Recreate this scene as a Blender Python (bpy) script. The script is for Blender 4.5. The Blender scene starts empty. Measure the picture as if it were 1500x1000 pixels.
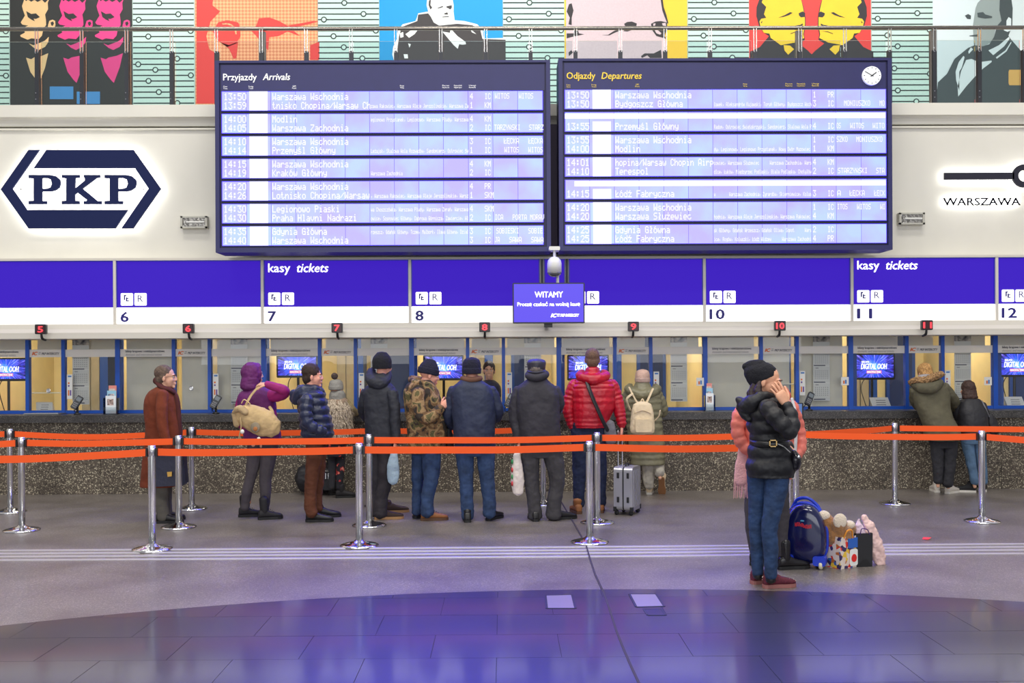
import bpy, bmesh, math, random
from mathutils import Vector, Matrix, noise
from mathutils.geometry import tessellate_polygon
random.seed(7)
S = bpy.context.scene
COL = S.collection
R = math.radians

# ---------------------------------------------------------------- camera
F = 1500.0
YAW, ROLL, CH = R(0.55), R(0.27), 1.70
r0 = Vector((math.cos(YAW), -math.sin(YAW), 0)); u0 = Vector((0, 0, 1)); CF = Vector((math.sin(YAW), math.cos(YAW), 0))
CR = r0*math.cos(ROLL) - u0*math.sin(ROLL); CU = r0*math.sin(ROLL) + u0*math.cos(ROLL)
cd = bpy.data.cameras.new('camera'); cam = bpy.data.objects.new('camera', cd); COL.objects.link(cam)
cd.sensor_width = 36; cd.lens = 36; cd.shift_y = 24/1500; cd.clip_end = 200
M = Matrix.Identity(4)
for i in range(3):
    M[i][0] = CR[i]; M[i][1] = CU[i]; M[i][2] = -CF[i]
M[2][3] = CH
cam.matrix_world = M
S.camera = cam

# ---------------------------------------------------------------- world, lights, exposure
S.view_settings.view_transform = 'Standard'; S.view_settings.look = 'None'
S.view_settings.gamma = 1; S.view_settings.use_curve_mapping = False
S.view_settings.exposure = 0.0
w = bpy.data.worlds.new('hall_daylight'); S.world = w; w.use_nodes = True
w.node_tree.nodes['Background'].inputs[0].default_value = (0.93, 0.95, 1.0, 1)
w.node_tree.nodes['Background'].inputs[1].default_value = 0.40

def area(name, loc, size, power, col=(1, 1, 1), rot=(0, 0, 0)):
    l = bpy.data.lights.new(name, 'AREA'); l.shape = 'RECTANGLE'; l.size, l.size_y = size
    l.energy = power; l.color = col
    o = bpy.data.objects.new(name, l); COL.objects.link(o); o.location = loc; o.rotation_euler = rot
    return o
for i, (x, y) in enumerate(((-5, 8.5), (0, 8.5), (5, 8.5), (-5, 3), (0, 3), (5, 3))):
    area('hall_ceiling_light', (x, y, 10.5), (3.2, 1.2), 260, (1.0, 0.95, 0.87))

for x in (-5.5, 0, 5.5): area('poster_fill_light', (x, 14.4, 8.9), (4.5, .4), 80, (1.0, 0.97, 0.92), (R(38), 0, 0))  # unseen lamps added over the balcony to brighten the posters
area('hall_front_fill', (0, -11, 5.5), (22, 8), 1500, (0.95, 0.97, 1.0), (R(90), 0, 0))   # unseen fill added to brighten the ticket windows, standing for the hall's glass front

# ---------------------------------------------------------------- pixel helpers (photo pixel -> world point at a depth)
CP = Vector((0, 0, CH))
def ray(px, py): return CF*F + CR*(px-750) + CU*(524-py)
def P(px, py, Y):
    d = ray(px, py); return CP + d*(Y/d.y)
def G(px, py):
    d = ray(px, py); return CP + d*(-CH/d.z)
def rect(x0, y0, x1, y1, Y):
    cx, cy = (x0+x1)/2, (y0+y1)/2
    return P(x0, cy, Y).x, P(cx, y1, Y).z, P(x1, cy, Y).x, P(cx, y0, Y).z
def Z(py, Y, px=750): return P(px, py, Y).z
def X(px, Y, py=524): return P(px, py, Y).x

# ---------------------------------------------------------------- materials
def lin(c):
    return tuple(((v/255)/12.92 if v/255 <= .04045 else ((v/255+.055)/1.055)**2.4) for v in c)
MATS = {}
def mat(name, c=(200, 200, 200), rough=.6, metal=0, var=0, vscale=6, bump=0, bscale=60, emit=None, es=1, coat=0, spec=.5, c2=None, stretch=None, sheen=0, coatr=.1):
    if name in MATS: return MATS[name]
    m = bpy.data.materials.new(name); m.use_nodes = True; nt = m.node_tree; N = nt.nodes; L = nt.links
    b = N['Principled BSDF']; col = lin(c)+(1,)
    b.inputs['Base Color'].default_value = col; b.inputs['Roughness'].default_value = rough
    b.inputs['Metallic'].default_value = metal; b.inputs['Specular IOR Level'].default_value = spec
    b.inputs['Coat Weight'].default_value = coat; b.inputs['Coat Roughness'].default_value = coatr
    b.inputs['Sheen Weight'].default_value = sheen
    if var or bump:
        tc = N.new('ShaderNodeTexCoord'); src = tc.outputs['Object']
        if stretch:
            mp = N.new('ShaderNodeMapping'); mp.inputs['Scale'].default_value = stretch; L.new(src, mp.inputs[0]); src = mp.outputs[0]
    if var:
        n = N.new('ShaderNodeTexNoise'); n.inputs['Scale'].default_value = vscale; n.inputs['Detail'].default_value = 5
        L.new(src, n.inputs['Vector'])
        r = N.new('ShaderNodeValToRGB'); r.color_ramp.elements[0].position = .35; r.color_ramp.elements[1].position = .65
        k = 1-var
        r.color_ramp.elements[0].color = tuple(v*k for v in col[:3])+(1,)
        r.color_ramp.elements[1].color = (lin(c2)+(1,)) if c2 else tuple(min(1, v*(1+var)) for v in col[:3])+(1,)
        L.new(n.outputs['Fac'], r.inputs[0]); L.new(r.outputs[0], b.inputs['Base Color'])
    if bump:
        n = N.new('ShaderNodeTexNoise'); n.inputs['Scale'].default_value = bscale; n.inputs['Detail'].default_value = 3
        L.new(src, n.inputs['Vector'])
        bp = N.new('ShaderNodeBump'); bp.inputs['Strength'].default_value = bump; bp.inputs['Distance'].default_value = .02
        L.new(n.outputs['Fac'], bp.inputs['Height']); L.new(bp.outputs[0], b.inputs['Normal'])
    if emit:
        e = lin(emit) if max(emit) > 12 else emit
        b.inputs['Emission Color'].default_value = tuple(e)+(1,); b.inputs['Emission Strength'].default_value = es
    MATS[name] = m
    return m
def glow(name, e, es=1, base=(30, 30, 30)):
    return mat(name, base, .35, emit=e, es=es)

def glass(name, tint=(.97, .98, .98), refl=1.0, rough=0.0):
    if name in MATS: return MATS[name]
    m = bpy.data.materials.new(name); m.use_nodes = True; nt = m.node_tree; N = nt.nodes; L = nt.links
    N.remove(N['Principled BSDF']); out = N['Material Output']
    t = N.new('ShaderNodeBsdfTransparent'); t.inputs[0].default_value = tint+(1,)
    g = N.new('ShaderNodeBsdfGlossy'); g.inputs['Roughness'].default_value = rough
    fr = N.new('ShaderNodeFresnel'); fr.inputs[0].default_value = 1.45
    mu = N.new('ShaderNodeMath'); mu.operation = 'MULTIPLY'; mu.inputs[1].default_value = refl
    mx = N.new('ShaderNodeMixShader'); L.new(fr.outputs[0], mu.inputs[0]); L.new(mu.outputs[0], mx.inputs[0])
    L.new(t.outputs[0], mx.inputs[1]); L.new(g.outputs[0], mx.inputs[2]); L.new(mx.outputs[0], out.inputs[0])
    MATS[name] = m; return m
def milky(name, c, alpha):
    m = mat(name, c, .5); m.node_tree.nodes['Principled BSDF'].inputs['Alpha'].default_value = alpha; return m

def node_mat(name, build, rough=.5, coat=0, coatr=.1, spec=.5):
    if name in MATS: return MATS[name]
    m = bpy.data.materials.new(name); m.use_nodes = True; nt = m.node_tree
    b = nt.nodes['Principled BSDF']; b.inputs['Roughness'].default_value = rough
    b.inputs['Coat Weight'].default_value = coat; b.inputs['Coat Roughness'].default_value = coatr
    b.inputs['Specular IOR Level'].default_value = spec
    tc = nt.nodes.new('ShaderNodeTexCoord')
    build(nt, nt.nodes, nt.links, b, tc.outputs['Object'])
    MATS[name] = m; return m
def ramp(N, stops, const=False):
    r = N.new('ShaderNodeValToRGB'); cr = r.color_ramp
    if const: cr.interpolation = 'CONSTANT'
    while len(cr.elements) < len(stops): cr.elements.new(.5)
    for e, (p, c) in zip(cr.elements, stops):
        e.position = p; e.color = lin(c)+(1,)
    return r
def aggregate(scale, dark, mid, light, chipw=.5, mottle=3.0):
    def f(nt, N, L, b, co):
        v = N.new('ShaderNodeTexVoronoi'); v.inputs['Scale'].default_value = scale; L.new(co, v.inputs['Vector'])
        sep = N.new('ShaderNodeSeparateColor'); L.new(v.outputs['Color'], sep.inputs[0])
        r = ramp(N, [(0, dark), (.45, mid), (.80, mid), (.93, light), (1, light)]); L.new(sep.outputs[0], r.inputs[0])
        n = N.new('ShaderNodeTexNoise'); n.inputs['Scale'].default_value = mottle; n.inputs['Detail'].default_value = 6; L.new(co, n.inputs['Vector'])
        r2 = ramp(N, [(.3, (195, 192, 190)), (.7, (255, 255, 255))]); L.new(n.outputs['Fac'], r2.inputs[0])
        mx = N.new('ShaderNodeMix'); mx.data_type = 'RGBA'; mx.blend_type = 'MULTIPLY'; mx.inputs['Factor'].default_value = 1
        L.new(r.outputs[0], mx.inputs[6]); L.new(r2.outputs[0], mx.inputs[7]); L.new(mx.outputs[2], b.inputs['Base Color'])
        bp = N.new('ShaderNodeBump'); bp.inputs['Strength'].default_value = .08; bp.inputs['Distance'].default_value = .003
        L.new(sep.outputs[1], bp.inputs['Height']); L.new(bp.outputs[0], b.inputs['Normal'])
    return f

# ---------------------------------------------------------------- mesh builder
def catmull(pts, n):
    if len(pts) < 3: n = max(n, 1)
    out = []
    for i in range(len(pts)-1):
        p0 = pts[max(i-1, 0)]; p1 = pts[i]; p2 = pts[i+1]; p3 = pts[min(i+2, len(pts)-1)]
        for k in range(n):
            t = k/n
            out.append([.5*((2*b)+(-a+c)*t+(2*a-5*b+4*c-d)*t*t+(-a+3*b-3*c+d)*t*t*t) for a, b, c, d in zip(p0, p1, p2, p3)])
    out.append(list(pts[-1]))
    return out
class MB:
    def __init__(s): s.v = []; s.f = []
    def add(s, v, f):
        o = len(s.v); s.v += [Vector(p) for p in v]; s.f += [tuple(i+o for i in q) for q in f]; return s
    def box(s, x0, y0, z0, x1, y1, z1):
        v = [(x0, y0, z0), (x1, y0, z0), (x1, y1, z0), (x0, y1, z0), (x0, y0, z1), (x1, y0, z1), (x1, y1, z1), (x0, y1, z1)]
        return s.add(v, [(0, 3, 2, 1), (4, 5, 6, 7), (0, 1, 5, 4), (1, 2, 6, 5), (2, 3, 7, 6), (3, 0, 4, 7)])
    def bbox(s, x0, y0, z0, x1, y1, z1, b=.01, n=2):     # box with rounded vertical-plane outline (bevelled in x-z), slab along y
        pts = []
        for cx, cz, a0 in ((x1-b, z1-b, 0), (x0+b, z1-b, 90), (x0+b, z0+b, 180), (x1-b, z0+b, 270)):
            for k in range(n+1):
                a = R(a0+90*k/n); pts.append((cx+b*math.cos(a), cz+b*math.sin(a)))
        return s.prism(pts, y0, y1)
    def prism(s, pts, y0, y1):                          # polygon in x-z extruded along y
        n = len(pts); v = [(p[0], y0, p[1]) for p in pts]+[(p[0], y1, p[1]) for p in pts]
        area_ = sum(pts[i][0]*pts[(i+1) % n][1]-pts[(i+1) % n][0]*pts[i][1] for i in range(n))
        tri = tessellate_polygon([[Vector((p[0], p[1], 0)) for p in pts]])
        f = [tuple(t) for t in tri]+[(t[2]+n, t[1]+n, t[0]+n) for t in tri]
        f += [(i, (i+1) % n, (i+1) % n+n, i+n) for i in range(n)]
        return s.add(v, f)
    def flat(s, pts, y):
        tri = tessellate_polygon([[Vector((p[0], p[1], 0)) for p in pts]])
        return s.add([(p[0], y, p[1]) for p in pts], [tuple(t) for t in tri])
    def vprism(s, pts, z0, z1):                         # polygon in x-y extruded along z
        n = len(pts); v = [(p[0], p[1], z0) for p in pts]+[(p[0], p[1], z1) for p in pts]
        f = [tuple(range(n-1, -1, -1)), tuple(range(n, 2*n))]+[(i, (i+1) % n, (i+1) % n+n, i+n) for i in range(n)]
        return s.add(v, f)
    def loft(s, rings):                                  # rings: lists of points, closed with fans
        n = len(rings[0]); v = []; f = []
        for r in rings: v += r
        for j in range(len(rings)-1):
            for i in range(n):
                a = j*n+i; b = j*n+(i+1) % n; f.append((a, b, b+n, a+n))
        c0 = sum((Vector(p) for p in rings[0]), Vector())/n; c1 = sum((Vector(p) for p in rings[-1]), Vector())/n
        v += [c0, c1]; k = len(rings)*n; q = (len(rings)-1)*n
        f += [((i+1) % n, i, k) for i in range(n)]+[(q+i, q+(i+1) % n, k+1) for i in range(n)]
        return s.add(v, f)
    def ring(s, c, u, v, n=16, e=2.0):
        out = []
        for i in range(n):
            a = 2*math.pi*i/n; ca, sa = math.cos(a), math.sin(a)
            out.append(Vector(c)+u*(math.copysign(abs(ca)**(2/e), ca))+v*(math.copysign(abs(sa)**(2/e), sa)))
        return out
    def tube(s, path, n=10, sub=5, puff=None, cap=True, flat=1.0, up=None, closed=False):   # path: [(x,y,z,r)]
        pts = catmull([list(p) for p in path], sub) if sub > 1 else [list(p) for p in path]
        P3 = [Vector(p[:3]) for p in pts]; rr = [p[3] for p in pts]
        if puff:
            L_ = 0
            for i in range(len(P3)):
                if i: L_ += (P3[i]-P3[i-1]).length
                rr[i] += puff[1]*(abs(math.sin(math.pi*L_/puff[0]))-.6)
        rings = []; prev = None
        for i, c in enumerate(P3):
            t = (P3[min(i+1, len(P3)-1)]-P3[max(i-1, 0)]).normalized()
            if prev is None:
                a = up or (Vector((0, 0, 1)) if abs(t.z) < .9 else Vector((0, 1, 0)))
                u = t.cross(a).normalized()
            else: u = (prev-t*prev.dot(t)).normalized()
            prev = u; v = t.cross(u).normalized()
            if cap and i == 0:
                for k in (0.0, .5, .85): rings.append(s.ring(c-t*rr[0]*(1-k)*.8, u*rr[0]*max(.15, math.sin(math.acos(1-k)) if k else .2), v*flat*rr[0]*max(.15, math.sin(math.acos(1-k)) if k else .2), n))
            rings.append(s.ring(c, u*rr[i], v*rr[i]*flat, n))
            if cap and i == len(P3)-1:
                for k in (.85, .5, 0.0): rings.append(s.ring(c+t*rr[-1]*(1-k)*.8, u*rr[-1]*max(.15, math.sin(math.acos(1-k)) if k else .2), v*flat*rr[-1]*max(.15, math.sin(math.acos(1-k)) if k else .2), n))
        return s.loft(rings)
    def ell(s, c, r, m=None, n=14, h=9, e=2.0):
        c = Vector(c); rings = []
        for j in range(h):
            a = math.pi*(j+.5)/h-math.pi/2
            ring = [Vector((r[0]*math.cos(a)*x, r[1]*math.cos(a)*y, r[2]*math.sin(a))) for x, y in ((math.cos(2*math.pi*i/n), math.sin(2*math.pi*i/n)) for i in range(n))]
            rings.append([(m @ (c+p)) if m else (c+p) for p in ring])
        return s.loft(rings)
    def lathe(s, prof, c=(0, 0, 0), n=24, m=None):       # prof [(r,z)]
        c = Vector(c); rings = []
        for r_, z in prof:
            ring = [Vector((r_*math.cos(2*math.pi*i/n), r_*math.sin(2*math.pi*i/n), z)) for i in range(n)]
            rings.append([c+((m @ p) if m else p) for p in ring])
        return s.loft(rings)
    def torus(s, c, r_, t, n=24, axis='y', k=6):
        for i in range(n):
            pass
        v = []; f = []
        for i in range(n):
            a = 2*math.pi*i/n
            for j in range(k):
                b = 2*math.pi*j/k; rr = r_+t*math.cos(b)
                p = (rr*math.cos(a), t*math.sin(b), rr*math.sin(a))
                v.append(Vector(c)+Vector(p))
        for i in range(n):
            for j in range(k):
                f.append((i*k+j, i*k+(j+1) % k, ((i+1) % n)*k+(j+1) % k, ((i+1) % n)*k+j))
        return s.add(v, f)
    def annulus(s, c, ro, ri, y, n=20):
        v = []; f = []
        for i in range(n):
            a = 2*math.pi*i/n
            v += [(c[0]+ro*math.cos(a), y, c[1]+ro*math.sin(a)), (c[0]+ri*math.cos(a), y, c[1]+ri*math.sin(a))]
        for i in range(n):
            j = (i+1) % n; f.append((2*i, 2*j, 2*j+1, 2*i+1))
        return s.add(v, f)

WL = {}
def wl(p): return WL[p.name] if p is not None else Vector((0, 0, 0))
def empty(name, loc):
    o = bpy.data.objects.new(name, None); COL.objects.link(o); o.location = loc; o.empty_display_size = .1
    WL[o.name] = Vector(loc); return o
def obj(name, mb, m, parent=None, smooth=False, base=None):
    me = bpy.data.meshes.new(name)
    off = wl(parent) if parent is not None else (Vector(base) if base is not None else Vector((0, 0, 0)))
    me.from_pydata([tuple(Vector(v)-off) for v in mb.v], [], mb.f)
    me.validate(); me.update()
    for k in (m if isinstance(m, (list, tuple)) else [m]): me.materials.append(k)
    if smooth: me.shade_smooth()
    o = bpy.data.objects.new(name, me); COL.objects.link(o)
    if parent is not None: o.parent = parent; WL[o.name] = off
    else: o.location = off; WL[o.name] = off
    return o
def tag(o, label, cat, group=None, kind=None):
    o['label'] = label; o['category'] = cat
    if group: o['group'] = group
    if kind: o['kind'] = kind
    return o
def thing(name, loc, label, cat, group=None): return tag(empty(name, loc), label, cat, group)
def struct(name, mb, m, **k):
    o = obj(name, mb, m, **k); o['kind'] = 'structure'; return o
def stuff(o): o['kind'] = 'stuff'; return o

# lettering: converted to meshes in one batch
TEXTS = []
def letters(parent, m, items, Y, name='lettering'):      # items: (string, x0, x1 or None, baseline px, cap px, shear, weight)
    TEXTS.append((parent, m, items, Y, name))
def finish_texts():
    tmp = []
    def mk(st, shear, wt):
        c = bpy.data.curves.new('t', 'FONT'); c.body = st; c.shear = shear; c.resolution_u = 2
        o = bpy.data.objects.new('t', c); COL.objects.link(o); tmp.append(o); return o
    ref = mk('H', 0, 0)
    jobs = [(j, [(it, mk(it[0], it[5] if len(it) > 5 else 0, it[6] if len(it) > 6 else 0)) for it in j[2]]) for j in TEXTS]
    bpy.context.view_layer.update(); dg = bpy.context.evaluated_depsgraph_get()
    def tomesh(o):
        me = bpy.data.meshes.new_from_object(o.evaluated_get(dg)); vs = [v.co.copy() for v in me.vertices]; fs = [tuple(p.vertices) for p in me.polygons]
        bpy.data.meshes.remove(me); return vs, fs
    cap = max(v.y for v in tomesh(ref)[0])
    for (parent, m, items, Y, name), objs in jobs:
        mb = MB()
        for it, o in objs:
            vs, fs = tomesh(o)
            if not vs: continue
            st, x0, x1, yb, ch = it[:5]
            a = min(v.x for v in vs); b = max(v.x for v in vs)
            s_ = Y/F; cx = (x0+x1)/2 if x1 else x0+ch*.4*len(st)
            zb = P(cx, yb, Y).z; wx0 = P(x0, yb, Y).x; sz = ch*s_/cap
            sx = (P(x1, yb, Y).x-wx0)/(b-a) if x1 else sz
            wt = (it[6] if len(it) > 6 else 0)*ch*2*s_
            for qi, (ox, oz) in enumerate(((-wt, 0), (wt, 0), (0, -wt*.6), (0, wt*.6)) if wt else ((0, 0),)): mb.add([(wx0+ox+(v.x-a)*sx, Y-.0012*qi, zb+oz+v.y*sz) for v in vs], fs)
        stuff(obj(name, mb, m, parent))
    for o in tmp:
        c = o.data; bpy.data.objects.remove(o); bpy.data.curves.remove(c)

# remeshed parts, baked in one batch
BAKES = []
def soft(name, mb, m, parent, voxel=.009, smooth=3, disp=0, dscale=.06, extra=None, disp2=0, dscale2=.2):
    BAKES.append((name, mb, m, parent, voxel, smooth, disp, dscale, extra, disp2, dscale2))
def finish_bakes():
    texs = {}
    def tex(sc):
        if sc not in texs:
            t = bpy.data.textures.new('fold', 'CLOUDS'); t.noise_scale = sc; t.noise_depth = 2; texs[sc] = t
        return texs[sc]
    tmp = []
    for (name, mb, m, parent, voxel, smooth, disp, dscale, extra, disp2, dscale2) in BAKES:
        me = bpy.data.meshes.new('t'); me.from_pydata([tuple(v) for v in mb.v], [], mb.f); me.update()
        o = bpy.data.objects.new('t', me); COL.objects.link(o)
        r = o.modifiers.new('r', 'REMESH'); r.mode = 'VOXEL'; r.voxel_size = voxel; r.adaptivity = 0
        if smooth:
            s_ = o.modifiers.new('s', 'SMOOTH'); s_.factor = .5; s_.iterations = smooth
        for d_, sc in ((disp, dscale), (disp2, dscale2)):
            if d_:
                d = o.modifiers.new('d', 'DISPLACE'); d.texture = tex(sc); d.strength = d_; d.mid_level = .5; d.texture_coords = 'LOCAL'
        tmp.append(o)
    bpy.context.view_layer.update(); dg = bpy.context.evaluated_depsgraph_get()
    for o, (name, mb, m, parent, voxel, smooth, disp, dscale, extra, *_) in zip(tmp, BAKES):
        me = bpy.data.meshes.new_from_object(o.evaluated_get(dg))
        off = wl(parent)
        if extra is not None:
            bm = bmesh.new(); bm.from_mesh(me)
            vs = [bm.verts.new(v) for v in extra.v]
            for f in extra.f:
                try: bm.faces.new([vs[i] for i in f])
                except ValueError: pass
            bm.to_mesh(me); bm.free()
        me.transform(Matrix.Translation(-off))
        me.materials.clear(); me.materials.append(m); me.shade_smooth(); me.name = name
        q = bpy.data.objects.new(name, me); COL.objects.link(q); q.parent = parent
    for o in tmp:
        c = o.data; bpy.data.objects.remove(o); bpy.data.meshes.remove(c)
# 5x7 dot-matrix lettering for the boards (columns, bit 0 = top row)
FNT = {'0': '3E4141413E', '1': '00427F4000', '2': '4261514946', '3': '2141454B31', '4': '1814127F10', '5': '2745454539', '6': '3C4A494930', '7': '0171090503', '8': '3649494936', '9': '064949291E',
 ':': '0036360000', ',': '0050300000', '/': '2010080402', 'A': '7E1111117E', 'B': '7F49494936', 'C': '3E41414122', 'D': '7F4141413E', 'E': '7F49494941', 'F': '7F09090901', 'G': '3E4149497A', 'H': '7F0808087F',
 'I': '00417F4100', 'J': '2040413F01', 'K': '7F08142241', 'L': '7F40404040', 'M': '7F020C027F', 'N': '7F0408107F', 'O': '3E4141413E', 'P': '7F09090906', 'R': '7F09192946', 'S': '4649494931', 'T': '01017F0101',
 'U': '3F4040403F', 'V': '1F2040201F', 'W': '7F2018207F', 'X': '6314081463', 'Y': '0708700807', 'Z': '6151494543', 'a': '2054545478', 'b': '7F48444438', 'c': '3844444420', 'd': '384444487F', 'e': '3854545418',
 'f': '087E090102', 'g': '18A4A4A47C', 'h': '7F08040478', 'i': '00447D4000', 'j': '4080847D00', 'k': '7F10284400', 'l': '00417F4000', 'm': '7C04180478', 'n': '7C08040478', 'o': '3844444438', 'p': 'FC24242418',
 'r': '7C08040408', 's': '4854545420', 't': '043F444020', 'u': '3C4040207C', 'v': '1C2040201C', 'w': '3C4030403C', 'y': '1CA0A0A07C', 'z': '4464544C44', 'ó': '3846454438', 'ł': '00517F4400', 'Ł': '7F50484440',
 'Ń': '7E0811207E', 'ń': '7C0A050478', 'ś': '4856555420', 'ź': '446655 4C44'.replace(' ', ''), 'ż': '4464554C44', 'Ż': '6151D54543', 'Ó': '3C4243423C', 'Ę': '7F494949C1', 'ą': '20545454F8', 'ę': '38545454D8', 'Ś': '4C4A4B4A32', 'ć': '3846454420'}
def dot_glyphs(st, x0, x1, yb, ch, Y):
    mb = MB(); n = len(st); s_ = Y/F; cx = (x0+x1)/2; zb = P(cx, yb, Y).z; wx0, wx1 = P(x0, yb, Y).x, P(x1, yb, Y).x
    u = (wx1-wx0)/(n*6-1); v = ch*s_/7
    for i, c_ in enumerate(st):
        h = FNT.get(c_)
        if not h: continue
        cols = [int(h[2*k:2*k+2], 16) for k in range(5)]
        for r_ in range(8):
            k = 0
            while k < 5:
                if cols[k] >> r_ & 1:
                    e = k
                    while e+1 < 5 and cols[e+1] >> r_ & 1: e += 1
                    xa = wx0+(i*6+k-.12)*u; xb = wx0+(i*6+e+1.12)*u; za = zb+(6-r_-.04)*v; zc = zb+(7-r_+.04)*v
                    mb.add([(xa, Y, za), (xb, Y, za), (xb, Y, zc), (xa, Y, zc)], [(0, 1, 2, 3)]); k = e+1
                else: k += 1
    return mb
def dot_letters(parent, m, items, Y):
    mb = MB()
    for it in items:
        q = dot_glyphs(it[0], it[1], it[2], it[3], it[4], Y); mb.add(q.v, q.f)
    stuff(obj('lettering', mb, m, parent))
# ================================================================= SETTING
YW, YS, YG, YC, YB, YP = 13.10, 12.90, 13.28, 13.00, 12.35, 16.5   # wall, signs, glass, counter, boards, posters
WHITE = mat('wall_paint', (226, 223, 212), .55, var=.04, vscale=1.2)
FLOOR = node_mat('terrazzo', aggregate(150, (98, 92, 90), (128, 121, 118), (178, 168, 164), mottle=1.6), rough=.42, coat=.6, coatr=.30, spec=.7)
AGG = node_mat('washed_aggregate', aggregate(88, (52, 46, 40), (106, 96, 84), (205, 196, 172), mottle=2.2), rough=.55)
LEDGE = node_mat('dark_granite', aggregate(140, (44, 44, 45), (70, 69, 70), (110, 108, 105)), rough=.3)
TILE = mat('polished_dark_stone', (32, 30, 40), .42, var=.2, vscale=2.5, coat=.4, coatr=.1, spec=.9)
STEEL = mat('brushed_steel', (228, 228, 228), .27, 1)
CHROME = mat('chrome', (225, 225, 228), .1, 1)
DARKM = mat('dark_metal', (58, 60, 66), .45, .5)
ALU = mat('aluminium_trim', (214, 209, 198), .4, .1)
BLUEF = mat('blue_frame', (20, 84, 190), .4)
BLUED = mat('blue_door', (22, 72, 160), .45)
CREAM = mat('cream_panel', (240, 222, 165), .6, var=.03)
GREYP = mat('grey_partition', (148, 142, 128), .6)
BLACK = mat('black_plastic', (22, 22, 25), .4)
NAVY = mat('board_navy', (38, 38, 92), .42, var=.04)
NAVYD = mat('board_navy_edge', (28, 27, 74), .45)
WPRINT = mat('white_print', (240, 240, 240), .6, emit=(240, 240, 240), es=.35)
YPRINT = mat('yellow_print', (226, 196, 70), .6, emit=(226, 196, 70), es=.25)
PAPER = mat('white_paper', (238, 238, 234), .7)
WOOD = mat('warm_wood', (178, 104, 62), .5)
GLASS = glass('window_glass', refl=.85)
RAILGL = glass('rail_glass', (.86, .91, .92), refl=1.0)
FROST = milky('frosted_band', (246, 242, 234), .80)
BLIND = mat('blind_cloth', (232, 226, 208), .8, var=.03)
INK = mat('grey_ink', (84, 84, 96), .7); INKL = mat('light_ink', (140, 138, 142), .7)
ORANGEI = mat('orange_ink', (226, 112, 48), .6)
DNAVY = mat('sign_navy_ink', (32, 26, 120), .5)

# floor with circular inlay of dark stone tiles
fl = struct('floor', MB().box(-16, -8, -.3, 16, 13.6, 0), FLOOR)
cx, cr = None, None
A_, B_, C_ = G(0, 917), G(750, 865.5), G(1500, 882)
def circ(a, b, c):
    ax, ay, bx, by, cx_, cy_ = a.x, a.y, b.x, b.y, c.x, c.y
    d = 2*(ax*(by-cy_)+bx*(cy_-ay)+cx_*(ay-by))
    ux = ((ax*ax+ay*ay)*(by-cy_)+(bx*bx+by*by)*(cy_-ay)+(cx_*cx_+cy_*cy_)*(ay-by))/d
    uy = ((ax*ax+ay*ay)*(cx_-bx)+(bx*bx+by*by)*(ax-cx_)+(cx_*cx_+cy_*cy_)*(bx-ax))/d
    return Vector((ux, uy, 0)), (Vector((ax, ay, 0))-Vector((ux, uy, 0))).length
cc, rad = circ(A_, B_, C_)
NC = 160
disc = [(cc.x+rad*math.cos(2*math.pi*i/NC), cc.y+rad*math.sin(2*math.pi*i/NC)) for i in range(NC)]
obj('grout_bed', MB().vprism(disc, -.01, .0015), mat('grout', (26, 24, 34), .7), fl)
def clip(poly):                                    # convex rect clipped by the circle polygon
    out = poly
    for i in range(NC):
        ax, ay = disc[i]; bx, by = disc[(i+1) % NC]
        if not out: return []
        inp, out = out, []
        def side(p): return (bx-ax)*(p[1]-ay)-(by-ay)*(p[0]-ax)
        for k in range(len(inp)):
            p, q = inp[k-1], inp[k]; sp, sq = side(p), side(q)
            if (sp >= 0) != (sq >= 0):
                t = sp/(sp-sq); out.append((p[0]+(q[0]-p[0])*t, p[1]+(q[1]-p[1])*t))
            if sq >= 0: out.append(q)
    return out
TW, TH = .745, .485
row = 0; y = 7.25+TH
TILES = [TILE] + [mat('polished_dark_stone_'+n, c, .42, var=.2, vscale=2.5, coat=.4, coatr=.1, spec=.9) for n, c in (('cool', (29, 29, 40)), ('warm', (37, 34, 40)))]
while y > 3.4:
    x = -7.49+(.37 if row % 2 else 0)
    while x < 7.5:
        g_ = .0016
        far = [(x+g_, y-TH+g_), (x+TW-g_, y-TH+g_), (x+TW-g_, y-g_), (x+g_, y-g_)]
        if all((p[0]-cc.x)**2+(p[1]-cc.y)**2 < (rad-.1)**2 for p in far): pl = far
        elif any((p[0]-cc.x)**2+(p[1]-cc.y)**2 < (rad+.4)**2 for p in far): pl = clip(far)
        else: pl = []
        vis = abs((x+TW/2)/max(y, .1)) < .78
        if len(pl) > 2 and vis: obj('stone_tile', MB().vprism(pl, 0, .004+.0006*random.random()), random.choice(TILES), fl)
        x += TW
    y -= TH; row += 1
obj('stone_inlay', MB().vprism([(cc.x+(rad-.3)*math.cos(a*.05), min(3.2, cc.y+(rad-.3)*math.sin(a*.05))) for a in range(126)], 0, .0035), TILE, fl)
# tactile strips
for i, py in enumerate((801.5, 806, 810.5, 815.5)):
    a = G(750, py)
    o = struct('trim_%d' % (i+1), MB().box(-9, a.y-.021, 0, 9, a.y+.021, .006), mat('strip_metal', (226, 222, 226), .42, .75))
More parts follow.
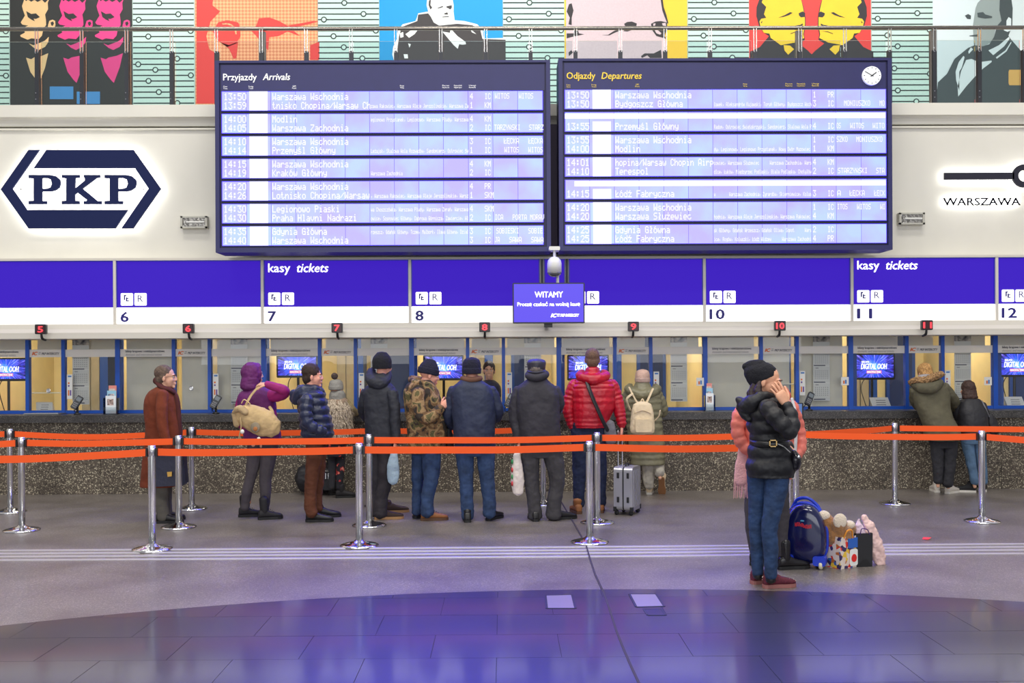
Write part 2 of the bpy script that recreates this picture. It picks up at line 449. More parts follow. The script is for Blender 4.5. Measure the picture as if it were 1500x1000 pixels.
# expansion joint: jagged dark slot across the floor
jp = [(822, 735), (838, 762), (858, 797), (864, 818), (872, 842), (884, 868), (893, 893), (903, 925), (915, 955), (925, 978), (940, 1010)]
mb = MB(); prev = None
for (a, b) in zip(jp[:-1], jp[1:]):
    p, q = G(*a), G(*b); n_ = Vector((q.y-p.y, p.x-q.x, 0)).normalized()*.007
    mb.add([(p-n_)+Vector((0, 0, .0062)), (p+n_)+Vector((0, 0, .0062)), (q+n_)+Vector((0, 0, .0062)), (q-n_)+Vector((0, 0, .0062)), p-n_, p+n_, q+n_, q-n_],
           [(0, 1, 2, 3), (0, 4, 5, 1), (1, 5, 6, 2), (2, 6, 7, 3), (3, 7, 4, 0)])
struct('trim_5', mb, mat('joint_filler', (60, 52, 66), .8))
def plate(c4, m, name, label):
    q = [G(*c) for c in c4]; c0 = sum(q, Vector())/4
    o = obj(name, MB().vprism([(p.x, p.y) for p in q][::-1], .0, .0068), m, base=(c0.x, c0.y, 0)); tag(o, label, 'floor plate')
    rim = MB()
    for i in range(4):
        p, s_ = q[i], q[(i+1) % 4]; d = (s_-p).normalized(); n_ = Vector((-d.y, d.x, 0))*.008
        rim.vprism([(v.x, v.y) for v in (p-n_, s_-n_, s_+n_, p+n_)], .0, .0078)
    obj('rim', rim, DARKM, o)
PL = mat('steel_plate', (176, 172, 196), .3, .55)
plate([(801, 892), (843, 892), (838, 872), (799, 873)], PL, 'floor_plate', 'light metal plate set into the dark stone floor, left of the crack')
plate([(932, 890), (973, 889), (961, 871), (922, 871)], PL, 'floor_plate', 'light metal plate set into the dark stone floor, right of the crack')
plate([(949, 902), (975, 902), (969, 893), (943, 893)], mat('dark_plate', (58, 54, 74), .4, .4), 'floor_plate', 'small dark hatch plate just in front of the right light plate')
c0 = G(1357, 790)
tag(obj('paper_scrap', MB().add([(c0.x-.04, c0.y, .004), (c0.x+.0, c0.y-.04, .006), (c0.x+.045, c0.y-.01, .022), (c0.x+.02, c0.y+.04, .004), (c0.x-.02, c0.y+.02, .02)],
    [(0, 1, 4), (1, 2, 4), (2, 3, 4), (3, 0, 4), (0, 3, 2, 1)]), mat('red_scrap', (235, 60, 60), .6), base=(c0.x, c0.y, 0)), 'tiny red paper scrap lying on the grey floor before the right barrier', 'litter')

# counter
ct = thing('ticket_counter', (0, YC, 0), 'long counter wall clad in brown washed aggregate panels under the ticket windows', 'counter')
obj('core', MB().box(-8.95, YC+.03, 0, 8.95, YC+.45, .9), mat('joint_dark', (30, 28, 26), .8), ct)
ledge_z0, ledge_z1 = Z(615.5, 12.85), Z(604.5, 12.85)
x = -8.9; k = 0
while x < 8.6:
    wd = 1.2714
    obj('aggregate_panel', MB().box(x+.002, YC+.003*(k % 2), .0, x+wd-.002, YC+.03, ledge_z0), AGG, ct); x += wd; k += 1
lt = tag(obj('worktop', MB().box(-8.99, 12.85, ledge_z0, 8.99, YG+.6, ledge_z1), LEDGE, base=(0, 12.85, ledge_z0)), 'dark granite counter top running along all the ticket windows', 'counter top')

# upper wall, cove, slab edge
zt, zc, zb = Z(152, YW-.1), Z(186, YW), Z(375.5, YW)
struct('wall_back', MB().box(-9, YW, zb-1.2+.9, 9, YW+.2, zc), WHITE)
prof = [(YW-.10, zt), (YW-.10, zc+.12)] + [(YW-.10+.09*math.sin(R(a)), zc+.12-.1*(1-math.cos(R(a)))) for a in (20, 45, 70, 90)] + [(YW+.2, zc+.02), (YP+.3, zc+.02), (YP+.3, zt)]
n_ = len(prof)
mb = MB(); mb.add([(-9, p[0], p[1]) for p in prof]+[(9, p[0], p[1]) for p in prof], [tuple(range(n_)), tuple(range(2*n_-1, n_-1, -1))]+[(i+n_, (i+1) % n_+n_, (i+1) % n_, i) for i in range(n_)])
struct('trim_6', mb, WHITE)
struct('trim_7', MB().box(-9, YW-.035, zc-.03, 9, YW, zc-.018), WHITE)
struct('wall_balcony', MB().box(-9, YP, zt-.1, 9, YP+.2, 8.6), mat('balcony_wall', (205, 222, 216), .7))
struct('wall_left', MB().box(-9.2, 10.5, 0, -9, YP+.2, 8.6), WHITE); struct('wall_right', MB().box(9, 10.5, 0, 9.2, YP+.2, 8.6), WHITE)

# beam under the signs
bz = [Z(472.5, YS-.05), Z(484.5, 12.78), Z(493, 12.74)]
mb = MB(); pr = [(12.84, bz[0]), (12.82, bz[1]+.05), (12.76, bz[1]), (12.74, bz[1]), (12.74, bz[2]), (12.79, bz[2]-.004), (YG+.12, bz[2]-.004), (YG+.12, bz[0])]
n_ = len(pr)
mb.add([(-9, p[0], p[1]) for p in pr]+[(9, p[0], p[1]) for p in pr], [tuple(range(n_)), tuple(range(2*n_-1, n_-1, -1))]+[(i+n_, (i+1) % n_+n_, (i+1) % n_, i) for i in range(n_)])
struct('trim_8', mb, ALU)
# frame above and behind the signs
struct('trim_9', MB().box(-9, YS-.02, Z(379.5, YS), 9, YW, Z(376, YS)).box(-9, YS+.03, bz[0], 9, YW, Z(379.5, YS)), ALU)

# ---------------------------------------------------------------- illuminated counter signs
SIGNB = mat('sign_blue_lit', (14, 8, 70), .6, spec=.15, emit=(0.046, 0.012, 0.50), es=1.0, var=0)
SIGNW = mat('sign_white_lit', (235, 235, 240), .4, emit=(1.0, .97, 1.0), es=1.15)
SIGNT = mat('sign_white_text', (245, 245, 250), .4, emit=(1, 1, 1), es=1.1)
NW = {5: 'five', 6: 'six', 7: 'seven', 8: 'eight', 9: 'nine', 10: 'ten', 11: 'eleven', 12: 'twelve'}
WN = [NW[k] for k in range(5, 13)]
def sign(x0, x1, num, kasy):
    X0, z0, X1, z1 = X(x0+2, YS), Z(472, YS), X(x1-2, YS), Z(379.5, YS)
    zm = Z(447.5, YS)
    label = ('blue and white light box sign with number %s above the ticket windows' % NW.get(num, '') + (', reading kasy tickets' if kasy else '')) if num not in (0, 9, -1) else {0: 'blank blue and white light box sign at the far left edge of the row', 9: 'blue light box sign half hidden behind the right side of the welcome screen', -1: 'narrow dark-edged blue filler sign behind the hanging camera'}[num]
    t = thing('counter_sign', ((X0+X1)/2, YS, z0), label, 'sign')
    obj('blue_panel', MB().box(X0+.01, YS+.008, zm, X1-.01, YS+.04, z1-.01), SIGNB, t)
    obj('white_panel', MB().box(X0+.003, YS+.004, z0+.003, X1-.003, YS+.04, zm-.004), SIGNW, t)
    fr = MB().box(X0, YS, z1-.012, X1, YS+.05, z1).box(X0, YS, zm-.004, X0+.012, YS+.05, z1).box(X1-.012, YS, zm-.004, X1, YS+.05, z1)
    obj('frame', fr, mat('sign_edge', (20, 16, 130), .4, emit=(.01, .005, .25), es=.6), t)
    if num > 0:
        dy = 0
        for a, b in ((x0+8, 'hand'), (x0+28, 'R')):
            if num == 9 and b == 'hand': pass
            xa, za, xb, zb_ = rect(a, 427.5, a+17.5, 446, YS-.002)
            zmid = Z(436, YS); h_ = (zb_-za)/2
            ic = obj('pictogram', MB().bbox(xa, YS-.004, Z(445, YS), xb, YS+.01, Z(427, YS), .012), SIGNT, t)
            if b == 'R':
                lx = MB()
                letters(ic, DNAVY, [('R', a+4.5, a+12.5, 440+(750-a)*.0047-.8, 9.5)], YS-.006)
            else:
                bm_ = MB()
                for (u0_, v0_, u1_, v1_) in ((5, 2.5, 7, 10), (7, 2.5, 8.5, 4.5), (8, 6, 10, 12), (10, 7, 12, 8.5), (10, 10.5, 12.5, 12)):
                    bm_.box(X(a+u0_, YS), YS-.0055, Z(427+v1_, YS), X(a+u1_, YS), YS-.003, Z(427+v0_, YS))
                obj('symbol', bm_, DNAVY, ic)
        ns = str(num)
        letters(t, DNAVY, [(ns, x0+8, x0+(19 if len(ns) == 1 else 29), 469+(750-x0)*.0047-.6, 14, 0, .025)], YS-.004, 'number')
    if kasy:
        dy = (750-x0)*.0047-.9
        letters(t, SIGNT, [('kasy', x0+8, x0+40, 397.5+dy, 12.5, 0, .01), ('tickets', x0+50, x0+96, 397.5+dy, 12.5, .22, .01)], YS-.0)
    return t
for x0, x1, n, k in ((-46, 169, 0, 0), (169, 385, 6, 0), (385, 601, 7, 1), (601, 793, 8, 0), (796, 830, -1, 0), (832, 1032, 9, 0), (1032, 1248, 10, 0), (1248, 1460, 11, 1), (1460, 1676, 12, 0)):
    sign(x0, x1, n, k)
i = 10
for dx in (169, 385, 601, 1032, 1248, 1460):
    struct('trim_%d' % i, MB().box(X(dx-2, YS), YS-.02, Z(472.3, YS), X(dx+2, YS), YS+.05, Z(379, YS)), ALU); i += 1
for dx in (794.5, 831):
    struct('trim_%d' % i, MB().box(X(dx-1.5, YS), YS-.01, Z(447, YS), X(dx+1.5, YS), YS+.05, Z(379, YS)), DARKM); i += 1

# ---------------------------------------------------------------- counter number displays
LED = glow('red_led', (1.0, .05, .07), 1.6)
for px, n in ((59, '5'), (275.5, '6'), (493.5, '7'), (710, '8'), (928, '9'), (1143, '10'), (1358.5, '11')):
    yd = 479+(750-px)*.0047; Yd = 12.60
    x0, z0, x1, z1 = rect(px-8, yd-7.5, px+8, yd+7, Yd)
    t = thing('number_display', ((x0+x1)/2, Yd, z0), 'small black LED box showing a red %s under the signs' % NW[int(n)], 'display')
    o = obj('housing', MB().bbox(x0, Yd, z0, x1, Yd+.05, z1, .012), BLACK, t)
    obj('face', MB().box(x0+.014, Yd-.003, z0+.012, x1-.014, Yd, z1-.014), mat('led_face', (60, 26, 32), .35), t)
    mid = (x0+x1)/2
    obj('bracket', MB().tube([(mid, Yd+.03, z0, .014), (mid, Yd+.05, z0-.05, .016), (mid, Yd+.14, z0-.07, .014)], 8, 3), BLACK, t)
    wd = 4.2 if len(n) == 1 else 6.2
    letters(t, LED, [(n, px-wd+.5, px+wd-(.5 if n != '11' else 0), yd+4.2, 8.5, 0, .03)], Yd-.005, 'digits')

# ---------------------------------------------------------------- ticket windows
zt_, zb_ = Z(491, YG), Z(600.5, YG)
zbt = Z(604.5, YG)
starts = [-41, 173, 386.5, 603, 818.5, 1032.5, 1245.5, 1457]
bay = 0
STAR = node_mat('starburst_screen', lambda nt, N, L, b, co: None)
def starburst(nt, N, L, b, co, cxz):
    mp = N.new('ShaderNodeMapping'); mp.vector_type = 'POINT'; mp.inputs['Location'].default_value = (-cxz[0], 0, -cxz[1]); L.new(co, mp.inputs[0])
    sx = N.new('ShaderNodeSeparateXYZ'); L.new(mp.outputs[0], sx.inputs[0])
    at = N.new('ShaderNodeMath'); at.operation = 'ARCTAN2'; L.new(sx.outputs[2], at.inputs[0]); L.new(sx.outputs[0], at.inputs[1])
    ln = N.new('ShaderNodeVectorMath'); ln.operation = 'LENGTH'; L.new(mp.outputs[0], ln.inputs[0])
    cb = N.new('ShaderNodeCombineXYZ'); L.new(at.outputs[0], cb.inputs[0]); L.new(ln.outputs['Value'], cb.inputs[1])
    n1 = N.new('ShaderNodeTexNoise'); n1.inputs['Scale'].default_value = 5.0; n1.inputs['Detail'].default_value = 4
    m2 = N.new('ShaderNodeMapping'); m2.inputs['Scale'].default_value = (1.6, .9, 1); L.new(cb.outputs[0], m2.inputs[0]); L.new(m2.outputs[0], n1.inputs['Vector'])
    rr = ramp(N, [(.40, (14, 10, 40)), (.52, (60, 40, 190)), (.60, (130, 120, 255)), (.7, (235, 225, 255))]); L.new(n1.outputs['Fac'], rr.inputs[0])
    rc = ramp(N, [(.0, (120, 230, 255)), (.10, (30, 90, 240)), (.30, (0, 0, 0))])
    n2 = N.new('ShaderNodeTexNoise'); n2.inputs['Scale'].default_value = 14; L.new(co, n2.inputs['Vector'])
    ad = N.new('ShaderNodeMath'); ad.operation = 'MULTIPLY'; L.new(ln.outputs['Value'], ad.inputs[0]); L.new(n2.outputs['Fac'], ad.inputs[1])
    m3 = N.new('ShaderNodeMath'); m3.operation = 'MULTIPLY'; m3.inputs[1].default_value = 2.2; L.new(ad.outputs[0], m3.inputs[0]); L.new(m3.outputs[0], rc.inputs[0])
    mx = N.new('ShaderNodeMix'); mx.data_type = 'RGBA'; mx.blend_type = 'ADD'; mx.inputs['Factor'].default_value = 1
    L.new(rr.outputs[0], mx.inputs[6]); L.new(rc.outputs[0], mx.inputs[7]); L.new(mx.outputs[2], b.inputs['Emission Color'])
    b.inputs['Emission Strength'].default_value = 1.0; b.inputs['Base Color'].default_value = (.01, .01, .02, 1)
bpy.data.materials.remove(STAR); MATS.pop('starburst_screen')
for k, s0 in enumerate(starts):
    s1 = starts[k+1] if k+1 < 8 else 1672
    Xs = [X(s0, YG), X(s0+82, YG), X(s0+134.5, YG), X(s1, YG)]
    wn = empty('window_%d' % (k+1), (Xs[0], YG, zbt)); wn['kind'] = 'structure'
    hw = .0215
    for j in range(3):
        h = hw if j else hw*1.35
        obj('mullion', MB().box(Xs[j]-h, YG-.03, zbt, Xs[j]+h, YG+.05, zt_+.02), BLUEF, wn)
    obj('bottom_rail', MB().box(Xs[0]+hw, YG-.02, zbt-.01, Xs[3]-hw, YG+.04, Z(597.5, YG)), BLUEF, wn)
    for j in range(3):
        pn = obj('pane', MB().box(Xs[j]+hw, YG, Z(598, YG), Xs[j+1]-hw, YG+.008, zt_+.01), GLASS, wn)
        bd = obj('frosted_band', MB().box(Xs[j]+hw, YG-.003, Z(519.8, YG), Xs[j+1]-hw, YG-.001, Z(508.8, YG)), FROST, pn)
    dy = (750-s0-60)*.0047
    if k < 8:
        letters(wn, INK, [('bilety krajowe i międzynarodowe', s0+11, s0+68, 513.4+dy, 3.4, 0, .012), ], YG-.006)
        letters(wn, INKL, [('domestic and international tickets', s0+11, s0+64, 518.3+dy, 3.2, .2)], YG-.006)
        dy = (750-s0-108)*.0047
        letters(wn, ORANGEI, [('IC', s0+88, s0+96, 516.8+dy, 4.6, .3, .05)], YG-.006, 'logo')
        letters(wn, INKL, [('=', s0+97, s0+101, 517.6+dy, 7.0, .3, 0)], YG-.006, 'logo')
        letters(wn, INK, [('PKP INTERCITY', s0+102, s0+128, 516.3+dy, 3.3, .3, .01)], YG-.006)
    # small payment leaflet stuck on the right pane
    xa, za, xb, zb2 = rect(s0+139, 545, s0+147, 580, YG-.006)
    tg = tag(obj('payment_leaflet', MB().box(xa, YG-.006, Z(581, YG), xb, YG-.003, Z(545, YG)), PAPER, base=(xa, YG, za)), 'narrow white payment leaflet stuck on the glass of the %s ticket window' % ('first', 'second', 'third', 'fourth', 'fifth', 'sixth', 'seventh', 'eighth')[k] + ' from the left', 'leaflet', 'payment leaflets on the window glass')
    mk = MB(); mk.box(xa+.015, YG-.008, Z(549, YG), xb-.012, YG-.006, Z(547, YG))
    obj('stamp', mk, mat('leaflet_blue', (70, 130, 200), .6), tg)
    stuff(obj('stamp', MB().box(xa+.014, YG-.008, Z(559, YG), xa+.034, YG-.006, Z(556.5, YG)).box(xa+.014, YG-.008, Z(576, YG), xa+.03, YG-.006, Z(568, YG)), mat('leaflet_orange', (232, 120, 60), .6), tg))
    stuff(obj('stamp', MB().box(xa+.014, YG-.008, Z(563, YG), xa+.034, YG-.006, Z(560.5, YG)).box(xa+.038, YG-.008, Z(576, YG), xb-.014, YG-.006, Z(568, YG)), mat('leaflet_indigo', (120, 90, 160), .6), tg))
    # roller blinds
    closed = k in (1, 5)
    Yb = YG+.16
    names = ('left', 'middle', 'right')
    for j in range(3):
        xl, xr = Xs[j]+.05, Xs[j+1]-.05
        bot = Z(599, Yb) if closed and not (k == 1 and j == 2 and False) else Z(511, Yb)
        o = thing('roller_blind', ((xl+xr)/2, Yb, bot), ('closed pale roller blind behind the %s pane of ticket window %s' if closed else 'rolled up pale blind at the top of the %s pane, ticket window %s') % (names[j], WN[k]), 'blind', 'closed roller blinds' if closed else 'rolled up blinds')
        obj('cloth', MB().box(xl, Yb, bot, xr, Yb+.004, zt_+.03), BLIND, o)
        obj('bottom_bar', MB().box(xl, Yb-.006, bot-.012, xr, Yb+.01, bot), ALU, o)
        obj('roller', MB().box(xl, Yb-.01, zt_+.005, xr, Yb+.04, zt_+.04), ALU, o)
    # hanging calendar
    cxs = {0: 106, 1: 338, 2: 543, 3: 768, 4: 982, 5: 1191, 6: 1398, 7: 1620}[k]
    Yc = YG+.10
    if k < 7:
        t = thing('wall_calendar', (X(cxs+12, Yc), Yc, Z(590, Yc)), 'tall three-month calendar hanging behind the glass of ticket window %s' % WN[k], 'calendar', 'calendars hanging in the ticket windows')
        a, b = X(cxs, Yc), X(cxs+24.5, Yc)
        obj('backing', MB().box(a, Yc+.002, Z(589, Yc), b, Yc+.006, Z(489, Yc)), PAPER, t)
        obj('photo', MB().box(a, Yc-.001, Z(502.5, Yc), b, Yc+.002, Z(489, Yc)), mat('calendar_photo', (70, 66, 80), .5, var=.6, vscale=16, c2=(215, 205, 190)), t)
        for yy0, yy1 in ((516, 537.5), (539, 562), (563.5, 587)):
            pg = obj('month_page', MB().box(a+.004, Yc-.003, Z(yy1, Yc), b-.004, Yc+.002, Z(yy0, Yc)), mat('page', (226, 226, 222), .7), t)
            dots = MB()
            for r_ in range(5):
                for c_ in range(7):
                    xx = a+.03+(b-a-.06)*c_/6; zz = Z(yy0+6+r_*2.9, Yc); dots.box(xx-.004, Yc-.0045, zz-.005, xx+.004, Yc-.003, zz+.005)
            dots.box(a+.03, Yc-.0045, Z(yy0+2.6, Yc), a+.07, Yc-.003, Z(yy0+1.6, Yc))
            stuff(obj('dates', dots, INKL, pg))
            obj('bar', MB().box(a+.008, Yc-.006, Z(yy1+.4, Yc), a+(b-a)*.72, Yc-.003, Z(yy1-.9, Yc)), mat('bar_ink', (60, 60, 84), .6), pg)
# small notes on the mullions
for q, (px, py, lab) in enumerate(((1025.5, 559, 'small white note with a coloured picture on the mullion left of window ten'), (1237.5, 558, 'small white note with a coloured picture on the mullion left of window eleven'), (1447, 558, 'small white note with a coloured picture on the mullion left of window twelve'))):
    xa, za, xb, zb2 = rect(px-5.5, py-6, px+5.5, py+6, YG-.03)
    n_ = tag(obj('note', MB().box(xa, YG-.036, za, xb, YG-.032, zb2), PAPER, base=(xa, YG, za)), lab, 'note')
    obj('picture', MB().box(xa+.025, YG-.038, za+.02, xa+.045, YG-.036, za+.06), ORANGEI, n_)
    obj('picture', MB().box(xa+.05, YG-.038, za+.02, xa+.07, YG-.036, za+.07), mat('leaflet_blue', ()), n_)

# ---------------------------------------------------------------- booths behind the glass
YI = 15.9
struct('wall_booth', MB().box(-9, YI, 0, 9, YI+.15, 3.2), CREAM)
struct('ceiling', MB().box(-9, YG+.12, 2.42, 9, YI+.15, 2.5), mat('booth_ceiling', (226, 220, 200), .7))
desk = tag(obj('booth_desk', MB().box(-8.95, YG+.62, .82, 8.95, YG+1.3, .86), WOOD, base=(0, YG+.3, .82)), 'long brown wooden desk inside the ticket booths behind the glass', 'desk')
dn = 1
for k, s0 in enumerate(starts):
    # partition between booths
    xp = X(s0+4, YG+.3)
    pt = empty('wall_partition', (xp, 14, 0)); pt['kind'] = 'structure'
    obj('panel', MB().box(xp-.03, YG+.3, 0, xp+.03, YI, 2.42), CREAM, pt)
    obj('edge_strip', MB().box(xp-.04, YG+.27, 0, xp+.04, YG+.3, 2.42), BLUED, pt)
    for nm in ('door',):
        xa, xb = xp+1.3, xp+1.75
        if nm == 'door':
            d = struct('door_%d' % dn, MB().box(xa, YI-.05, 0, xb, YI, 2.15), BLUED); dn += 1
            obj('door_panel', MB().box(xa+.05, YI-.055, .1, xb-.05, YI-.045, 2.05), mat('door_dark', (26, 52, 110), .4), d)
            obj('handle', MB().tube([(xb-.06, YI-.05, 1.05, .01), (xb-.06, YI-.1, 1.05, .01), (xb-.12, YI-.1, 1.05, .01)], 6, 2), CREAM, d)
    # cabinet with shelves and blue frame seen through the middle pane
    xa, xb = xp+.62, xp+1.02
    t = thing('office_cabinet', ((xa+xb)/2, YI-.4, 0), 'tall grey cabinet with a blue side inside ticket booth %s' % WN[k], 'cabinet', 'cabinets inside the booths')
    obj('body', MB().box(xa, YI-.4, 0, xb-.12, YI-.02, 2.1), GREYP, t)
    obj('side_panel', MB().box(xb-.12, YI-.42, 0, xb, YI-.02, 2.15), BLUED, t)
    for q in range(2): obj('cabinet_door', MB().box(xa+.01+q*(xb-.12-xa)/2, YI-.42, .1, xa-.01+(q+1)*(xb-.12-xa)/2, YI-.4, 2.05), mat('cab_door', (160, 152, 132), .5, var=.08), t)
    l = area('booth_light', (X(s0+105, 14.5), 14.3, 2.38), (1.2, .5), 24, (1.0, .88, .66))
    fx = tag(obj('booth_lamp', MB().box(X(s0+105, 14.5)-.6, 14.9, 2.385, X(s0+105, 14.5)+.6, 15.05, 2.42), glow('tube_light', (1, .93, .78), 2.2), base=(X(s0+105, 14.5), 14.9, 2.38)), 'long ceiling tube lamp inside ticket booth %s' % WN[k], 'lamp', 'tube lamps in the booths')

# monitors
for (x0, x1, y0, y1, nm, txo) in ((-22, 39, 524, 558, 'at the far left edge, ticket window five', 0), (405, 465, 520.5, 553, 'in ticket window seven', 0), (620, 679, 520, 557, 'in ticket window eight, behind the camouflage jacket', 0), (831, 892, 519.5, 557, 'in ticket window nine, behind the red jacket', 0), (1249.5, 1311, 517.5, 556, 'in ticket window eleven', 0), (1459, 1521, 516, 552, 'at the far right edge, ticket window twelve', 0)):
    Ym = YG+.42
    xa, za, xb, zb2 = rect(x0, y0, x1, y1, Ym)
    t = thing('monitor', ((xa+xb)/2, Ym, ledge_z1), 'monitor showing a blue starburst advert '+nm, 'monitor')
    obj('bezel', MB().bbox(xa, Ym, za, xb, Ym+.05, zb2, .015), BLACK, t)
    cxm, czm = (xa+xb)/2, (za+zb2)/2
    m = node_mat('starburst_%d' % x0, lambda nt, N, L, b, co: starburst(nt, N, L, b, co, (cxm-t.location.x, czm-t.location.z)), rough=.2)
    scr = obj('screen', MB().box(xa+.02, Ym-.003, za+.03, xb-.02, Ym, zb2-.02), m, t)
    cxp = (x0+x1)/2; dy = (750-cxp)*0
    wt = glow('advert_white', (1, 1, 1), 1.3)
    ymid = (y0+y1)/2
    letters(scr, wt, [('DIGITAL OOH', cxp-19, cxp+19, ymid+3.6, 8, .2, .02), ('REKLAMA', cxp-18, cxp-7, ymid-5.5, 2.8, 0, .03)], Ym-.006, 'advert_text')
    xa2, za2, xb2, zb3 = rect(cxp-11, ymid+5.5, cxp+11, ymid+10, Ym)
    lb = obj('pink_label', MB().box(xa2, Ym-.005, za2, xb2, Ym-.003, zb3), glow('pink_lit', (.85, .12, .35), 1.0), scr)
    letters(scr, wt, [('INNOWACYJNIE', cxp-10, cxp+10, ymid+9.2, 2.8, 0, .02)], Ym-.007, 'advert_text')
    obj('pole', MB().tube([(cxm, Ym+.08, ledge_z1, .018), (cxm, Ym+.08, za+.05, .018)], 8, 1), BLACK, t)
    obj('cable', MB().tube([(cxm-.08, Ym+.09, za+.03, .006), (cxm-.14, Ym+.1, za-.12, .006), (cxm-.05, Ym+.1, ledge_z1-.05, .006)], 5, 5), BLACK, t)
    obj('base', MB().bbox(cxm-.1, Ym+.02, ledge_z1, cxm+.1, Ym+.16, ledge_z1+.015, .004), BLACK, t)

# card terminals, leaflet stands, notices
def terminal(px, label):
    Yt = 13.02; c = X(px, Yt); zz = ledge_z1
    t = thing('card_terminal', (c, Yt, zz), label, 'card terminal')
    obj('stand', MB().lathe([(.045, 0), (.045, .012), (.016, .02), (.014, .10)], (c, Yt, zz), 12), BLACK, t, True)
    m = Matrix.Translation((c, Yt-.01, zz+.15)) @ Matrix.Rotation(R(28), 4, 'Y') @ Matrix.Rotation(R(-20), 4, 'X')
    def tb(q, s_): return [m @ Vector(v) for v in q.v]
    a = MB().bbox(-.038, -.018, -.09, .038, .018, .09, .012); b = MB(); b.add([m @ v for v in a.v], a.f)
    k_ = obj('terminal_body', b, mat('terminal_grey', (44, 46, 52), .4), t)
    a = MB().box(-.028, -.022, .02, .028, -.018, .07); b = MB(); b.add([m @ v for v in a.v], a.f); obj('screen', b, glow('terminal_screen', (.12, .14, .16), 1), k_)
    a = MB()
    for i_ in range(3):
        for j_ in range(3): a.box(-.026+.019*i_, -.023, -.07+.024*j_, -.012+.019*i_, -.018, -.055+.024*j_)
    b = MB(); b.add([m @ v for v in a.v], a.f); stuff(obj('keys', b, mat('keys', (120, 122, 128), .5), k_))
    obj('cord', MB().tube([(c-.02, Yt+.02, zz+.1, .005), (c-.06, Yt+.05, zz+.04, .005), (c-.05, Yt+.12, zz+.006, .005)], 5, 5), BLACK, t)
terminal(113, 'black card terminal on the counter between leaflet rack and window five notice')
terminal(316, 'black card terminal on the counter left of the purple hooded person')
terminal(1185, 'black card terminal on the counter behind the woman in the black puffer')
terminal(746, 'black card terminal on the counter beside the man in the dark flat cap')
def rack(px, wpx, htop, label):
    Yr = 12.98; c = X(px, Yr); hw = wpx*Yr/F/2; zz = ledge_z1; h = (Z(htop, Yr)-zz)
    t = thing('leaflet_rack', (c, Yr, zz), label, 'leaflet rack')
    acr = glass('acrylic', (.93, .96, .97), 1.2)
    obj('holder', MB().box(c-hw, Yr+.09, zz, c+hw, Yr+.095, zz+h*.9).box(c-hw, Yr, zz, c+hw, Yr+.1, zz+.008).box(c-hw, Yr, zz, c-hw+.004, Yr+.1, zz+h*.55).box(c+hw-.004, Yr, zz, c+hw, Yr+.1, zz+h*.55).box(c-hw, Yr, zz, c+hw, Yr+.004, zz+h*.25), acr, t)
    cols = ((232, 236, 240), (150, 200, 225), (236, 150, 140))
    for i_ in range(3):
        yy = Yr+.02+.026*i_; z1_ = zz+h*(.62+.17*i_)
        lf = obj('leaflet', MB().box(c-hw*.75+.01*i_, yy, zz+.01, c+hw*.75-.006*i_, yy+.008, z1_), mat('leaf_%d' % i_, cols[i_], .5), t)
        obj('picture', MB().box(c-hw*.5, yy-.001, z1_-.12, c+hw*.4, yy, z1_-.04), mat('leaf_pic_%d' % i_, ((96, 70, 66), (60, 120, 170), (250, 240, 230))[i_], .5, var=.4, vscale=30, c2=(235, 210, 200)), lf)
rack(161, 20, 560, 'clear rack of travel leaflets on the counter right of the window five terminal')
rack(1040, 15, 561, 'clear leaflet rack on the counter left of ticket window ten')
def notice(x0, x1, y0, y1, label):
    Yn = YG+.2; xa, za, xb, zb2 = rect(x0, y0, x1, y1, Yn)
    t = thing('notice_card', ((xa+xb)/2, Yn, ledge_z1), label, 'notice')
    b = MB(); b.add([(xa, Yn, ledge_z1), (xb+.03, Yn, ledge_z1), (xb, Yn+.06, zb2), (xa-.03, Yn+.06, zb2), (xa, Yn+.1, ledge_z1), (xb+.03, Yn+.1, ledge_z1)], [(0, 1, 2, 3), (3, 2, 5, 4), (0, 3, 4), (1, 5, 2), (0, 4, 5, 1)])
    obj('card', b, PAPER, t)
    l = MB()
    for i_ in range(3): zz = ledge_z1+(zb2-ledge_z1)*(.3+.2*i_); yy = Yn+.06*(.3+.2*i_)-.002; l.add([(xa+.05, yy, zz), (xb-.04, yy, zz), (xb-.04, yy, zz+.008), (xa+.05, yy, zz+.008)], [(0, 1, 2, 3)])
    obj('print', l, INKL, t)
notice(53, 74, 589, 604, 'tilted white notice card behind the glass of ticket window five')
notice(1279, 1303, 582, 597, 'white notice card behind the glass of ticket window eleven')
notice(1477, 1500, 581, 596, 'white notice card behind the glass of ticket window twelve at the right edge')
# pass-through tray and shelf with ball
xa, xb = X(40, 13.1), X(90, 13.1)
t = thing('cash_tray', ((xa+xb)/2, 13.1, ledge_z1), 'flat grey metal pass-through tray on the counter at window five', 'tray')
obj('plate', MB().bbox(xa, 13.02, ledge_z1, xb, 13.24, ledge_z1+.012, .004), mat('tray_metal', (120, 122, 126), .35, .6), t)
obj('lip', MB().box(xa, 13.0, ledge_z1+.008, xb, 13.02, ledge_z1+.02), STEEL, t)
for q, (a, b, yy, lab) in enumerate(((43, 90, 571.5, 'ticket window five'), (1145, 1166, 564, 'ticket window ten'))):
    Yh = YG+.12
    o = tag(obj('glass_shelf', MB().box(X(a, Yh), Yh-.02, Z(yy+1, Yh), X(b, Yh), Yh+.14, Z(yy, Yh)), mat('shelf_edge', (225, 225, 215), .4), base=(X(a, Yh), Yh, Z(yy, Yh))), 'thin pale shelf inside the glass of '+lab, 'shelf')
c = (X(71, YG-.03), YG-.035, Z(568.5, YG))
t = thing('speech_ring', c, 'round chrome intercom ring on the middle pane of window five', 'intercom', 'intercom rings on the window glass')
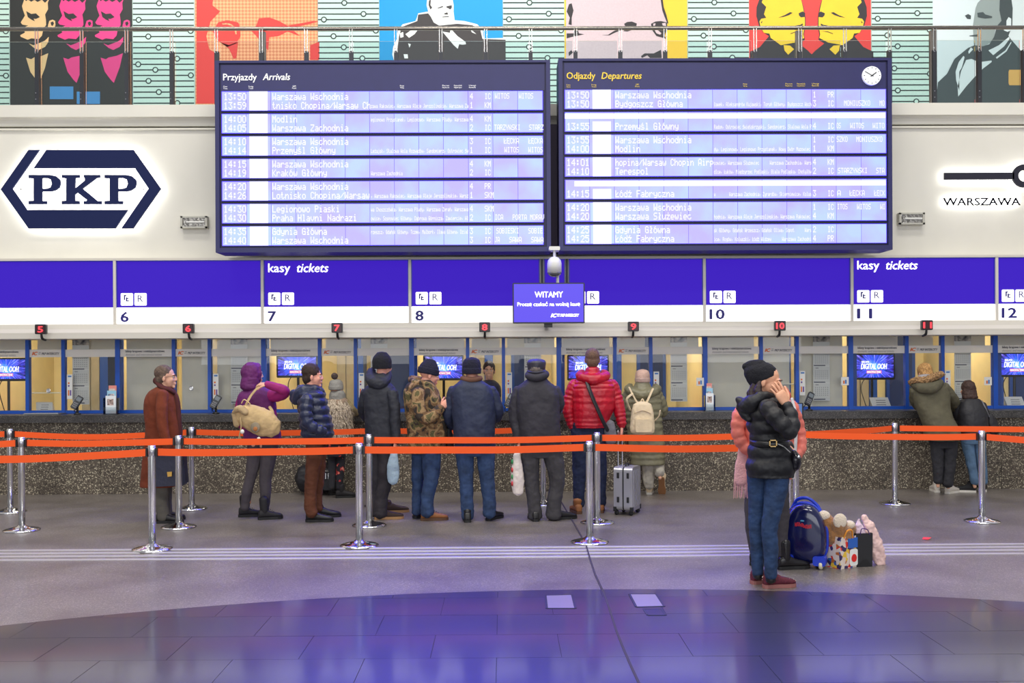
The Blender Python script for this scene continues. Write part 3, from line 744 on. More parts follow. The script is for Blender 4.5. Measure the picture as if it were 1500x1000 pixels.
def intercom(c, t):
    obj('ring', MB().torus(c, .022, .008, 16), CHROME, t, True); obj('plate', MB().lathe([(.004, -.004), (.018, -.004), (.018, .004), (.004, .004)], c, 14, Matrix.Rotation(R(90), 3, 'X')), STEEL, t)
intercom(c, t)
c = (X(280, YG-.03), YG-.035, Z(566, YG)); t = thing('speech_ring', c, 'round chrome intercom ring on the middle pane of window six', 'intercom', 'intercom rings on the window glass'); intercom(c, t)

# ---------------------------------------------------------------- departure boards
CELL = []
def cellmat(i):
    def f(nt, N, L, b, co):
        n = N.new('ShaderNodeTexNoise'); n.inputs['Scale'].default_value = 1.6+.2*i; n.inputs['Detail'].default_value = 3; L.new(co, n.inputs['Vector'])
        r = N.new('ShaderNodeValToRGB'); r.color_ramp.elements[0].position = .38; r.color_ramp.elements[1].position = .62
        r.color_ramp.elements[0].color = (.52, .46, 15, 1); r.color_ramp.elements[1].color = (.52, .68, 15, 1)
        L.new(n.outputs['Fac'], r.inputs[0]); L.new(r.outputs[0], b.inputs['Emission Color']); b.inputs['Emission Strength'].default_value = 1
        b.inputs['Base Color'].default_value = (.02, .02, .05, 1)
    return node_mat('lit_cell_%d' % i, f, rough=.3)
CELLS = [cellmat(i) for i in range(3)]
EDGE = glow('cell_edge', (.20, .12, 3.0), 1.0)
BTXT = glow('board_text', (1.0, 1.0, 1.4), 1.0)
ARR = [(('13:50', 'Warszawa Wschodnia', '', '4', 'IC', (('WITOS', 725, 746), ('WITOS', 760, 781))), ('13:59', 'tnisko Chopina/Warsaw Ch', 'zawa Rakowiec, Warszawa Aleje Jerozolimskie, Warszawa Za', '1', 'KM', ())),
 (('14:00', 'Modlin', 'egionowo Przystanek, Legionowo, Warszawa Płudy, Warszawa', '4', 'KM', ()), ('14:05', 'Warszawa Zachodnia', '', '2', 'IC', (('TARZYŃSKI', 724, 762), ('STARZ', 775, 796)))),
 (('14:10', 'Warszawa Wschodnia', '', '3', 'IC', (('ŁĘCKA', 738, 760), ('ŁĘCKA', 774, 795))), ('14:14', 'Przemyśl Główny', 'Leżajsk, Stalowa Wola Rozwadów, Sandomierz, Ostrowiec Św', '1', 'IC', (('WITOS', 739, 760), ('WITOS', 774, 795)))),
 (('14:15', 'Warszawa Wschodnia', '', '4', 'KM', ()), ('14:19', 'Kraków Główny', 'Warszawa Zachodnia', '2', 'IC', ())),
 (('14:20', 'Warszawa Wschodnia', '', '4', 'PR', ()), ('14:26', 'Lotnisko Chopina/Warsaw', ', Warszawa Rakowiec, Warszawa Aleje Jerozolimskie, Warsz', '1', 'SKM', ())),
 (('14:30', 'Legionowo Piaski', 'wa Choszczówka, Warszawa Płudy, Warszawa Żerań, Warszawa', '4', 'SKM', ()), ('14:30', 'Praha Hlavni Nadrazi', 'owice, Sosnowiec Główny, Dąbrowa Górnicza, Zawiercie, Wł', '2', 'IC', (('ICA', 725, 737), ('PORTA MORAV', 751, 797)))),
 (('14:35', 'Gdynia Główna', 'rzeszcz, Gdańsk Główny, Tczew, Malbork, Iława Główna, Dział', '3', 'IC', (('SOBIESKI', 727, 760), ('SOBIE', 774, 795))), ('14:40', 'Warszawa Wschodnia', '', '3', 'IC', (('JA', 725, 732), ('SAWA', 746, 764), ('SAWA', 778, 796))))]
DEP = [(('13:50', 'Warszawa Wschodnia', '', '1', 'PR', ()), ('13:50', 'Bydgoszcz Główna', 'ławek, Aleksandrów Kujawski, Toruń Główny, Bydgoszcz Wsch', '3', 'IC', (('MONIUSZKO', 734, 772), ('MO', 786, 793)))),
 (None, ('13:55', 'Przemyśl Główny', 'Radom, Ostrowiec Świętokrzyski, Sandomierz, Stalowa Wola R', '4', 'IC', (('OS', 723, 729), ('WITOS', 743, 763), ('WITO', 776, 793)))),
 (('13:55', 'Warszawa Wschodnia', '', '1', 'IC', (('SZKO', 723, 739), ('MONIUSZKO', 752, 790))), ('14:00', 'Modlin', 'dy, Legionowo, Legionowo Przystanek, Nowy Dwór Mazowiec', '1', 'KM', ())),
 (('14:01', 'hopina/Warsaw Chopin Airp', 'cowiec, Warszawa Służewiec      Warszawa Zachodnia, Wars', '4', 'KM', ()), ('14:10', 'Terespol', 'dlce, Łuków, Międzyrzec Podlaski, Biała Podlaska, Chotyłów', '2', 'IC', (('STARZYŃSKI', 725, 768), ('STA', 781, 793)))),
 (None, ('14:15', 'Łódź Fabryczna', 'w        Warszawa Zachodnia, Żyrardów, Skierniewice, Kolus', '3', 'IC', (('A', 724, 729), ('ŁĘCKA', 742, 764), ('ŁĘCK', 778, 794)))),
 (('14:20', 'Warszawa Wschodnia', '', '1', 'IC', (('ITOS', 724, 739), ('WITOS', 753, 773), ('WI', 787, 794))), ('14:20', 'Warszawa Służewiec', 'hodnia, Warszawa Aleje Jerozolimskie, Warszawa Rakowiec', '4', 'KM', ())),
 (('14:25', 'Gdynia Główna', 'sk Główny, Gdańsk Wrzeszcz, Gdańsk Oliwa, Sopot      Wars', '2', 'IC', ()), ('14:25', 'Łódź Fabryczna', 'ice, Rogów, Koluszki, Łódź Widzew      Warszawa Zachodni', '4', 'PR', ()))]
def board(x0, x1, yt, yb, rows, off, r0y, title, pm, label):
    xa, za, xb, zb2 = rect(x0, yt, x1, yb, YB)
    t = thing('departure_board' if off else 'arrival_board', ((xa+xb)/2, YB, za), label, 'information board')
    ym = (x0+x1)/2
    obj('casing', MB().box(xa, YB+.03, za, xb, YB+.42, zb2), NAVYD, t)
    fr = MB()
    for q in ((xa, za, xb, za+.055), (xa, zb2-.03, xb, zb2), (xa, za+.0551, xa+.05, zb2-.0301), (xb-.05, za+.0551, xb, zb2-.0301)): fr.box(q[0], YB-.01, q[1], q[2], YB+.03, q[3])
    obj('frame', fr, NAVY, t)
    ys = [r0y-1.6+32.9*i for i in range(8)]
    hz = Z(ys[0], YB, ym)
    obj('header_panel', MB().box(xa+.07, YB+.005, hz, xb-.07, YB+.03, zb2-.05), NAVY, t)
    obj('back_panel', MB().box(xa+.05, YB+.015, za+.05, xb-.05, YB+.035, zb2-.03), mat('board_gap', (24, 22, 70), .5), t)
    dx = off
    cx = [327, 362.5, 398.5, 434.7, 471, 507, 543, 579, 615, 651, 687.5, 723.5, 760, 796.5]
    for i, (rw) in enumerate(rows):
        y0 = r0y+32.9*i; y1 = y0+27.0
        zz0, zz1 = Z(y1, YB, ym), Z(y0, YB, ym)
        ru = obj('display_row', MB().box(X(325.5+dx, YB), YB+.0, zz0-.012, X(798+dx, YB), YB+.025, zz1+.012), NAVYD, t)
        stuff_row = MB().box(X(326.3+dx, YB), YB-.003, zz0-.005, X(797+dx, YB), YB-.0, zz1+.005)
        obj('edge_glow', stuff_row, EDGE, ru)
        for j in range(13):
            a, b = X(cx[j]+dx, YB)+.003, X(cx[j+1]+dx, YB)-.003
            obj('display_cell', MB().box(a, YB-.006, zz0, b, YB-.003, zz1), CELLS[(i+j) % 3], ru)
        a, b = X(367+dx, YB), X(394+dx, YB)
        top = zz1+.004 if rw[0] else zz0+(zz1-zz0)*.52
        obj('white_field', MB().box(a, YB-.009, zz0-.004, b, YB-.006, top), BTXT, ru)
        if not rw[0]:
            a = X((326.5 if i == 1 else 340)+dx, YB)
            obj('solid_line', MB().box(a, YB-.009, zz0+(zz1-zz0)*.66, X(796+dx, YB), YB-.006, zz1-.012), BTXT, ru)
        items = []
        for li, ln in enumerate(rw):
            if not ln: continue
            yb_ = y0+(11.8 if li == 0 else 24.8)
            def bl(px): return yb_+(ym-px)*.0047
            tm, dest, via, pl_, ty, tr = ln
            items.append((tm, 328+dx, 360.5+dx, bl(344+dx), 10.5, 0, .012))
            items.append((dest, 399+dx, 399+dx+min(143.5, 6.25*len(dest)-1.5), bl(430+dx), 10.2, 0, .012))
            if via: items.append((via, 543.5+dx, 543.5+dx+min(142.5, 2.56*len(via)), bl(615+dx)-.6, 6, 0, .01))
            items.append((pl_, 688.5+dx, 692.8+dx, bl(690+dx), 9, 0, .01))
            items.append((ty, 710+dx, 710+dx+4.4*len(ty), bl(715+dx), 8.6, 0, .01))
            for (s_, a, b) in tr: items.append((s_, a+dx, b+dx, bl(750+dx)-.6, 8, 0, .01))
        dot_letters(ru, BTXT, items, YB-.008)
    if off: items = [('Odjazdy', 830, 872, 115.5, 9.5, 0, .012), ('Departures', 881, 940, 115.5, 9.5, .2, .012)]
    else: items = [('Przyjazdy', 327, 376, 117.6, 9.5, 0, .012), ('Arrivals', 385, 425, 117.2, 9.5, .2, .012)]
    letters(t, pm, items, YB-.0)
    small = []
    for a, b, s1_, s2_ in ((327, 333, 'Czas', 'Time'), (364, 371, 'Pociąg', 'Train'), (428, 434, 'Z', 'From'), (586, 592, 'Przez', 'Via'), (648, 658, 'Peron', 'Platform'), (665, 677, 'Przewoźnik', 'Operator'), (687, 697, 'Uwagi', 'Remarks')):
        small += [(s1_, a+dx, b+dx, r0y-7.5+(ym-a-dx)*.0047, 2), (s2_, a+dx, b+dx, r0y-4.6+(ym-a-dx)*.0047, 2)]
    letters(t, pm, small, YB-.0)
    return t
board(315.5, 806.5, 88.5, 369, ARR, 0, 133.2+.9, 0, WPRINT, 'blue arrivals board with lit lavender rows, left of the pair')
bd = board(818.5, 1306.5, 85.5, 366.5, DEP, 502.5, 131.6, 1, YPRINT, 'blue departures board with lit lavender rows, yellow title and clock, right of the pair')
c = P(1276, 111.5, YB)
ck = obj('clock', MB().lathe([(.01, -.03), (.112, -.03), (.116, -.005), (.112, .0), (.01, .0)], (c.x, YB, c.z), 32, Matrix.Rotation(R(-90), 3, 'X')), mat('clock_face', (236, 238, 240), .4, emit=(1, 1, 1), es=.25), bd)
mb = MB(); my = YB-.033
for i in range(12):
    a = R(30*i); d = Vector((math.sin(a), 0, math.cos(a))); n_ = Vector((d.z, 0, -d.x))*.004; q = Vector((c.x, my, c.z))
    mb.add([q+d*.085-n_, q+d*.085+n_, q+d*.1+n_, q+d*.1-n_], [(0, 1, 2, 3)])
obj('hour_marks', mb, mat('clock_ink', (70, 70, 84), .5), ck)
for a, ln, wd in ((55, .065, .006), (300, .09, .004)):
    d = Vector((math.sin(R(a)), 0, math.cos(R(a)))); n_ = Vector((d.z, 0, -d.x))*wd; q = Vector((c.x, my-.002, c.z))
    obj('hand', MB().add([q-d*.02-n_, q-d*.02+n_, q+d*ln+n_, q+d*ln-n_], [(0, 1, 2, 3)]), BLACK, ck)
# mounting mast between and behind the boards
struct('trim_20', MB().box(X(802, 12.8), 12.8, Z(368, 12.8), X(822, 12.8), YW, Z(182, 12.8)), mat('mast', (52, 40, 66), .6))

# ---------------------------------------------------------------- hanging camera and welcome screen
Yk = 12.25
c = P(812, 364, Yk)
t = thing('security_camera', (c.x, Yk, c.z), 'white capsule-shaped security camera hanging between the two boards', 'security camera')
PW = mat('camera_white', (226, 226, 220), .35)
obj('mount', MB().bbox(c.x-.065, Yk-.05, Z(367, Yk), c.x+.065, Yk+.2, Z(361.5, Yk), .01), PW, t)
obj('stem', MB().tube([(c.x, Yk, Z(367, Yk), .016), (c.x, Yk, Z(377, Yk), .016)], 10, 1), PW, t)
zc_, ze_ = Z(376, Yk), Z(402, Yk)
obj('housing', MB().lathe([(.01, 0), (.05, -.012), (.078, -.045), (.086, -.085), (.086, -.19)], (c.x, Yk, zc_), 24), PW, t, True)
obj('dome', MB().lathe([(.086, -.0), (.078, -.022), (.052, -.044), (.008, -.055)], (c.x, Yk, zc_-.19), 24), mat('smoked_dome', (96, 96, 98), .15), t, True)
t = thing('welcome_screen', (P(803, 473, 12.2).x, 12.2, Z(473.5, 12.2)), 'flat blue screen reading WITAMY hanging in front of the signs', 'screen')
xa, za, xb, zb2 = rect(751, 414, 856.5, 473.5, 12.2)
obj('housing', MB().bbox(xa, 12.2, za, xb, 12.26, zb2, .01), BLACK, t)
s_ = obj('display', MB().box(xa+.014, 12.196, za+.016, xb-.014, 12.2, zb2-.014), glow('screen_blue', (.085, .042, .86), 1.0), t)
letters(s_, SIGNT, [('WITAMY', 783.5, 824.5, 435.3, 8.3, 0, .012), ('Proszę czekać na wolną kasę', 758, 849.5, 448, 5.4, 0, .015), ('IC', 807, 816, 464.4, 5.2, .35, .05), ('=', 816, 820, 465.4, 8, .35, .02), ('PKP INTERCITY', 821, 848, 463.6, 4, .3, .03)], 12.193)
px_ = P(817, 410, 12.3).x
obj('ceiling_pipe', MB().tube([(px_, 12.32, zb2-.1, .018), (px_, 12.32, Z(400, 12.3), .018), (px_-.03, 12.5, Z(366, 12.3), .018)], 10, 1), PW, t)
obj('bracket', MB().box(P(797, 475, 12.3).x, 12.26, za-.045, P(809, 475, 12.3).x, 12.32, za+.02), BLACK, t)
obj('back_arm', MB().box(P(800, 475, 12.3).x, 12.3, za-.03, P(806, 475, 12.3).x, 12.80, za+.0), BLACK, t)

# emergency lamps
for (x0, y0, x1, y1, lab) in ((264.5, 316.5, 303.5, 334, 'rectangular emergency lamp on the wall left of the boards'), (1317, 311.5, 1354.5, 328.5, 'rectangular emergency lamp on the wall right of the boards')):
    xa, za, xb, zb2 = rect(x0, y0, x1, y1, YW-.08)
    t = thing('emergency_lamp', ((xa+xb)/2, YW, za), lab, 'lamp')
    fr = MB().box(xa, YW-.09, za, xb, YW-.07, za+.02).box(xa, YW-.09, zb2-.02, xb, YW-.07, zb2).box(xa, YW-.09, za, xa+.025, YW-.07, zb2).box(xb-.025, YW-.09, za, xb, YW-.07, zb2)
    obj('housing', MB().box(xa, YW-.07, za, xb, YW, zb2), mat('lamp_grey', (186, 184, 172), .4), t)
    obj('bezel', fr, mat('lamp_bezel', (196, 194, 182), .35), t)
    obj('reflector', MB().box(xa+.025, YW-.078, za+.02, xb-.025, YW-.071, zb2-.02), mat('lamp_reflector', (150, 146, 140), .15, .9, bump=.6, bscale=25), t)
    obj('tube', MB().tube([(xa+.08, YW-.083, (za+zb2)/2, .012), (xb-.04, YW-.083, (za+zb2)/2, .012)], 8, 1), mat('lamp_tube', (240, 240, 235), .3), t)

# ---------------------------------------------------------------- wall emblems, backlit
HALO = glow('backlight', (1, 1, .98), 9.0)
LOGO = mat('logo_navy', (26, 36, 80), .6, spec=.2); LOGOG = mat('logo_grey', (48, 48, 60), .6, spec=.2)
YL = YW-.065
t = thing('railway_logo', (P(119, 277, YL).x, YW, Z(277, YL)), 'large backlit navy PKP emblem in a hexagon on the white wall', 'wall sign')
def lp(pts, m, name, par, e0=0, thick=.03):
    q = [P(a, b, YL) for a, b in pts]; poly = [(v.x, v.z) for v in q]
    o = obj(name, MB().prism(poly, YL-thick, YL), m, par)
    c_ = (sum(p[0] for p in poly)/len(poly), sum(p[1] for p in poly)/len(poly))
    s2 = [(c_[0]+(p[0]-c_[0])*.985, c_[1]+(p[1]-c_[1])*.985) for p in poly]
    obj('backlight', MB().prism(s2, YL, YL+.006), HALO, o); return o
def z5(pts): return [(a/3.745, 180+b/3.745) for a, b in pts]
lp(z5([(162, 150), (222, 150), (74, 362), (154, 478), (706, 478), (636, 580), (162, 580), (10, 366)]), LOGO, 'left_bracket', t)
lp(z5([(260, 150), (736, 150), (886, 362), (734, 580), (670, 580), (820, 362), (744, 250), (190, 250)]), LOGO, 'right_bracket', t)
def lpoly(shapes, name, par):
    mb = MB(); bl = MB()
    for s_ in shapes:
        poly = [(P(a, b, YL).x, P(a, b, YL).z) for a, b in z5(s_)]
        mb.prism(poly, YL-.03, YL); bl.prism(poly, YL, YL+.004)
    o = obj(name, mb, LOGO, par); obj('backlight', bl, HALO, o)
def letterP(dx):
    out = [(162, 287), (280, 287), (312, 294), (334, 314), (337, 335), (330, 356), (308, 372), (280, 378), (236, 378), (236, 420), (242, 430), (262, 430), (262, 447), (162, 447), (162, 430), (186, 430), (192, 420), (192, 314), (186, 304), (162, 304)]
    body = [(162, 287), (236, 287), (236, 430), (262, 430), (262, 447), (162, 447), (162, 430), (190, 428), (190, 306), (162, 304)]
    bowl = [(236, 287), (280, 287), (312, 294), (334, 314), (337, 335), (330, 356), (308, 372), (280, 378), (236, 378), (236, 362), (262, 362), (282, 356), (290, 335), (284, 312), (262, 304), (236, 304)]
    return [[(a+dx, b) for a, b in body], [(a+dx, b) for a, b in bowl]]
K = [[(344, 287), (442, 287), (442, 302), (418, 304), (416, 362), (470, 318), (470, 302), (464, 302), (464, 287), (552, 287), (552, 302), (534, 304), (458, 362), (540, 430), (562, 430), (562, 447), (464, 447), (464, 430), (480, 430), (482, 424), (430, 384), (416, 394), (416, 428), (440, 430), (440, 447), (344, 447), (344, 430), (368, 428), (368, 306), (344, 302)]]
for a_, b_ in ((30, 277), (210, 277), (60, 232), (150, 232), (60, 325), (150, 325)):
    q = P(a_, b_, YL); obj('standoff', MB().box(q.x-.01, YL+.006, q.z-.01, q.x+.01, YW, q.z+.01), STEEL, t)
lpoly(letterP(0), 'letter', t); lpoly(K, 'letter', t); lpoly(letterP(416), 'letter', t)
t = thing('station_logo', (P(1500, 260, YL).x, YW, Z(260, YL)), 'backlit grey bar and ring emblem over the word WARSZAWA at the right edge', 'wall sign')
q = P(1498.5, 258, YL)
lp([(1382, 253.5), (1484, 253.0), (1484, 263.0), (1382, 263.5)], LOGOG, 'bar', t)
lp([(1513, 253.0), (1600, 252.6), (1600, 262.6), (1513, 263.0)], LOGOG, 'bar', t)
rg = MB(); n_ = 40; v = []
for i in range(n_):
    a = 2*math.pi*i/n_
    for rr, yy in ((.148, YL-.03), (.148, YL), (.072, YL), (.072, YL-.03)): v.append((q.x+rr*math.cos(a), yy, q.z+rr*math.sin(a)))
rg.add(v, [(4*i+j, 4*i+(j+1) % 4, 4*((i+1) % n_)+(j+1) % 4, 4*((i+1) % n_)+j) for i in range(n_) for j in range(4)])
ro = obj('ring', rg, LOGOG, t); obj('backlight', MB().annulus((q.x, q.z), .144, .076, YL+.004, 40), HALO, ro)
letters(t, mat('logo_black', (14, 12, 24), .7, spec=.1), [('WARSZAWA', 1382, 1494.5, 300.5-.0, 10.5, 0, .03)], YL-.01, 'letter_row')
xa, za, xb, zb2 = rect(1384, 291, 1494, 299, YL)
obj('backlight', MB().box(xa, YL+.0, za, xb, YL+.004, zb2), HALO, t)

# ---------------------------------------------------------------- posters on the balcony wall
MINT = mat('poster_mint', (196, 226, 216), .6); LINE = mat('poster_line', (34, 44, 46), .6)
def poly(par, pts, m, layer, name='print'):
    q = [P(a, b, YP) for a, b in pts]
    return obj(name, MB().flat([(v.x, v.z) for v in q], YP-.012-.003*layer), m, par)
def ptop(px0, px1, m, label, name='wall_poster'):
    xa, xb = X(px0, YP), X(px1, YP)
    t = thing(name, ((xa+xb)/2, YP-.012, zt), label, 'poster')
    obj('sheet', MB().box(xa+.003, YP-.012, zt+.002, xb-.003, YP-.001, 8.2), m, t); return t
order = ['left of the black portrait poster', 'between the black and the red halftone posters', 'between the red halftone and blue posters', 'between the blue and the pale pink posters', 'between the yellow-edged and red posters', 'right of the two yellow heads poster']
for i, px in enumerate((-73.5, 197, 468, 739, 1009.5, 1278.5)):
    t = ptop(px, px+90, MINT, 'mint poster with black lines and small rings '+order[i], 'line_poster')
    ln = MB(); a, b = X(px+.5, YP), X(px+89.5, YP)
    ztop = Z(4.4, YP); dz = 8.1*YP/F
    for k in range(-6, 19): ln.box(a, YP-.015, ztop-k*dz-.009, b, YP-.012, ztop-k*dz+.009)
    obj('lines', ln, LINE, t)
    for (dx, ry) in ((39, 0), (67, 2), (9, 3), (86, 5), (23, 6), (38, 8), (65, 10), (8, 11), (33, 12), (86, 13), (23, 14), (38, 16), (65, 18)):
        cxx = X(px+dx, YP)
        if cxx+.05 > b: cxx = b-.05
        zz = ztop-ry*dz
        rg = obj('ring', MB().annulus((cxx, zz), .048, .031, YP-.0165, 18), LINE, t)
        o = obj('disc', MB().add([(cxx+.035*math.cos(2*math.pi*i_/12), YP-.0158, zz+.035*math.sin(2*math.pi*i_/12)) for i_ in range(12)], [tuple(range(12))]), MINT, rg)
PB = mat('poster_black', (40, 42, 42), .6); PTAN = mat('poster_tan', (226, 190, 138), .6); PPINK = mat('poster_pink', (226, 62, 134), .6); PBL = mat('poster_box_blue', (66, 138, 200), .6)
t = ptop(17, 196.5, PB, 'black poster with one tan and two pink profile faces')
prof_ = [(235, -10), (212, 60), (222, 100), (240, 150), (200, 215), (215, 235), (270, 245), (235, 262), (232, 290), (240, 310), (195, 335), (200, 350), (265, 378), (300, 365), (370, 372), (400, 340), (415, 270), (440, 240), (438, 190), (430, 140), (458, 90), (455, 30), (470, -10)]
ear = [(470, 200), (500, 188), (525, 200), (528, 240), (515, 275), (480, 300), (452, 290), (458, 240)]
eye = [(252, 108), (300, 135), (345, 130), (382, 165), (345, 182), (322, 180), (335, 205), (300, 188), (268, 165)]
eari = [(482, 215), (505, 205), (515, 225), (500, 250), (488, 240)]
col1 = [(275, 412), (320, 430), (400, 400), (430, 385), (465, 350), (460, 400), (430, 445), (370, 475), (325, 455)]
col2 = [(250, 547), (300, 562), (325, 545), (400, 530), (460, 505), (430, 640), (375, 785), (345, 755), (290, 680)]
hair = [(235, -10), (250, 15), (270, 0), (300, 20), (330, 2), (360, 22), (400, 0), (430, 30), (450, 10), (470, -10)]
for i, m in enumerate((PTAN, PPINK, PPINK)):
    dx = i*352
    def sc(p): return [((a+dx)/6.45, b/6.45) for a, b in p]
    for s_, mm, l in ((prof_, m, 1), (ear, m, 1), (eye, PB, 2), (eari, PB, 2), (col1, m, 1), (col2, m, 1), (hair, PB, 2)): poly(t, sc(s_), mm, l)
for (a, b, c_, d) in ((73.5, 127, 108, 145.5), (113, 134.5, 147, 152.5)): poly(t, [(a, b), (c_, b), (c_, d), (a, d)], PBL, 1, 'blue_label')
PR = mat('poster_red', (232, 62, 58), .6)
def halft(nt, N, L, b, co):
    ck_ = N.new('ShaderNodeTexChecker'); ck_.inputs['Scale'].default_value = 26
    mp = N.new('ShaderNodeMapping'); mp.inputs['Rotation'].default_value = (0, R(45), 0); L.new(co, mp.inputs[0]); L.new(mp.outputs[0], ck_.inputs[0])
    ck_.inputs[1].default_value = lin((246, 178, 128))+(1,); ck_.inputs[2].default_value = lin((222, 132, 92))+(1,); L.new(ck_.outputs[0], b.inputs['Base Color'])
HT = node_mat('poster_halftone', halft, .6)
t = ptop(288, 468, HT, 'red and salmon halftone close-up face poster')
def zr(p, l, m=PR): poly(t, [(280+a/7.5, b/7.5) for a, b in p], m, l)
zr([(62, -10), (245, -10), (235, 60), (320, 130), (215, 240), (200, 300), (170, 400), (200, 540), (290, 600), (290, 1140), (62, 1140)], 1)
zr([(300, 250), (400, 225), (520, 250), (540, 300), (545, 400), (500, 480), (400, 520), (300, 450), (240, 350)], 2)
zr([(330, 470), (420, 500), (520, 460), (500, 640), (470, 650), (420, 540)], 2)
zr([(720, 280), (745, 205), (860, 195), (960, 230), (1060, 285), (1200, 400), (1060, 350), (960, 400), (860, 410), (850, 560), (720, 400), (660, 340)], 1)
zr([(1060, 285), (1340, 235), (1400, 240), (1200, 290), (1100, 300)], 2)
zr([(1310, 500), (1410, 460), (1410, 660), (1310, 660)], 1)
zr([(345, 262), (400, 258), (440, 268), (470, 290), (500, 330), (505, 380), (490, 380), (480, 330), (450, 290), (400, 272), (350, 275)], 3, HT)
PBLU = mat('poster_sky', (0, 150, 214), .6); PWH = mat('poster_white', (236, 240, 238), .6); PDK = mat('poster_dark', (58, 54, 56), .6)
t = ptop(558, 739, PBLU, 'blue poster with a seated bald man in a dark coat')
def zb3_(p, l, m): poly(t, [(550+a/7.5, b/7.5) for a, b in p], m, l)
zb3_([(570, -20), (562, 60), (580, 130), (470, 150), (455, 200), (440, 235), (300, 270), (250, 330), (235, 430), (195, 520), (185, 600), (215, 700), (1430, 700), (1430, 420), (1190, 425), (1180, 340), (1120, 270), (980, 235), (870, 225), (858, 130), (860, 60), (845, -20)], 1, PWH)
zb3_([(470, 165), (580, 150), (610, 190), (640, 250), (700, 285), (800, 275), (900, 265), (1060, 280), (1150, 320), (1175, 430), (1430, 440), (1430, 700), (235, 700), (245, 520), (260, 400), (290, 300), (460, 235)], 2, PDK)
zb3_([(600, -20), (838, -20), (845, 60), (835, 150), (825, 215), (790, 250), (720, 262), (650, 235), (620, 190), (590, 140), (615, 90)], 3, PWH)
zb3_([(590, 10), (610, 0), (605, 60), (625, 90), (605, 110), (585, 60)], 4, PDK)
zb3_([(680, 95), (740, 70), (745, 82), (690, 100)], 4, PDK); zb3_([(780, 75), (840, 62), (838, 95), (820, 110), (800, 95), (782, 90)], 4, PDK)
zb3_([(750, 155), (790, 140), (800, 165), (765, 165)], 4, PDK); zb3_([(730, 190), (805, 182), (808, 192), (740, 196)], 4, PDK)
zb3_([(825, 315), (900, 400), (990, 465), (995, 490), (960, 495), (920, 490), (905, 540), (860, 500), (735, 350), (820, 365)], 3, PWH)
for p in ([(330, 380), (400, 330), (480, 315), (430, 380), (370, 420)], [(270, 370), (305, 355), (310, 410), (275, 420)], [(360, 480), (390, 490), (375, 530)], [(1040, 320), (1110, 380), (1060, 360)], [(310, 600), (355, 600), (360, 645), (320, 645)]): zb3_(p, 3, PWH)
PPK = mat('poster_palepink', (208, 188, 194), .6, var=.04, vscale=40); PYE = mat('poster_yellow', (246, 200, 56), .6); PCH = mat('poster_charcoal', (44, 40, 44), .6)
t = ptop(829, 1009, PYE, 'pale pink and yellow poster with an enlarged face cropped at the brow')
def zp(p, l, m): poly(t, [(820+a/7.5, b/7.5) for a, b in p], m, l)
zp([(68, -10), (1110, -10), (1140, 140), (1185, 260), (1150, 330), (1160, 430), (1180, 560), (1180, 1140), (68, 1140)], 1, PPK)
zp([(1105, -10), (1128, -10), (1140, 80), (1170, 170), (1192, 260), (1180, 262), (1150, 190), (1125, 120)], 2, PCH)
zp([(705, 265), (740, 245), (790, 240), (845, 262), (840, 290), (800, 330), (740, 350), (700, 345), (720, 300)], 2, PCH)
zp([(460, 388), (530, 385), (600, 340), (675, 322), (670, 335), (600, 365), (545, 392)], 2, PCH)
zp([(1000, 265), (1050, 240), (1110, 235), (1175, 250), (1180, 300), (1150, 400), (1170, 430), (1060, 400), (1010, 330)], 2, PCH)
zp([(1040, 320), (1080, 340), (1115, 370), (1100, 385), (1060, 370), (1045, 345)], 3, PPK); zp([(1120, 260), (1160, 255), (1165, 290), (1130, 285)], 3, PPK); zp([(1025, 265), (1050, 260), (1045, 285), (1025, 290)], 3, PPK)
zp([(75, 130), (100, 50), (130, 40), (150, 120), (130, 200), (130, 280), (95, 270), (110, 200), (90, 160)], 2, PCH)
zp([(75, 370), (160, 370), (150, 320), (190, 310), (210, 370), (270, 380), (150, 405), (75, 425)], 2, PCH)
zp([(890, 620), (930, 590), (1030, 590), (1110, 550), (1120, 640), (990, 640), (960, 612), (900, 640)], 2, PCH); zp([(95, 580), (125, 555), (145, 580), (100, 620)], 2, PCH)
PYH = mat('poster_head_yellow', (236, 196, 44), .6, var=.03)
t = ptop(1099, 1278, PR, 'red poster with two mirrored yellow heads')
def zh(p, l, m, mirror=False):
    q = [((1478-a) if mirror else a, b) for a, b in p]
    poly(t, [(1090+a/7.5, b/7.5) for a, b in q], m, l)
for mi in (False, True):
    zh([(170, -20), (620, -20), (650, 80), (672, 200), (672, 290), (655, 380), (665, 440), (600, 480), (700, 560), (740, 600), (740, 1100), (62, 1100), (62, 570), (170, 520), (245, 430), (270, 400), (200, 350), (160, 280), (132, 180), (135, 80)], 1, PCH, mi)
    zh([(210, -20), (618, -20), (642, 80), (664, 200), (664, 290), (645, 380), (655, 420), (560, 470), (400, 500), (290, 420), (275, 372), (215, 365), (180, 310), (165, 240), (185, 210), (240, 200), (215, 160), (240, 80), (190, 30)], 2, PYH, mi)
    zh([(372, 198), (440, 172), (500, 138), (530, 145), (490, 170), (430, 190)], 3, PCH, mi); zh([(595, 150), (640, 130), (668, 150), (664, 190), (620, 195), (600, 175)], 3, PCH, mi)
    zh([(560, 282), (610, 278), (640, 262), (640, 284), (600, 292)], 3, PCH, mi); zh([(505, 372), (560, 350), (640, 345), (560, 358), (508, 378)], 3, PCH, mi)
    zh([(180, 250), (200, 232), (190, 260)], 3, PCH, mi)
    zh([(430, 500), (500, 505), (545, 545), (480, 605), (440, 560)], 3, PYH, mi)
PPA = mat('poster_paleblue', (214, 228, 232), .6); PSL = mat('poster_slate', (66, 78, 82), .6); PGR = mat('poster_grey', (146, 160, 160), .6); PTN = mat('poster_box_tan', (222, 176, 98), .6)
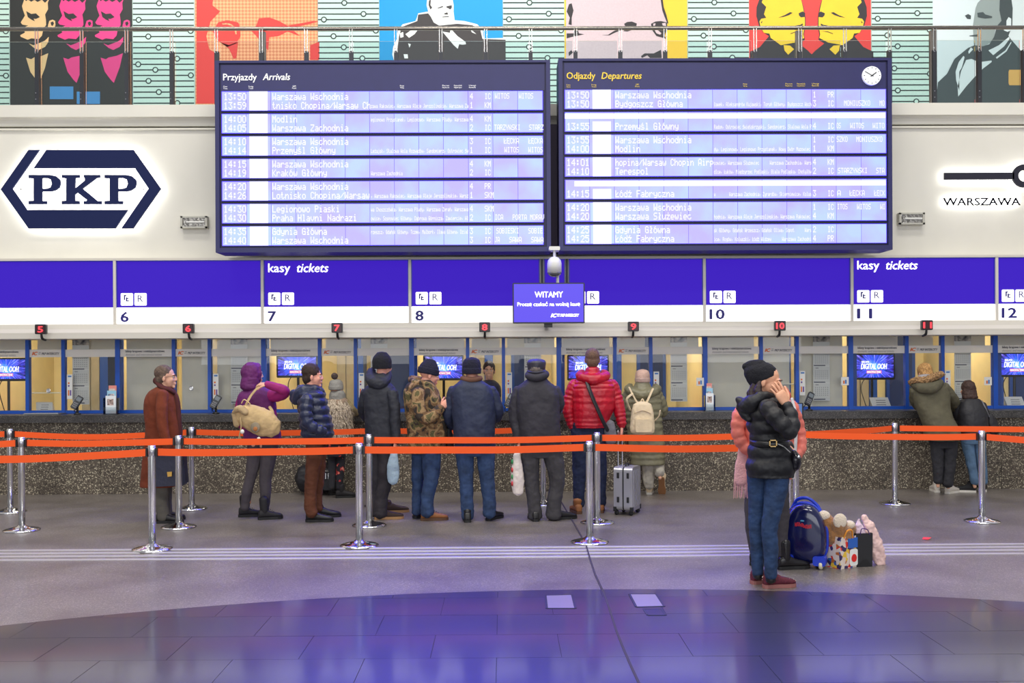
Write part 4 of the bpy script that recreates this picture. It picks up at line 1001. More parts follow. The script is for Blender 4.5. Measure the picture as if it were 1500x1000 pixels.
t = ptop(1368, 1548, PPA, 'pale blue poster with a slate grey man in a high collar')
def zq(p, l, m): poly(t, [(1340+a/6.45, b/6.45) for a, b in p], m, l)
zq([(640, -20), (590, 30), (570, 80), (545, 250), (555, 440), (650, 440), (740, 390), (760, 260), (820, 230), (800, -20)], 1, PGR)
zq([(800, -20), (905, -20), (920, 80), (915, 250), (880, 340), (900, 370), (1030, 520), (1300, 620), (1300, 1000), (190, 1000), (215, 780), (300, 700), (370, 560), (500, 455), (560, 430), (640, 440), (700, 420), (745, 350), (770, 250), (815, 200), (795, 100)], 2, PSL)
zq([(690, 480), (790, 430), (885, 350), (890, 370), (840, 440), (735, 525)], 3, PPA); zq([(760, 545), (850, 480), (905, 395), (905, 410), (860, 490), (770, 558)], 3, PPA)
zq([(455, 530), (465, 545), (440, 640), (415, 680), (415, 860), (385, 760), (380, 680), (410, 590)], 3, PPA)
zq([(480, 570), (530, 560), (600, 590), (720, 575), (720, 590), (640, 650), (560, 730), (480, 820), (405, 915), (400, 830), (430, 680)], 3, PPA)
zq([(500, 490), (525, 450), (545, 470), (505, 512)], 3, PPA)
zq([(860, 200), (880, 165), (905, 180), (905, 290), (870, 305), (835, 290), (860, 240)], 3, PPA)
zq([(585, 125), (640, 118), (660, 140), (725, 158), (725, 172), (660, 178), (590, 165)], 3, PSL); zq([(470, 150), (500, 135), (528, 150), (525, 185), (490, 180)], 1, PSL)
zq([(510, 340), (600, 325), (600, 350), (515, 345)], 2, PSL)
zq([(888, 662), (1100, 662), (1100, 808), (888, 808), (880, 790), (880, 680)], 3, PTN)

# ---------------------------------------------------------------- balcony railing
YR = 13.25
t = thing('balcony_railing', (0, YR, zt), 'long steel and glass balcony railing in front of the posters', 'railing')
zr_ = Z(41.5, YR)
obj('handrail', MB().tube([(-8.9, YR, zr_, .026), (8.9, YR, zr_, .026)], 12, 1), mat('rail_steel', (150, 144, 136), .25, .9), t, True)
px = 57-65.65*2; zg = Z(59, YR); k = 0; ps = []
while px < 1640:
    xx = X(px, YR); ps.append(xx)
    wide = k in (7, 19, 22)
    zmid = Z(75, YR)
    pb = MB().box(xx-.024, YR-.03, zt, xx+.028, YR+.03, zmid)
    p_ = obj('post', pb, DARKM, t)
    bb = MB()
    for d in (-.02, .014): bb.box(xx+d, YR-.035, zmid-.02, xx+d+.008, YR-.015, zr_-.02)
    obj('clamp_bar', bb, STEEL, p_)
    bt = MB()
    for zz in (zmid+.02, zmid-.03, zt+.12, zt+.2): bt.box(xx-.012, YR-.04, zz, xx-.002, YR-.03, zz+.012)
    stuff(obj('bolts', bt, CHROME, p_))
    if wide: obj('wide_cover', MB().box(xx-.04, YR+.01, zt, xx+.045, YR+.06, zr_-.03), mat('cover_grey', (120, 114, 108), .5, .3), p_)
    px += 65.65; k += 1
for a, b in zip(ps[:-1], ps[1:]): obj('glass_panel', MB().box(a+.035, YR+.03, zt+.02, b-.035, YR+.042, zg), RAILGL, t)

# ---------------------------------------------------------------- queue barrier
BELT = mat('orange_webbing', (250, 92, 26), .75, bump=.05, bscale=200)
POSTD = {}
def build_post():
    t = empty('barrier_post', (0, 0, 0))
    pole = MB().lathe([(.008, .02), (.033, .02), (.033, .86), (.033, .925), (.030, .932), (.006, .934)], (0, 0, 0), 20); obj('pole', pole, STEEL, t, True)
    obj('groove', MB().box(-.003, -.0338, .05, .003, -.031, .84), mat('groove_dark', (110, 110, 114), .4, .6), t)
    obj('base', MB().lathe([(.01, 0), (.172, 0), (.176, .006), (.174, .014), (.150, .022), (.10, .034), (.05, .046), (.036, .06), (.01, .06)], (0, 0, 0), 40), CHROME, t, True)
    obj('belt_head', MB().lathe([(.02, .835), (.0345, .835), (.0345, .918), (.02, .918)], (0, 0, 0), 20).box(-.007, -.037, .85, .007, -.03, .918), mat('head_grey', (190, 190, 196), .3, .9), t, True)
    for s_ in (-1, 1): obj('belt_clip', MB().box(s_*.036 if s_ > 0 else -.052, -.018, .832, .052 if s_ > 0 else -.036, .018, .912), BLACK, t)
    return t
proto = build_post(); used = [False]
posts = {}
def post(key, px, py, label):
    g = G(px, py); g.z = 0
    if not used[0]: o = proto; used[0] = True
    else:
        o = proto.copy(); COL.objects.link(o)
        for ch in proto.children:
            c_ = ch.copy(); COL.objects.link(c_); c_.parent = o
    o.location = g; tag(o, label, 'barrier post', 'chrome queue barrier posts'); posts[key] = g
post('a0', -95, 826, 'chrome barrier post just outside the left edge, front row')
post('a1', 223, 805, 'chrome barrier post nearest the viewer on the left, below the brown coat')
post('a2', 526.5, 799.5, 'chrome barrier post in the front row below the tall man in a black jacket')
post('a3', 864, 794.5, 'chrome barrier post in the front row before the red jacket')
post('a4', 1154, 795, 'chrome barrier post behind the legs of the woman in the black puffer')
post('b0', -190, 785, 'chrome barrier post beyond the left edge, second row')
post('b1', 32, 777, 'second barrier post from the left edge, middle row')
post('b2', 262, 772.5, 'chrome barrier post in front of the briefcase, middle row')
post('b3', 541, 770, 'chrome barrier post in the middle row at the tall man in a black jacket')
post('b4', 875, 766, 'chrome barrier post in the middle row just right of the red jacket front post')
post('b5', 1166, 757, 'chrome barrier post under the blue info frame beside the black puffer')
post('b6', 1438.5, 764, 'chrome barrier post nearest the right edge, middle row')
post('b7', 1600, 785, 'chrome barrier post beyond the right edge, middle row')
post('c0', -230, 752, 'chrome barrier post beyond the left edge, back row')
post('c1', 15, 750, 'leftmost barrier post in view, back row')
post('c2', 281, 745.5, 'chrome barrier post in the back row between brown coat and purple hood')
post('c3', 556, 741.5, 'chrome barrier post in the back row mostly hidden by the tall man')
post('c4', 796, 739, 'chrome barrier post in the back row seen between the flat cap man\'s legs')
post('c6', 1311, 738, 'chrome barrier post in the back row left of the two people at window eleven')
post('c7', 1640, 742, 'chrome barrier post beyond the right edge, back row')
def belt(a, b, label, sag=.012):
    p, q = posts[a], posts[b]; d = (q-p).normalized(); p = p+d*.054; q = q-d*.054; n_ = Vector((-d.y, d.x, 0))*.0015
    v = []; f = []; N_ = 14
    for i in range(N_+1):
        t_ = i/N_; c_ = p.lerp(q, t_); z = .873-sag*4*t_*(1-t_)+.002*math.sin(9*t_+p.x)
        for sx, sz in ((-1, -.032), (1, -.032), (1, .032), (-1, .032)): v.append((c_.x+n_.x*sx, c_.y+n_.y*sx, z+sz))
    for i in range(N_):
        for j in range(4): f.append((4*i+j, 4*i+(j+1) % 4, 4*i+4+(j+1) % 4, 4*i+4+j))
    f += [(3, 2, 1, 0), (4*N_, 4*N_+1, 4*N_+2, 4*N_+3)]
    m_ = (p+q)/2
    tag(obj('barrier_belt', MB().add(v, f), BELT, base=(m_.x, m_.y, .84)), label, 'barrier belt', 'orange queue barrier belts')
belt('a0', 'a1', 'orange belt running in from the left edge to the front left post', .02)
belt('a1', 'a2', 'front orange belt from below the brown coat to the tall man')
belt('a2', 'a3', 'front orange belt across the tall man, camouflage jacket and flat cap man')
belt('a3', 'a4', 'front orange belt from the red jacket to the woman in the black puffer')
belt('b0', 'b1', 'short orange belt at the left edge, middle row', .02)
belt('b1', 'b2', 'middle orange belt at the left reaching the briefcase post')
belt('b2', 'b3', 'middle orange belt behind the purple-hooded woman and navy puffer man')
belt('b3', 'b4', 'middle orange belt across the backs of the three men in the centre')
belt('b4', 'b5', 'middle orange belt across the long olive coat towards the black puffer')
belt('b5', 'b6', 'orange belt from the blue info frame to the post near the right edge', .015)
belt('b6', 'b7', 'orange belt leaving the frame at the right, middle row')
belt('c0', 'c1', 'short orange belt at the left edge, back row')
belt('c1', 'c2', 'back orange belt passing behind the brown coat', .04)
belt('c2', 'c3', 'back orange belt passing behind the purple-hooded woman', .02)
belt('c3', 'c4', 'back orange belt behind the camouflage jacket and navy jacket men', .02)
belt('b5', 'c6', 'orange belt slanting up from the info frame to the back right post', .01)
belt('c6', 'c7', 'back orange belt across the olive parka and the dark-haired girl', .01)
# info frame on post b5
p = posts['b5']
t = thing('info_frame', (p.x, p.y, .934), 'upright black framed blue info panel on top of the post beside the black puffer', 'sign frame')
xa, xb = X(1159, p.y), X(1176, p.y); z0, z1 = Z(638, p.y), Z(592, p.y)
z0 = .934
obj('frame', MB().bbox(xa, p.y-.012, z0, xb, p.y+.012, z1, .008), BLACK, t)
obj('panel', MB().box(xa+.01, p.y-.016, z0+.02, xb-.016, p.y-.012, z1-.01), mat('info_blue', (92, 130, 190), .4), t)
# ================================================================= PEOPLE
SKIN = mat('skin', (222, 170, 142), .55, var=.06, vscale=20); SKIN2 = mat('skin_pink', (226, 160, 138), .55, var=.06, vscale=20)
def cloth(name, c, rough=.8, var=.12, bump=.25, bs=28, sheen=.0, **k): return mat(name, c, rough, var=var, vscale=9, bump=bump, bscale=bs, sheen=sheen, **k)
EYEW = mat('eye_white', (230, 225, 220), .3); EYED = mat('eye_dark', (40, 28, 24), .2)
class Fig:
    def __init__(s, name, label, px, py, face=0, tone=None):
        g = G(px, py); s.Y = g.y; s.s = s.Y/F
        s.root = thing(name, (g.x, g.y, 0), label, 'person'); s.face = face; s.skin = tone or SKIN
        s.fwd = Vector((math.sin(R(face)), math.cos(R(face)), 0)); s.right = Vector((math.cos(R(face)), -math.sin(R(face)), 0))
        s.body = MB(); s.hands = MB(); s.hk = .84
    def W(s, px, py, dy=0):
        # world point whose pixel is (px,py) when seen at depth Y+dy
        return P(px, py, s.Y+dy)
    def path(s, pts): return [tuple(s.W(a, b, d))+(r*s.s,) for a, b, d, r in pts]
    def limb(s, mb, pts, puff=None, n=12, sub=6, flat=1.0): mb.tube(s.path(pts), n, sub, puff, True, flat)
    def torso(s, mb, rings, puff=None, sub=5, e=2.4, dy=0):     # rings: (y, xl, xr, halfdepth[, dy])
        q = []
        for r_ in rings:
            y, xl, xr, hd = r_[:4]; d = (r_[4] if len(r_) > 4 else 0)+dy
            c = s.W((xl+xr)/2, y, d); q.append([c.x, c.y, c.z, (xr-xl)/2*s.s, hd*s.hk])
        q = catmull(q, sub); rings_ = []; L_ = 0
        for i, (x, y, z, hw, hd) in enumerate(q):
            if i: L_ += abs(z-q[i-1][2])
            k = puff[1]*(abs(math.sin(math.pi*L_/puff[0]))-.6) if puff else 0
            rings_.append(mb.ring((x, y, z), Vector((1, 0, 0))*(hw+k), Vector((0, 1, 0))*(hd+k), 28, e))
        mb.loft(rings_)
    def headM(s, px, py, dy=0, yaw=None, pitch=0, tilt=0, size=1.0):
        yaw = s.face if yaw is None else yaw
        s.hs = size
        return Matrix.Translation(s.W(px, py, dy)) @ Matrix.Rotation(R(-yaw), 4, 'Z') @ Matrix.Rotation(R(tilt), 4, 'Y') @ Matrix.Rotation(R(pitch), 4, 'X') @ Matrix.Scale(size, 4)
    def head(s, m, neck=None):
        b = s.body
        E = lambda c, r, **k: b.ell((0, 0, 0), (1, 1, 1), m @ Matrix.Translation(c) @ Matrix.Diagonal((*r, 1)), **k)
        E((0, -.012, .032), (.074, .095, .085)); E((0, .028, -.03), (.060, .066, .075)); E((0, .03, -.072), (.048, .05, .036))
        E((0, .078, -.098), (.020, .018, .016)); E((0, .086, .022), (.046, .012, .010))
        for sx in (-1, 1):
            E((sx*.034, .064, -.028), (.022, .024, .022)); E((sx*.076, -.006, -.012), (.009, .019, .031)); E((sx*.011, .098, -.030), (.009, .012, .009))
        b.tube([tuple(m @ Vector(p))+(r,) for p, r in (((0, .088, .018), .008*s.hs), ((0, .1, -.008), .011*s.hs), ((0, .107, -.028), .0115*s.hs))], 8, 2)
        E((0, .094, -.060), (.023, .011, .0065)); E((0, .092, -.071), (.019, .011, .0065))
        b.tube([tuple(m @ Vector((0, -.02, -.06)))+(.052*s.hs,), tuple(m @ Vector((0, -.022, -.11)))+(.052*s.hs,), tuple(neck or (m @ Vector((0, -.035, -.19))))+(.062*s.hs,)], 12, 3)
    def eyes(s, m, brow=None, closed=False):
        if closed: return
        for sx in (-1, 1):
            c = m @ Vector((sx*.031, .083, .0)); o = obj('eye', MB().ell((0, 0, 0), (1, 1, 1), m @ Matrix.Translation((sx*.031, .081, .001)) @ Matrix.Diagonal((.013, .010, .008, 1)), n=10, h=7), EYEW, s.root, True)
            obj('iris', MB().ell((0, 0, 0), (1, 1, 1), m @ Matrix.Translation((sx*.031, .0875, .001)) @ Matrix.Diagonal((.006, .005, .006, 1)), n=8, h=6), EYED, o, True)
            if brow: obj('eyebrow', MB().tube([tuple(m @ Vector((sx*.014, .101, .021)))+(.004,), tuple(m @ Vector((sx*.032, .098, .026)))+(.0045,), tuple(m @ Vector((sx*.05, .082, .02)))+(.0025,)], 6, 3), brow, s.root, True)
    def hair(s, m, mt, long=0, cut=.03, r=(.083, .100, .090), c=(0, -.022, .044), disp=.012):
        h = MB()
        E = lambda c, r: h.ell((0, 0, 0), (1, 1, 1), m @ Matrix.Translation(c) @ Matrix.Diagonal((*r, 1)), n=18, h=12)
        E(c, r); E((0, -.05, -.02), (.07, .055, .07))
        for sx in (-1, 1): E((sx*.068, -.018, .0), (.014, .03, .04))
        if long: h.tube([tuple(m @ Vector(p))+(q,) for p, q in (((0, -.03, .03), .085), ((0, -.05, -.08), .095), ((0, -.06, -.08-long*.5), .095), ((0, -.065, -.08-long), .06))], 14, 4, flat=.8)
        soft('hair', h, mt, s.root, .007, 2, disp, .03)
    def beanie(s, m, mt, brim=None, top=.135, w=1.0, slouch=0, low=-.005, brimh=.05, name='beanie'):
        h = MB(); Rg = []
        zs = [(low, 1.0), (low+.03, 1.03), (.05, 1.04), (.08, .98), (.105, .84), (top-.008, .5), (top, .12)]
        for z, k in zs:
            t_ = max(0, (z-.03)/.1); cy = -.014-slouch*t_*t_
            c = m @ Vector((0, cy, z)); Rg.append(h.ring(c, (m.to_3x3() @ Vector((1, 0, 0)))*.083*k*w, (m.to_3x3() @ Vector((0, 1, 0)))*.101*k*w, 22))
        h.loft(Rg); soft(name, h, mt, s.root, .007, 2, .004, .02)
        if brim:
            b = MB(); Rg = []
            for z, k in ((low-.012, .98), (low-.006, 1.07), (low+brimh-.01, 1.09), (low+brimh, 1.0)):
                Rg.append(b.ring(m @ Vector((0, -.014, z)), (m.to_3x3() @ Vector((1, 0, 0)))*.084*k*w, (m.to_3x3() @ Vector((0, 1, 0)))*.102*k*w, 22))
            b.loft(Rg); soft('beanie_brim', b, brim, s.root, .007, 1, .004, .02)
    def hand(s, wrist, d, pn, thumb=1, curl=.3, size=1.0, spread=.0, mb=None):
        mb = mb or s.hands
        d = Vector(d).normalized(); pn = Vector(pn); pn = (pn-d*pn.dot(d)).normalized(); sd = d.cross(pn).normalized()*thumb
        w_ = Vector(wrist); k = size
        Rg = []
        for t_, hw, hd in ((-.03, .026, .021), (.0, .028, .019), (.03, .038, .017), (.07, .043, .015), (.092, .040, .012), (.098, .03, .006)):
            Rg.append(mb.ring(w_+d*t_*k, sd*hw*k, pn*hd*k, 12, 2.4))
        mb.loft(Rg)
        for i, (off, ln, r_) in enumerate(((.031, .072, .0088), (.0105, .080, .0090), (-.0105, .074, .0086), (-.031, .058, .0076))):
            p = w_+d*.082*k+sd*off*k; a = curl*.5; dirv = (d+sd*off*spread*10).normalized(); pts = [tuple(p)+(r_*1.1*k,)]
            for j, fr in enumerate((.44, .32, .24)):
                dv = (dirv*math.cos(a)+pn*math.sin(a)); p = p+dv*ln*fr*k; pts.append(tuple(p)+(r_*(1.0-.12*j)*k,)); a += curl*1.1
            mb.tube(pts, 8, 2)
        p = w_+d*.02*k+sd*.026*k; pts = [tuple(p)+(.013*k,)]; dv = (d*.75+sd*.65+pn*.15).normalized()
        p = p+dv*.038*k; pts.append(tuple(p)+(.0115*k,)); dv = (d*.92+sd*.3+pn*(.2+curl*.5)).normalized(); p = p+dv*.032*k; pts.append(tuple(p)+(.0098*k,))
        p = p+(dv+pn*curl*.3).normalized()*.024*k; pts.append(tuple(p)+(.008*k,)); mb.tube(pts, 8, 2)
    def shoe(s, px, py, ang, mt, sole=None, L=.28, dy=0, boot=0, name='shoe', lift=0, k=1.0, pitch=0, laces=None):
        g = G(px, py); c = Vector((g.x, g.y+dy, lift))
        M_ = Matrix.Translation(c) @ Matrix.Rotation(R(-ang), 4, 'Z') @ Matrix.Rotation(R(pitch), 4, 'X')
        def V(x, y, z): return M_ @ Vector((x, y, z))
        up = MB(); Rg = []; ux = M_.to_3x3() @ Vector((1, 0, 0)); uz = M_.to_3x3() @ Vector((0, 0, 1))
        zb = .022
        for t_, hw, h_ in ((-.01, .018, .045), (.0, .030, .068), (.06, .037, .085), (.2, .038, .092), (.38, .038, .082), (.52, .042, .062), (.72, .047, .048), (.88, .043, .038), (.97, .028, .028), (1.0, .012, .02)):
            Rg.append(up.ring(V(0, (t_*L-.06*L), zb+h_/2), ux*hw*k, uz*h_/2, 14, 2.8))
        up.loft(Rg)
        up.tube([tuple(V(0, .055, zb+.04))+(.036*k,), tuple(V(0, .045, zb+.08))+((.038+(.008 if boot else 0))*k,), tuple(V(0, .04, zb+.09+boot))+((.04+(.010 if boot else 0))*k,)], 14, 2, cap=True)
        o = obj(name, up, mt, s.root, True)
        so = MB(); pl = []
        for t_, hw in ((-.03, .014), (-.015, .028), (.06, .037), (.25, .037), (.45, .036), (.62, .046), (.78, .049), (.92, .038), (1.0, .018), (1.02, .006)): pl.append((t_*L-.06*L, hw*k))
        out = [(a, b) for a, b in pl]+[(a, -b) for a, b in pl[::-1]]
        n_ = len(out); v = [V(b, a, 0.001) for a, b in out]+[V(b, a, zb+.006) for a, b in out]
        so.add(v, [tuple(range(n_)), tuple(range(2*n_-1, n_-1, -1))]+[(i, i+n_, (i+1) % n_+n_, (i+1) % n_) for i in range(n_)])
        obj('sole', so, sole or mt, o)
        if laces:
            lc = MB()
            for i in range(4): yy = (.36+.07*i)*L; zz = zb+.088-.011*i; lc.tube([tuple(V(-.02, yy, zz))+(.003,), tuple(V(0, yy, zz+.006))+(.003,), tuple(V(.02, yy, zz))+(.003,)], 5, 2)
            stuff(obj('laces', lc, laces, o))
        return o
    def inner(s, torso, limbs):          # slim body under the clothes, keeps the body one surface
        if torso: s.torso(s.body, [(y, (a*.82+b_*.18), (b_*.82+a*.18), hd*.8)+tuple(q) for y, a, b_, hd, *q in torso], sub=2)
        for l in limbs: s.limb(s.body, [(x, y, dz, r*.66) for x, y, dz, r in l], n=8, sub=2)
    def hips(s, m, y0, y1, xl, xr, hd=.13, dy=0):
        b = MB(); s.torso(b, [(y0, xl, xr, hd, dy), ((y0+y1)/2, xl, xr, hd, dy), (y1, xl+1.5, xr-1.5, hd*.9, dy)]); soft('trouser_seat', b, m, s.root, .009, 2, .01, .07)
    def done(s, voxel=.0075): soft('body', s.body, s.skin, s.root, voxel, 2, extra=s.hands if s.hands.v else None)

JEAN = cloth('blue_denim', (42, 62, 98), .85, var=.3, bump=.35, bs=22); JEAND = cloth('dark_denim', (26, 36, 66), .85, var=.25)
BLKC = cloth('black_trousers', (40, 40, 46), .85); CHAR = cloth('charcoal_trousers', (62, 60, 64), .85)
BLKL = mat('black_leather', (26, 25, 27), .35, bump=.1); SOLEB = mat('black_sole', (20, 20, 22), .6); SOLEW = mat('white_sole', (225, 220, 210), .6); SOLET = mat('tan_sole', (170, 128, 84), .6)

# ---- 1 man in a brown coat with a briefcase (profile to the right)
f = Fig('person', 'man in a rust brown wool coat and glasses holding a dark briefcase', 242, 763.5, 90)
m = f.headM(243, 552.5, 0, 84, size=1.02); f.head(m, f.W(241, 580)); f.eyes(m, mat('brow_dark', (60, 46, 38), .8))
f.hair(m, mat('hair_greybrown', (96, 78, 66), .8, var=.3, vscale=60), r=(.080, .096, .082), c=(0, -.024, .048), disp=.006)
f.inner([(575, 228, 254, .10), (640, 222, 262, .10), (660, 226, 258, .10)], [[(240, 655, -.08, 9), (239, 705, -.08, 7), (236, 752, -.08, 5)], [(244, 655, .08, 9), (246, 705, .1, 7), (240, 750, .1, 5)]])
COAT = cloth('rust_wool', (112, 50, 28), .95, bump=.15, bs=90); COLLAR = cloth('dark_wool_collar', (78, 34, 32), .95, bump=.15, bs=90)
b = MB()
f.torso(b, [(566, 231, 251, .09), (570, 224, 253, .14), (577, 217, 256, .19), (590, 213, 259, .215), (612, 214, 263, .21), (635, 214.5, 266, .2), (660, 212, 267, .2), (690, 209, 267, .205), (712, 206.5, 264, .21)])
soft('coat', b, COAT, f.root, .010, 3, .02, .12)
b = MB(); f.limb(b, [(238, 577, -.19, 8.5), (237, 598, -.235, 8.6), (238, 622, -.25, 7.8), (243, 645, -.25, 6.8), (245, 655, -.25, 6.4)]); soft('sleeve', b, COAT, f.root, .009, 2, .012, .08)
b = MB(); f.limb(b, [(238, 577, .19, 8), (242, 600, .23, 8), (247, 622, .24, 7.5), (254, 648, .22, 6.3)]); soft('sleeve', b, COAT, f.root, .009, 2, .012, .08)
b = MB(); b.tube(f.path([(229, 556, .0, 5), (236, 566, -.08, 5), (248, 570, -.085, 4.5), (254, 574, -.05, 4)]), 10, 4, flat=.6); b.tube(f.path([(230, 557, .0, 6.5), (238, 563, .07, 5), (252, 571, .05, 4)]), 10, 4); b.tube(f.path([(253, 572, 0, 4), (259, 590, -.02, 5), (262, 640, -.03, 5), (263, 700, 0, 5)]), 8, 4); soft('collar', b, COLLAR, f.root, .008, 2)
for d, pts in ((0, [(237, 668, -.09, 9.5), (238, 700, -.1, 9.2), (237, 735, -.1, 9), (239, 757, -.1, 9.5)]), (1, [(243, 668, .09, 9.5), (243, 700, .1, 9), (243, 735, .1, 8.5), (244, 755, .1, 8.5)])):
    b = MB(); f.limb(b, pts); soft('trouser_leg', b, cloth('grey_trousers', (86, 82, 76), .9), f.root, .009, 2, .016, .09)
f.shoe(231, 766, 88, BLKL, SOLEB); f.shoe(234, 761, 86, BLKL, SOLEB)
for sx in (-1, 1): obj('spectacles', MB().torus((0, 0, 0), .021, .0022, 14), BLACK, f.root).data.transform(Matrix.Translation(-wl(f.root)) @ m @ Matrix.Translation((sx*.031, .104, .0)))
obj('spectacle_arm', MB().tube([tuple(m @ Vector((.054, .098, .004)))+(.0022,), tuple(m @ Vector((.078, .03, .006)))+(.0022,), tuple(m @ Vector((.08, -.01, .0)))+(.0022,)], 5, 3), BLACK, f.root)
f.hand(f.W(246, 658, -.25), (.25, 0, -1), (0, 1, 0), 1, .9)
f.done()
# briefcase
Yb = f.Y-.22
t = thing('briefcase', (P(249, 712, Yb).x, Yb, Z(712, Yb, 249)), 'dark navy leather briefcase with a brass clasp held by the man in the rust coat', 'briefcase')
LE = mat('navy_leather', (34, 36, 58), .4, bump=.1, bscale=40)
def pp(pts, Y): return [(P(a, b, Y).x, P(a, b, Y).z) for a, b in pts]
obj('body', MB().prism(pp([(226, 668), (228, 665), (268, 663), (271, 668), (274, 706), (270, 710), (229, 712), (225, 709)], Yb), Yb-.05, Yb+.06), LE, t)
obj('flap', MB().prism(pp([(226, 667), (228, 664), (269, 662), (271, 668), (271, 676), (262, 690), (246, 693), (233, 684)], Yb), Yb-.062, Yb-.05), LE, t)
obj('clasp', MB().prism(pp([(248, 690), (255, 689.5), (255, 696), (249, 697)], Yb), Yb-.075, Yb-.06), mat('brass', (214, 170, 90), .3, .9), t)
obj('handle', MB().tube([tuple(P(242, 665, Yb))+(.009,), tuple(P(244, 660, Yb))+(.010,), tuple(P(254, 659.5, Yb))+(.010,), tuple(P(257, 664, Yb))+(.009,)], 8, 4), LE, t, True)

# ---- 2 woman in a purple hooded jacket with a backpack
f = Fig('person', 'person in a magenta and purple hooded jacket with one arm raised behind the head', 378, 759, 35)
m = f.headM(371, 548, .0, 55, size=.97); f.head(m, f.W(373, 575))
PURD = cloth('purple_cloth', (98, 26, 96), .7); MAG = cloth('magenta_cloth', (150, 24, 104), .7)
b = MB()
b.ell((0, 0, 0), (1, 1, 1), m @ Matrix.Translation((0, -.022, .018)) @ Matrix.Diagonal((.100, .112, .122, 1)), n=20, h=14)
b.tube([tuple(m @ Vector((0, -.03, -.06)))+(.095,), tuple(m @ Vector((0, -.045, -.13)))+(.10,)], 16, 3)
b.torus((0, 0, 0), .094, .014, 24); nv = 24*6
for i in range(len(b.v)-nv, len(b.v)): b.v[i] = m @ (Vector((b.v[i].x*.85, b.v[i].y+.052, b.v[i].z*1.1+.01)))
soft('hood', b, PURD, f.root, .009, 2, .022, .06)
b = MB(); f.torso(b, [(568, 362, 392, .09), (574, 353, 399, .13), (582, 349, 402, .155), (596, 349, 404, .16), (601, 350, 405, .16)]); soft('yoke', b, PURD, f.root, .009, 2, .015, .08)
b = MB(); f.torso(b, [(592, 349.5, 403.5, .155), (606, 352, 405, .155), (622, 355, 406, .15), (634, 357, 410, .165)]); soft('jacket_body', b, MAG, f.root, .009, 2, .018, .08)
b = MB(); f.torso(b, [(622, 356, 407, .155), (634, 357, 411, .17), (646, 358, 412.5, .175)]); soft('jacket_hem', b, PURD, f.root, .009, 2, .015, .08)
b = MB(); f.limb(b, [(396, 580, -.03, 9.5), (408, 579, -.08, 9), (417, 575, -.13, 8), (414, 570, -.18, 7.2), (402, 566, -.19, 6.2), (391, 563, -.19, 5.4)]); soft('sleeve', b, MAG, f.root, .008, 2, .012, .06)
b = MB(); f.limb(b, [(357, 583, .02, 9), (352, 600, .06, 8.5), (354, 620, .12, 7.5), (364, 630, .22, 6)]); soft('sleeve', b, MAG, f.root, .009, 2, .012, .06)
f.inner([(580, 358, 395, .10), (640, 362, 402, .10), (655, 364, 402, .10)], [[(374, 655, -.02, 9), (367, 700, -.02, 6), (360, 742, -.04, 4.6)], [(393, 655, .0, 9), (390, 700, 0, 6), (388, 742, 0, 4.6)]])
f.hand(f.W(392, 563, -.19), (-1, .15, .05), (0, .4, -1), 1, .7, .95)
LEG = cloth('charcoal_denim', (72, 66, 72), .85)
for pts in ([(375, 640, .0, 13), (374, 660, .0, 12.2), (368, 695, -.01, 8.6), (362, 720, -.02, 7.6), (359, 743, -.02, 6.4)], [(395, 640, .0, 13.5), (394, 662, .0, 12.5), (389, 697, .0, 9.4), (389, 720, .0, 8.2), (387.5, 746, .0, 6.6)]):
    b = MB(); f.limb(b, pts); soft('trouser_leg', b, LEG, f.root, .008, 2, .008, .05)
BOOT = mat('black_suede', (30, 28, 32), .7, bump=.1)
f.shoe(352, 757, 72, BOOT, SOLEB, .25, 0, .10, 'ankle_boot', laces=BLACK); f.shoe(381, 761, 68, BOOT, SOLEB, .25, 0, .10, 'ankle_boot', laces=BLACK)
for a, b_ in ((361.5, 735), (387.5, 739)): obj('sock', MB().tube([tuple(f.W(a, b_, -.01))+(.046,), tuple(f.W(a, b_-3, -.01))+(.044,)], 12, 1), mat('sock_peach', (214, 150, 120), .8), f.root, True)
f.done()
Yb = f.Y-.24
t = thing('backpack', tuple(P(376, 640, Yb)), 'tan canvas duffel backpack slung low behind the person in the purple hood', 'backpack')
TAN = cloth('tan_canvas', (198, 170, 124), .9, var=.12)
b = MB(); c_ = [(352, 606), (360, 608), (375, 614), (390, 621), (399, 626)]; rr = [12, 17, 19.5, 19.5, 15]
b.tube([tuple(P(a, b_, Yb))+(r_*f.s,) for (a, b_), r_ in zip(c_, rr)], 18, 4, flat=.62, up=Vector((0, 1, 0))); soft('bag_body', b, TAN, t, .009, 2, .02, .07)
b = MB(); b.tube([tuple(P(344, 603, Yb-.03))+(.035,), tuple(P(352, 598, Yb-.06))+(.055,), tuple(P(360, 604, Yb-.07))+(.05,)], 12, 4, flat=.7); b.tube([tuple(P(343, 606, Yb-.03))+(.03,), tuple(P(347, 622, Yb-.02))+(.035,)], 10, 3, flat=.7); soft('flap', b, cloth('tan_flap', (176, 152, 114), .9), t, .008, 2, .014, .05)
obj('shoulder_strap', MB().tube([tuple(P(358, 598, Yb-.04))+(.020,), tuple(P(367, 580, Yb+.02))+(.020,), tuple(P(379, 566, Yb+.04))+(.019,)], 8, 4, flat=.35), TAN, t, True)
obj('shoulder_strap', MB().tube([tuple(P(398, 618, Yb))+(.018,), tuple(P(399, 604, Yb+.05))+(.019,), tuple(P(395, 596, Yb+.08))+(.016,)], 8, 4, flat=.35), TAN, t, True)
obj('top_loop', MB().tube([tuple(P(354, 590, Yb-.04))+(.012,), tuple(P(358, 585, Yb-.04))+(.012,), tuple(P(366, 591, Yb-.04))+(.012,)], 8, 4, flat=.5), TAN, t, True)
obj('round_patch', MB().ell(tuple(P(374, 626, Yb-.115)), (.05, .012, .055)), cloth('patch_grey', (140, 128, 108), .9), t, True)
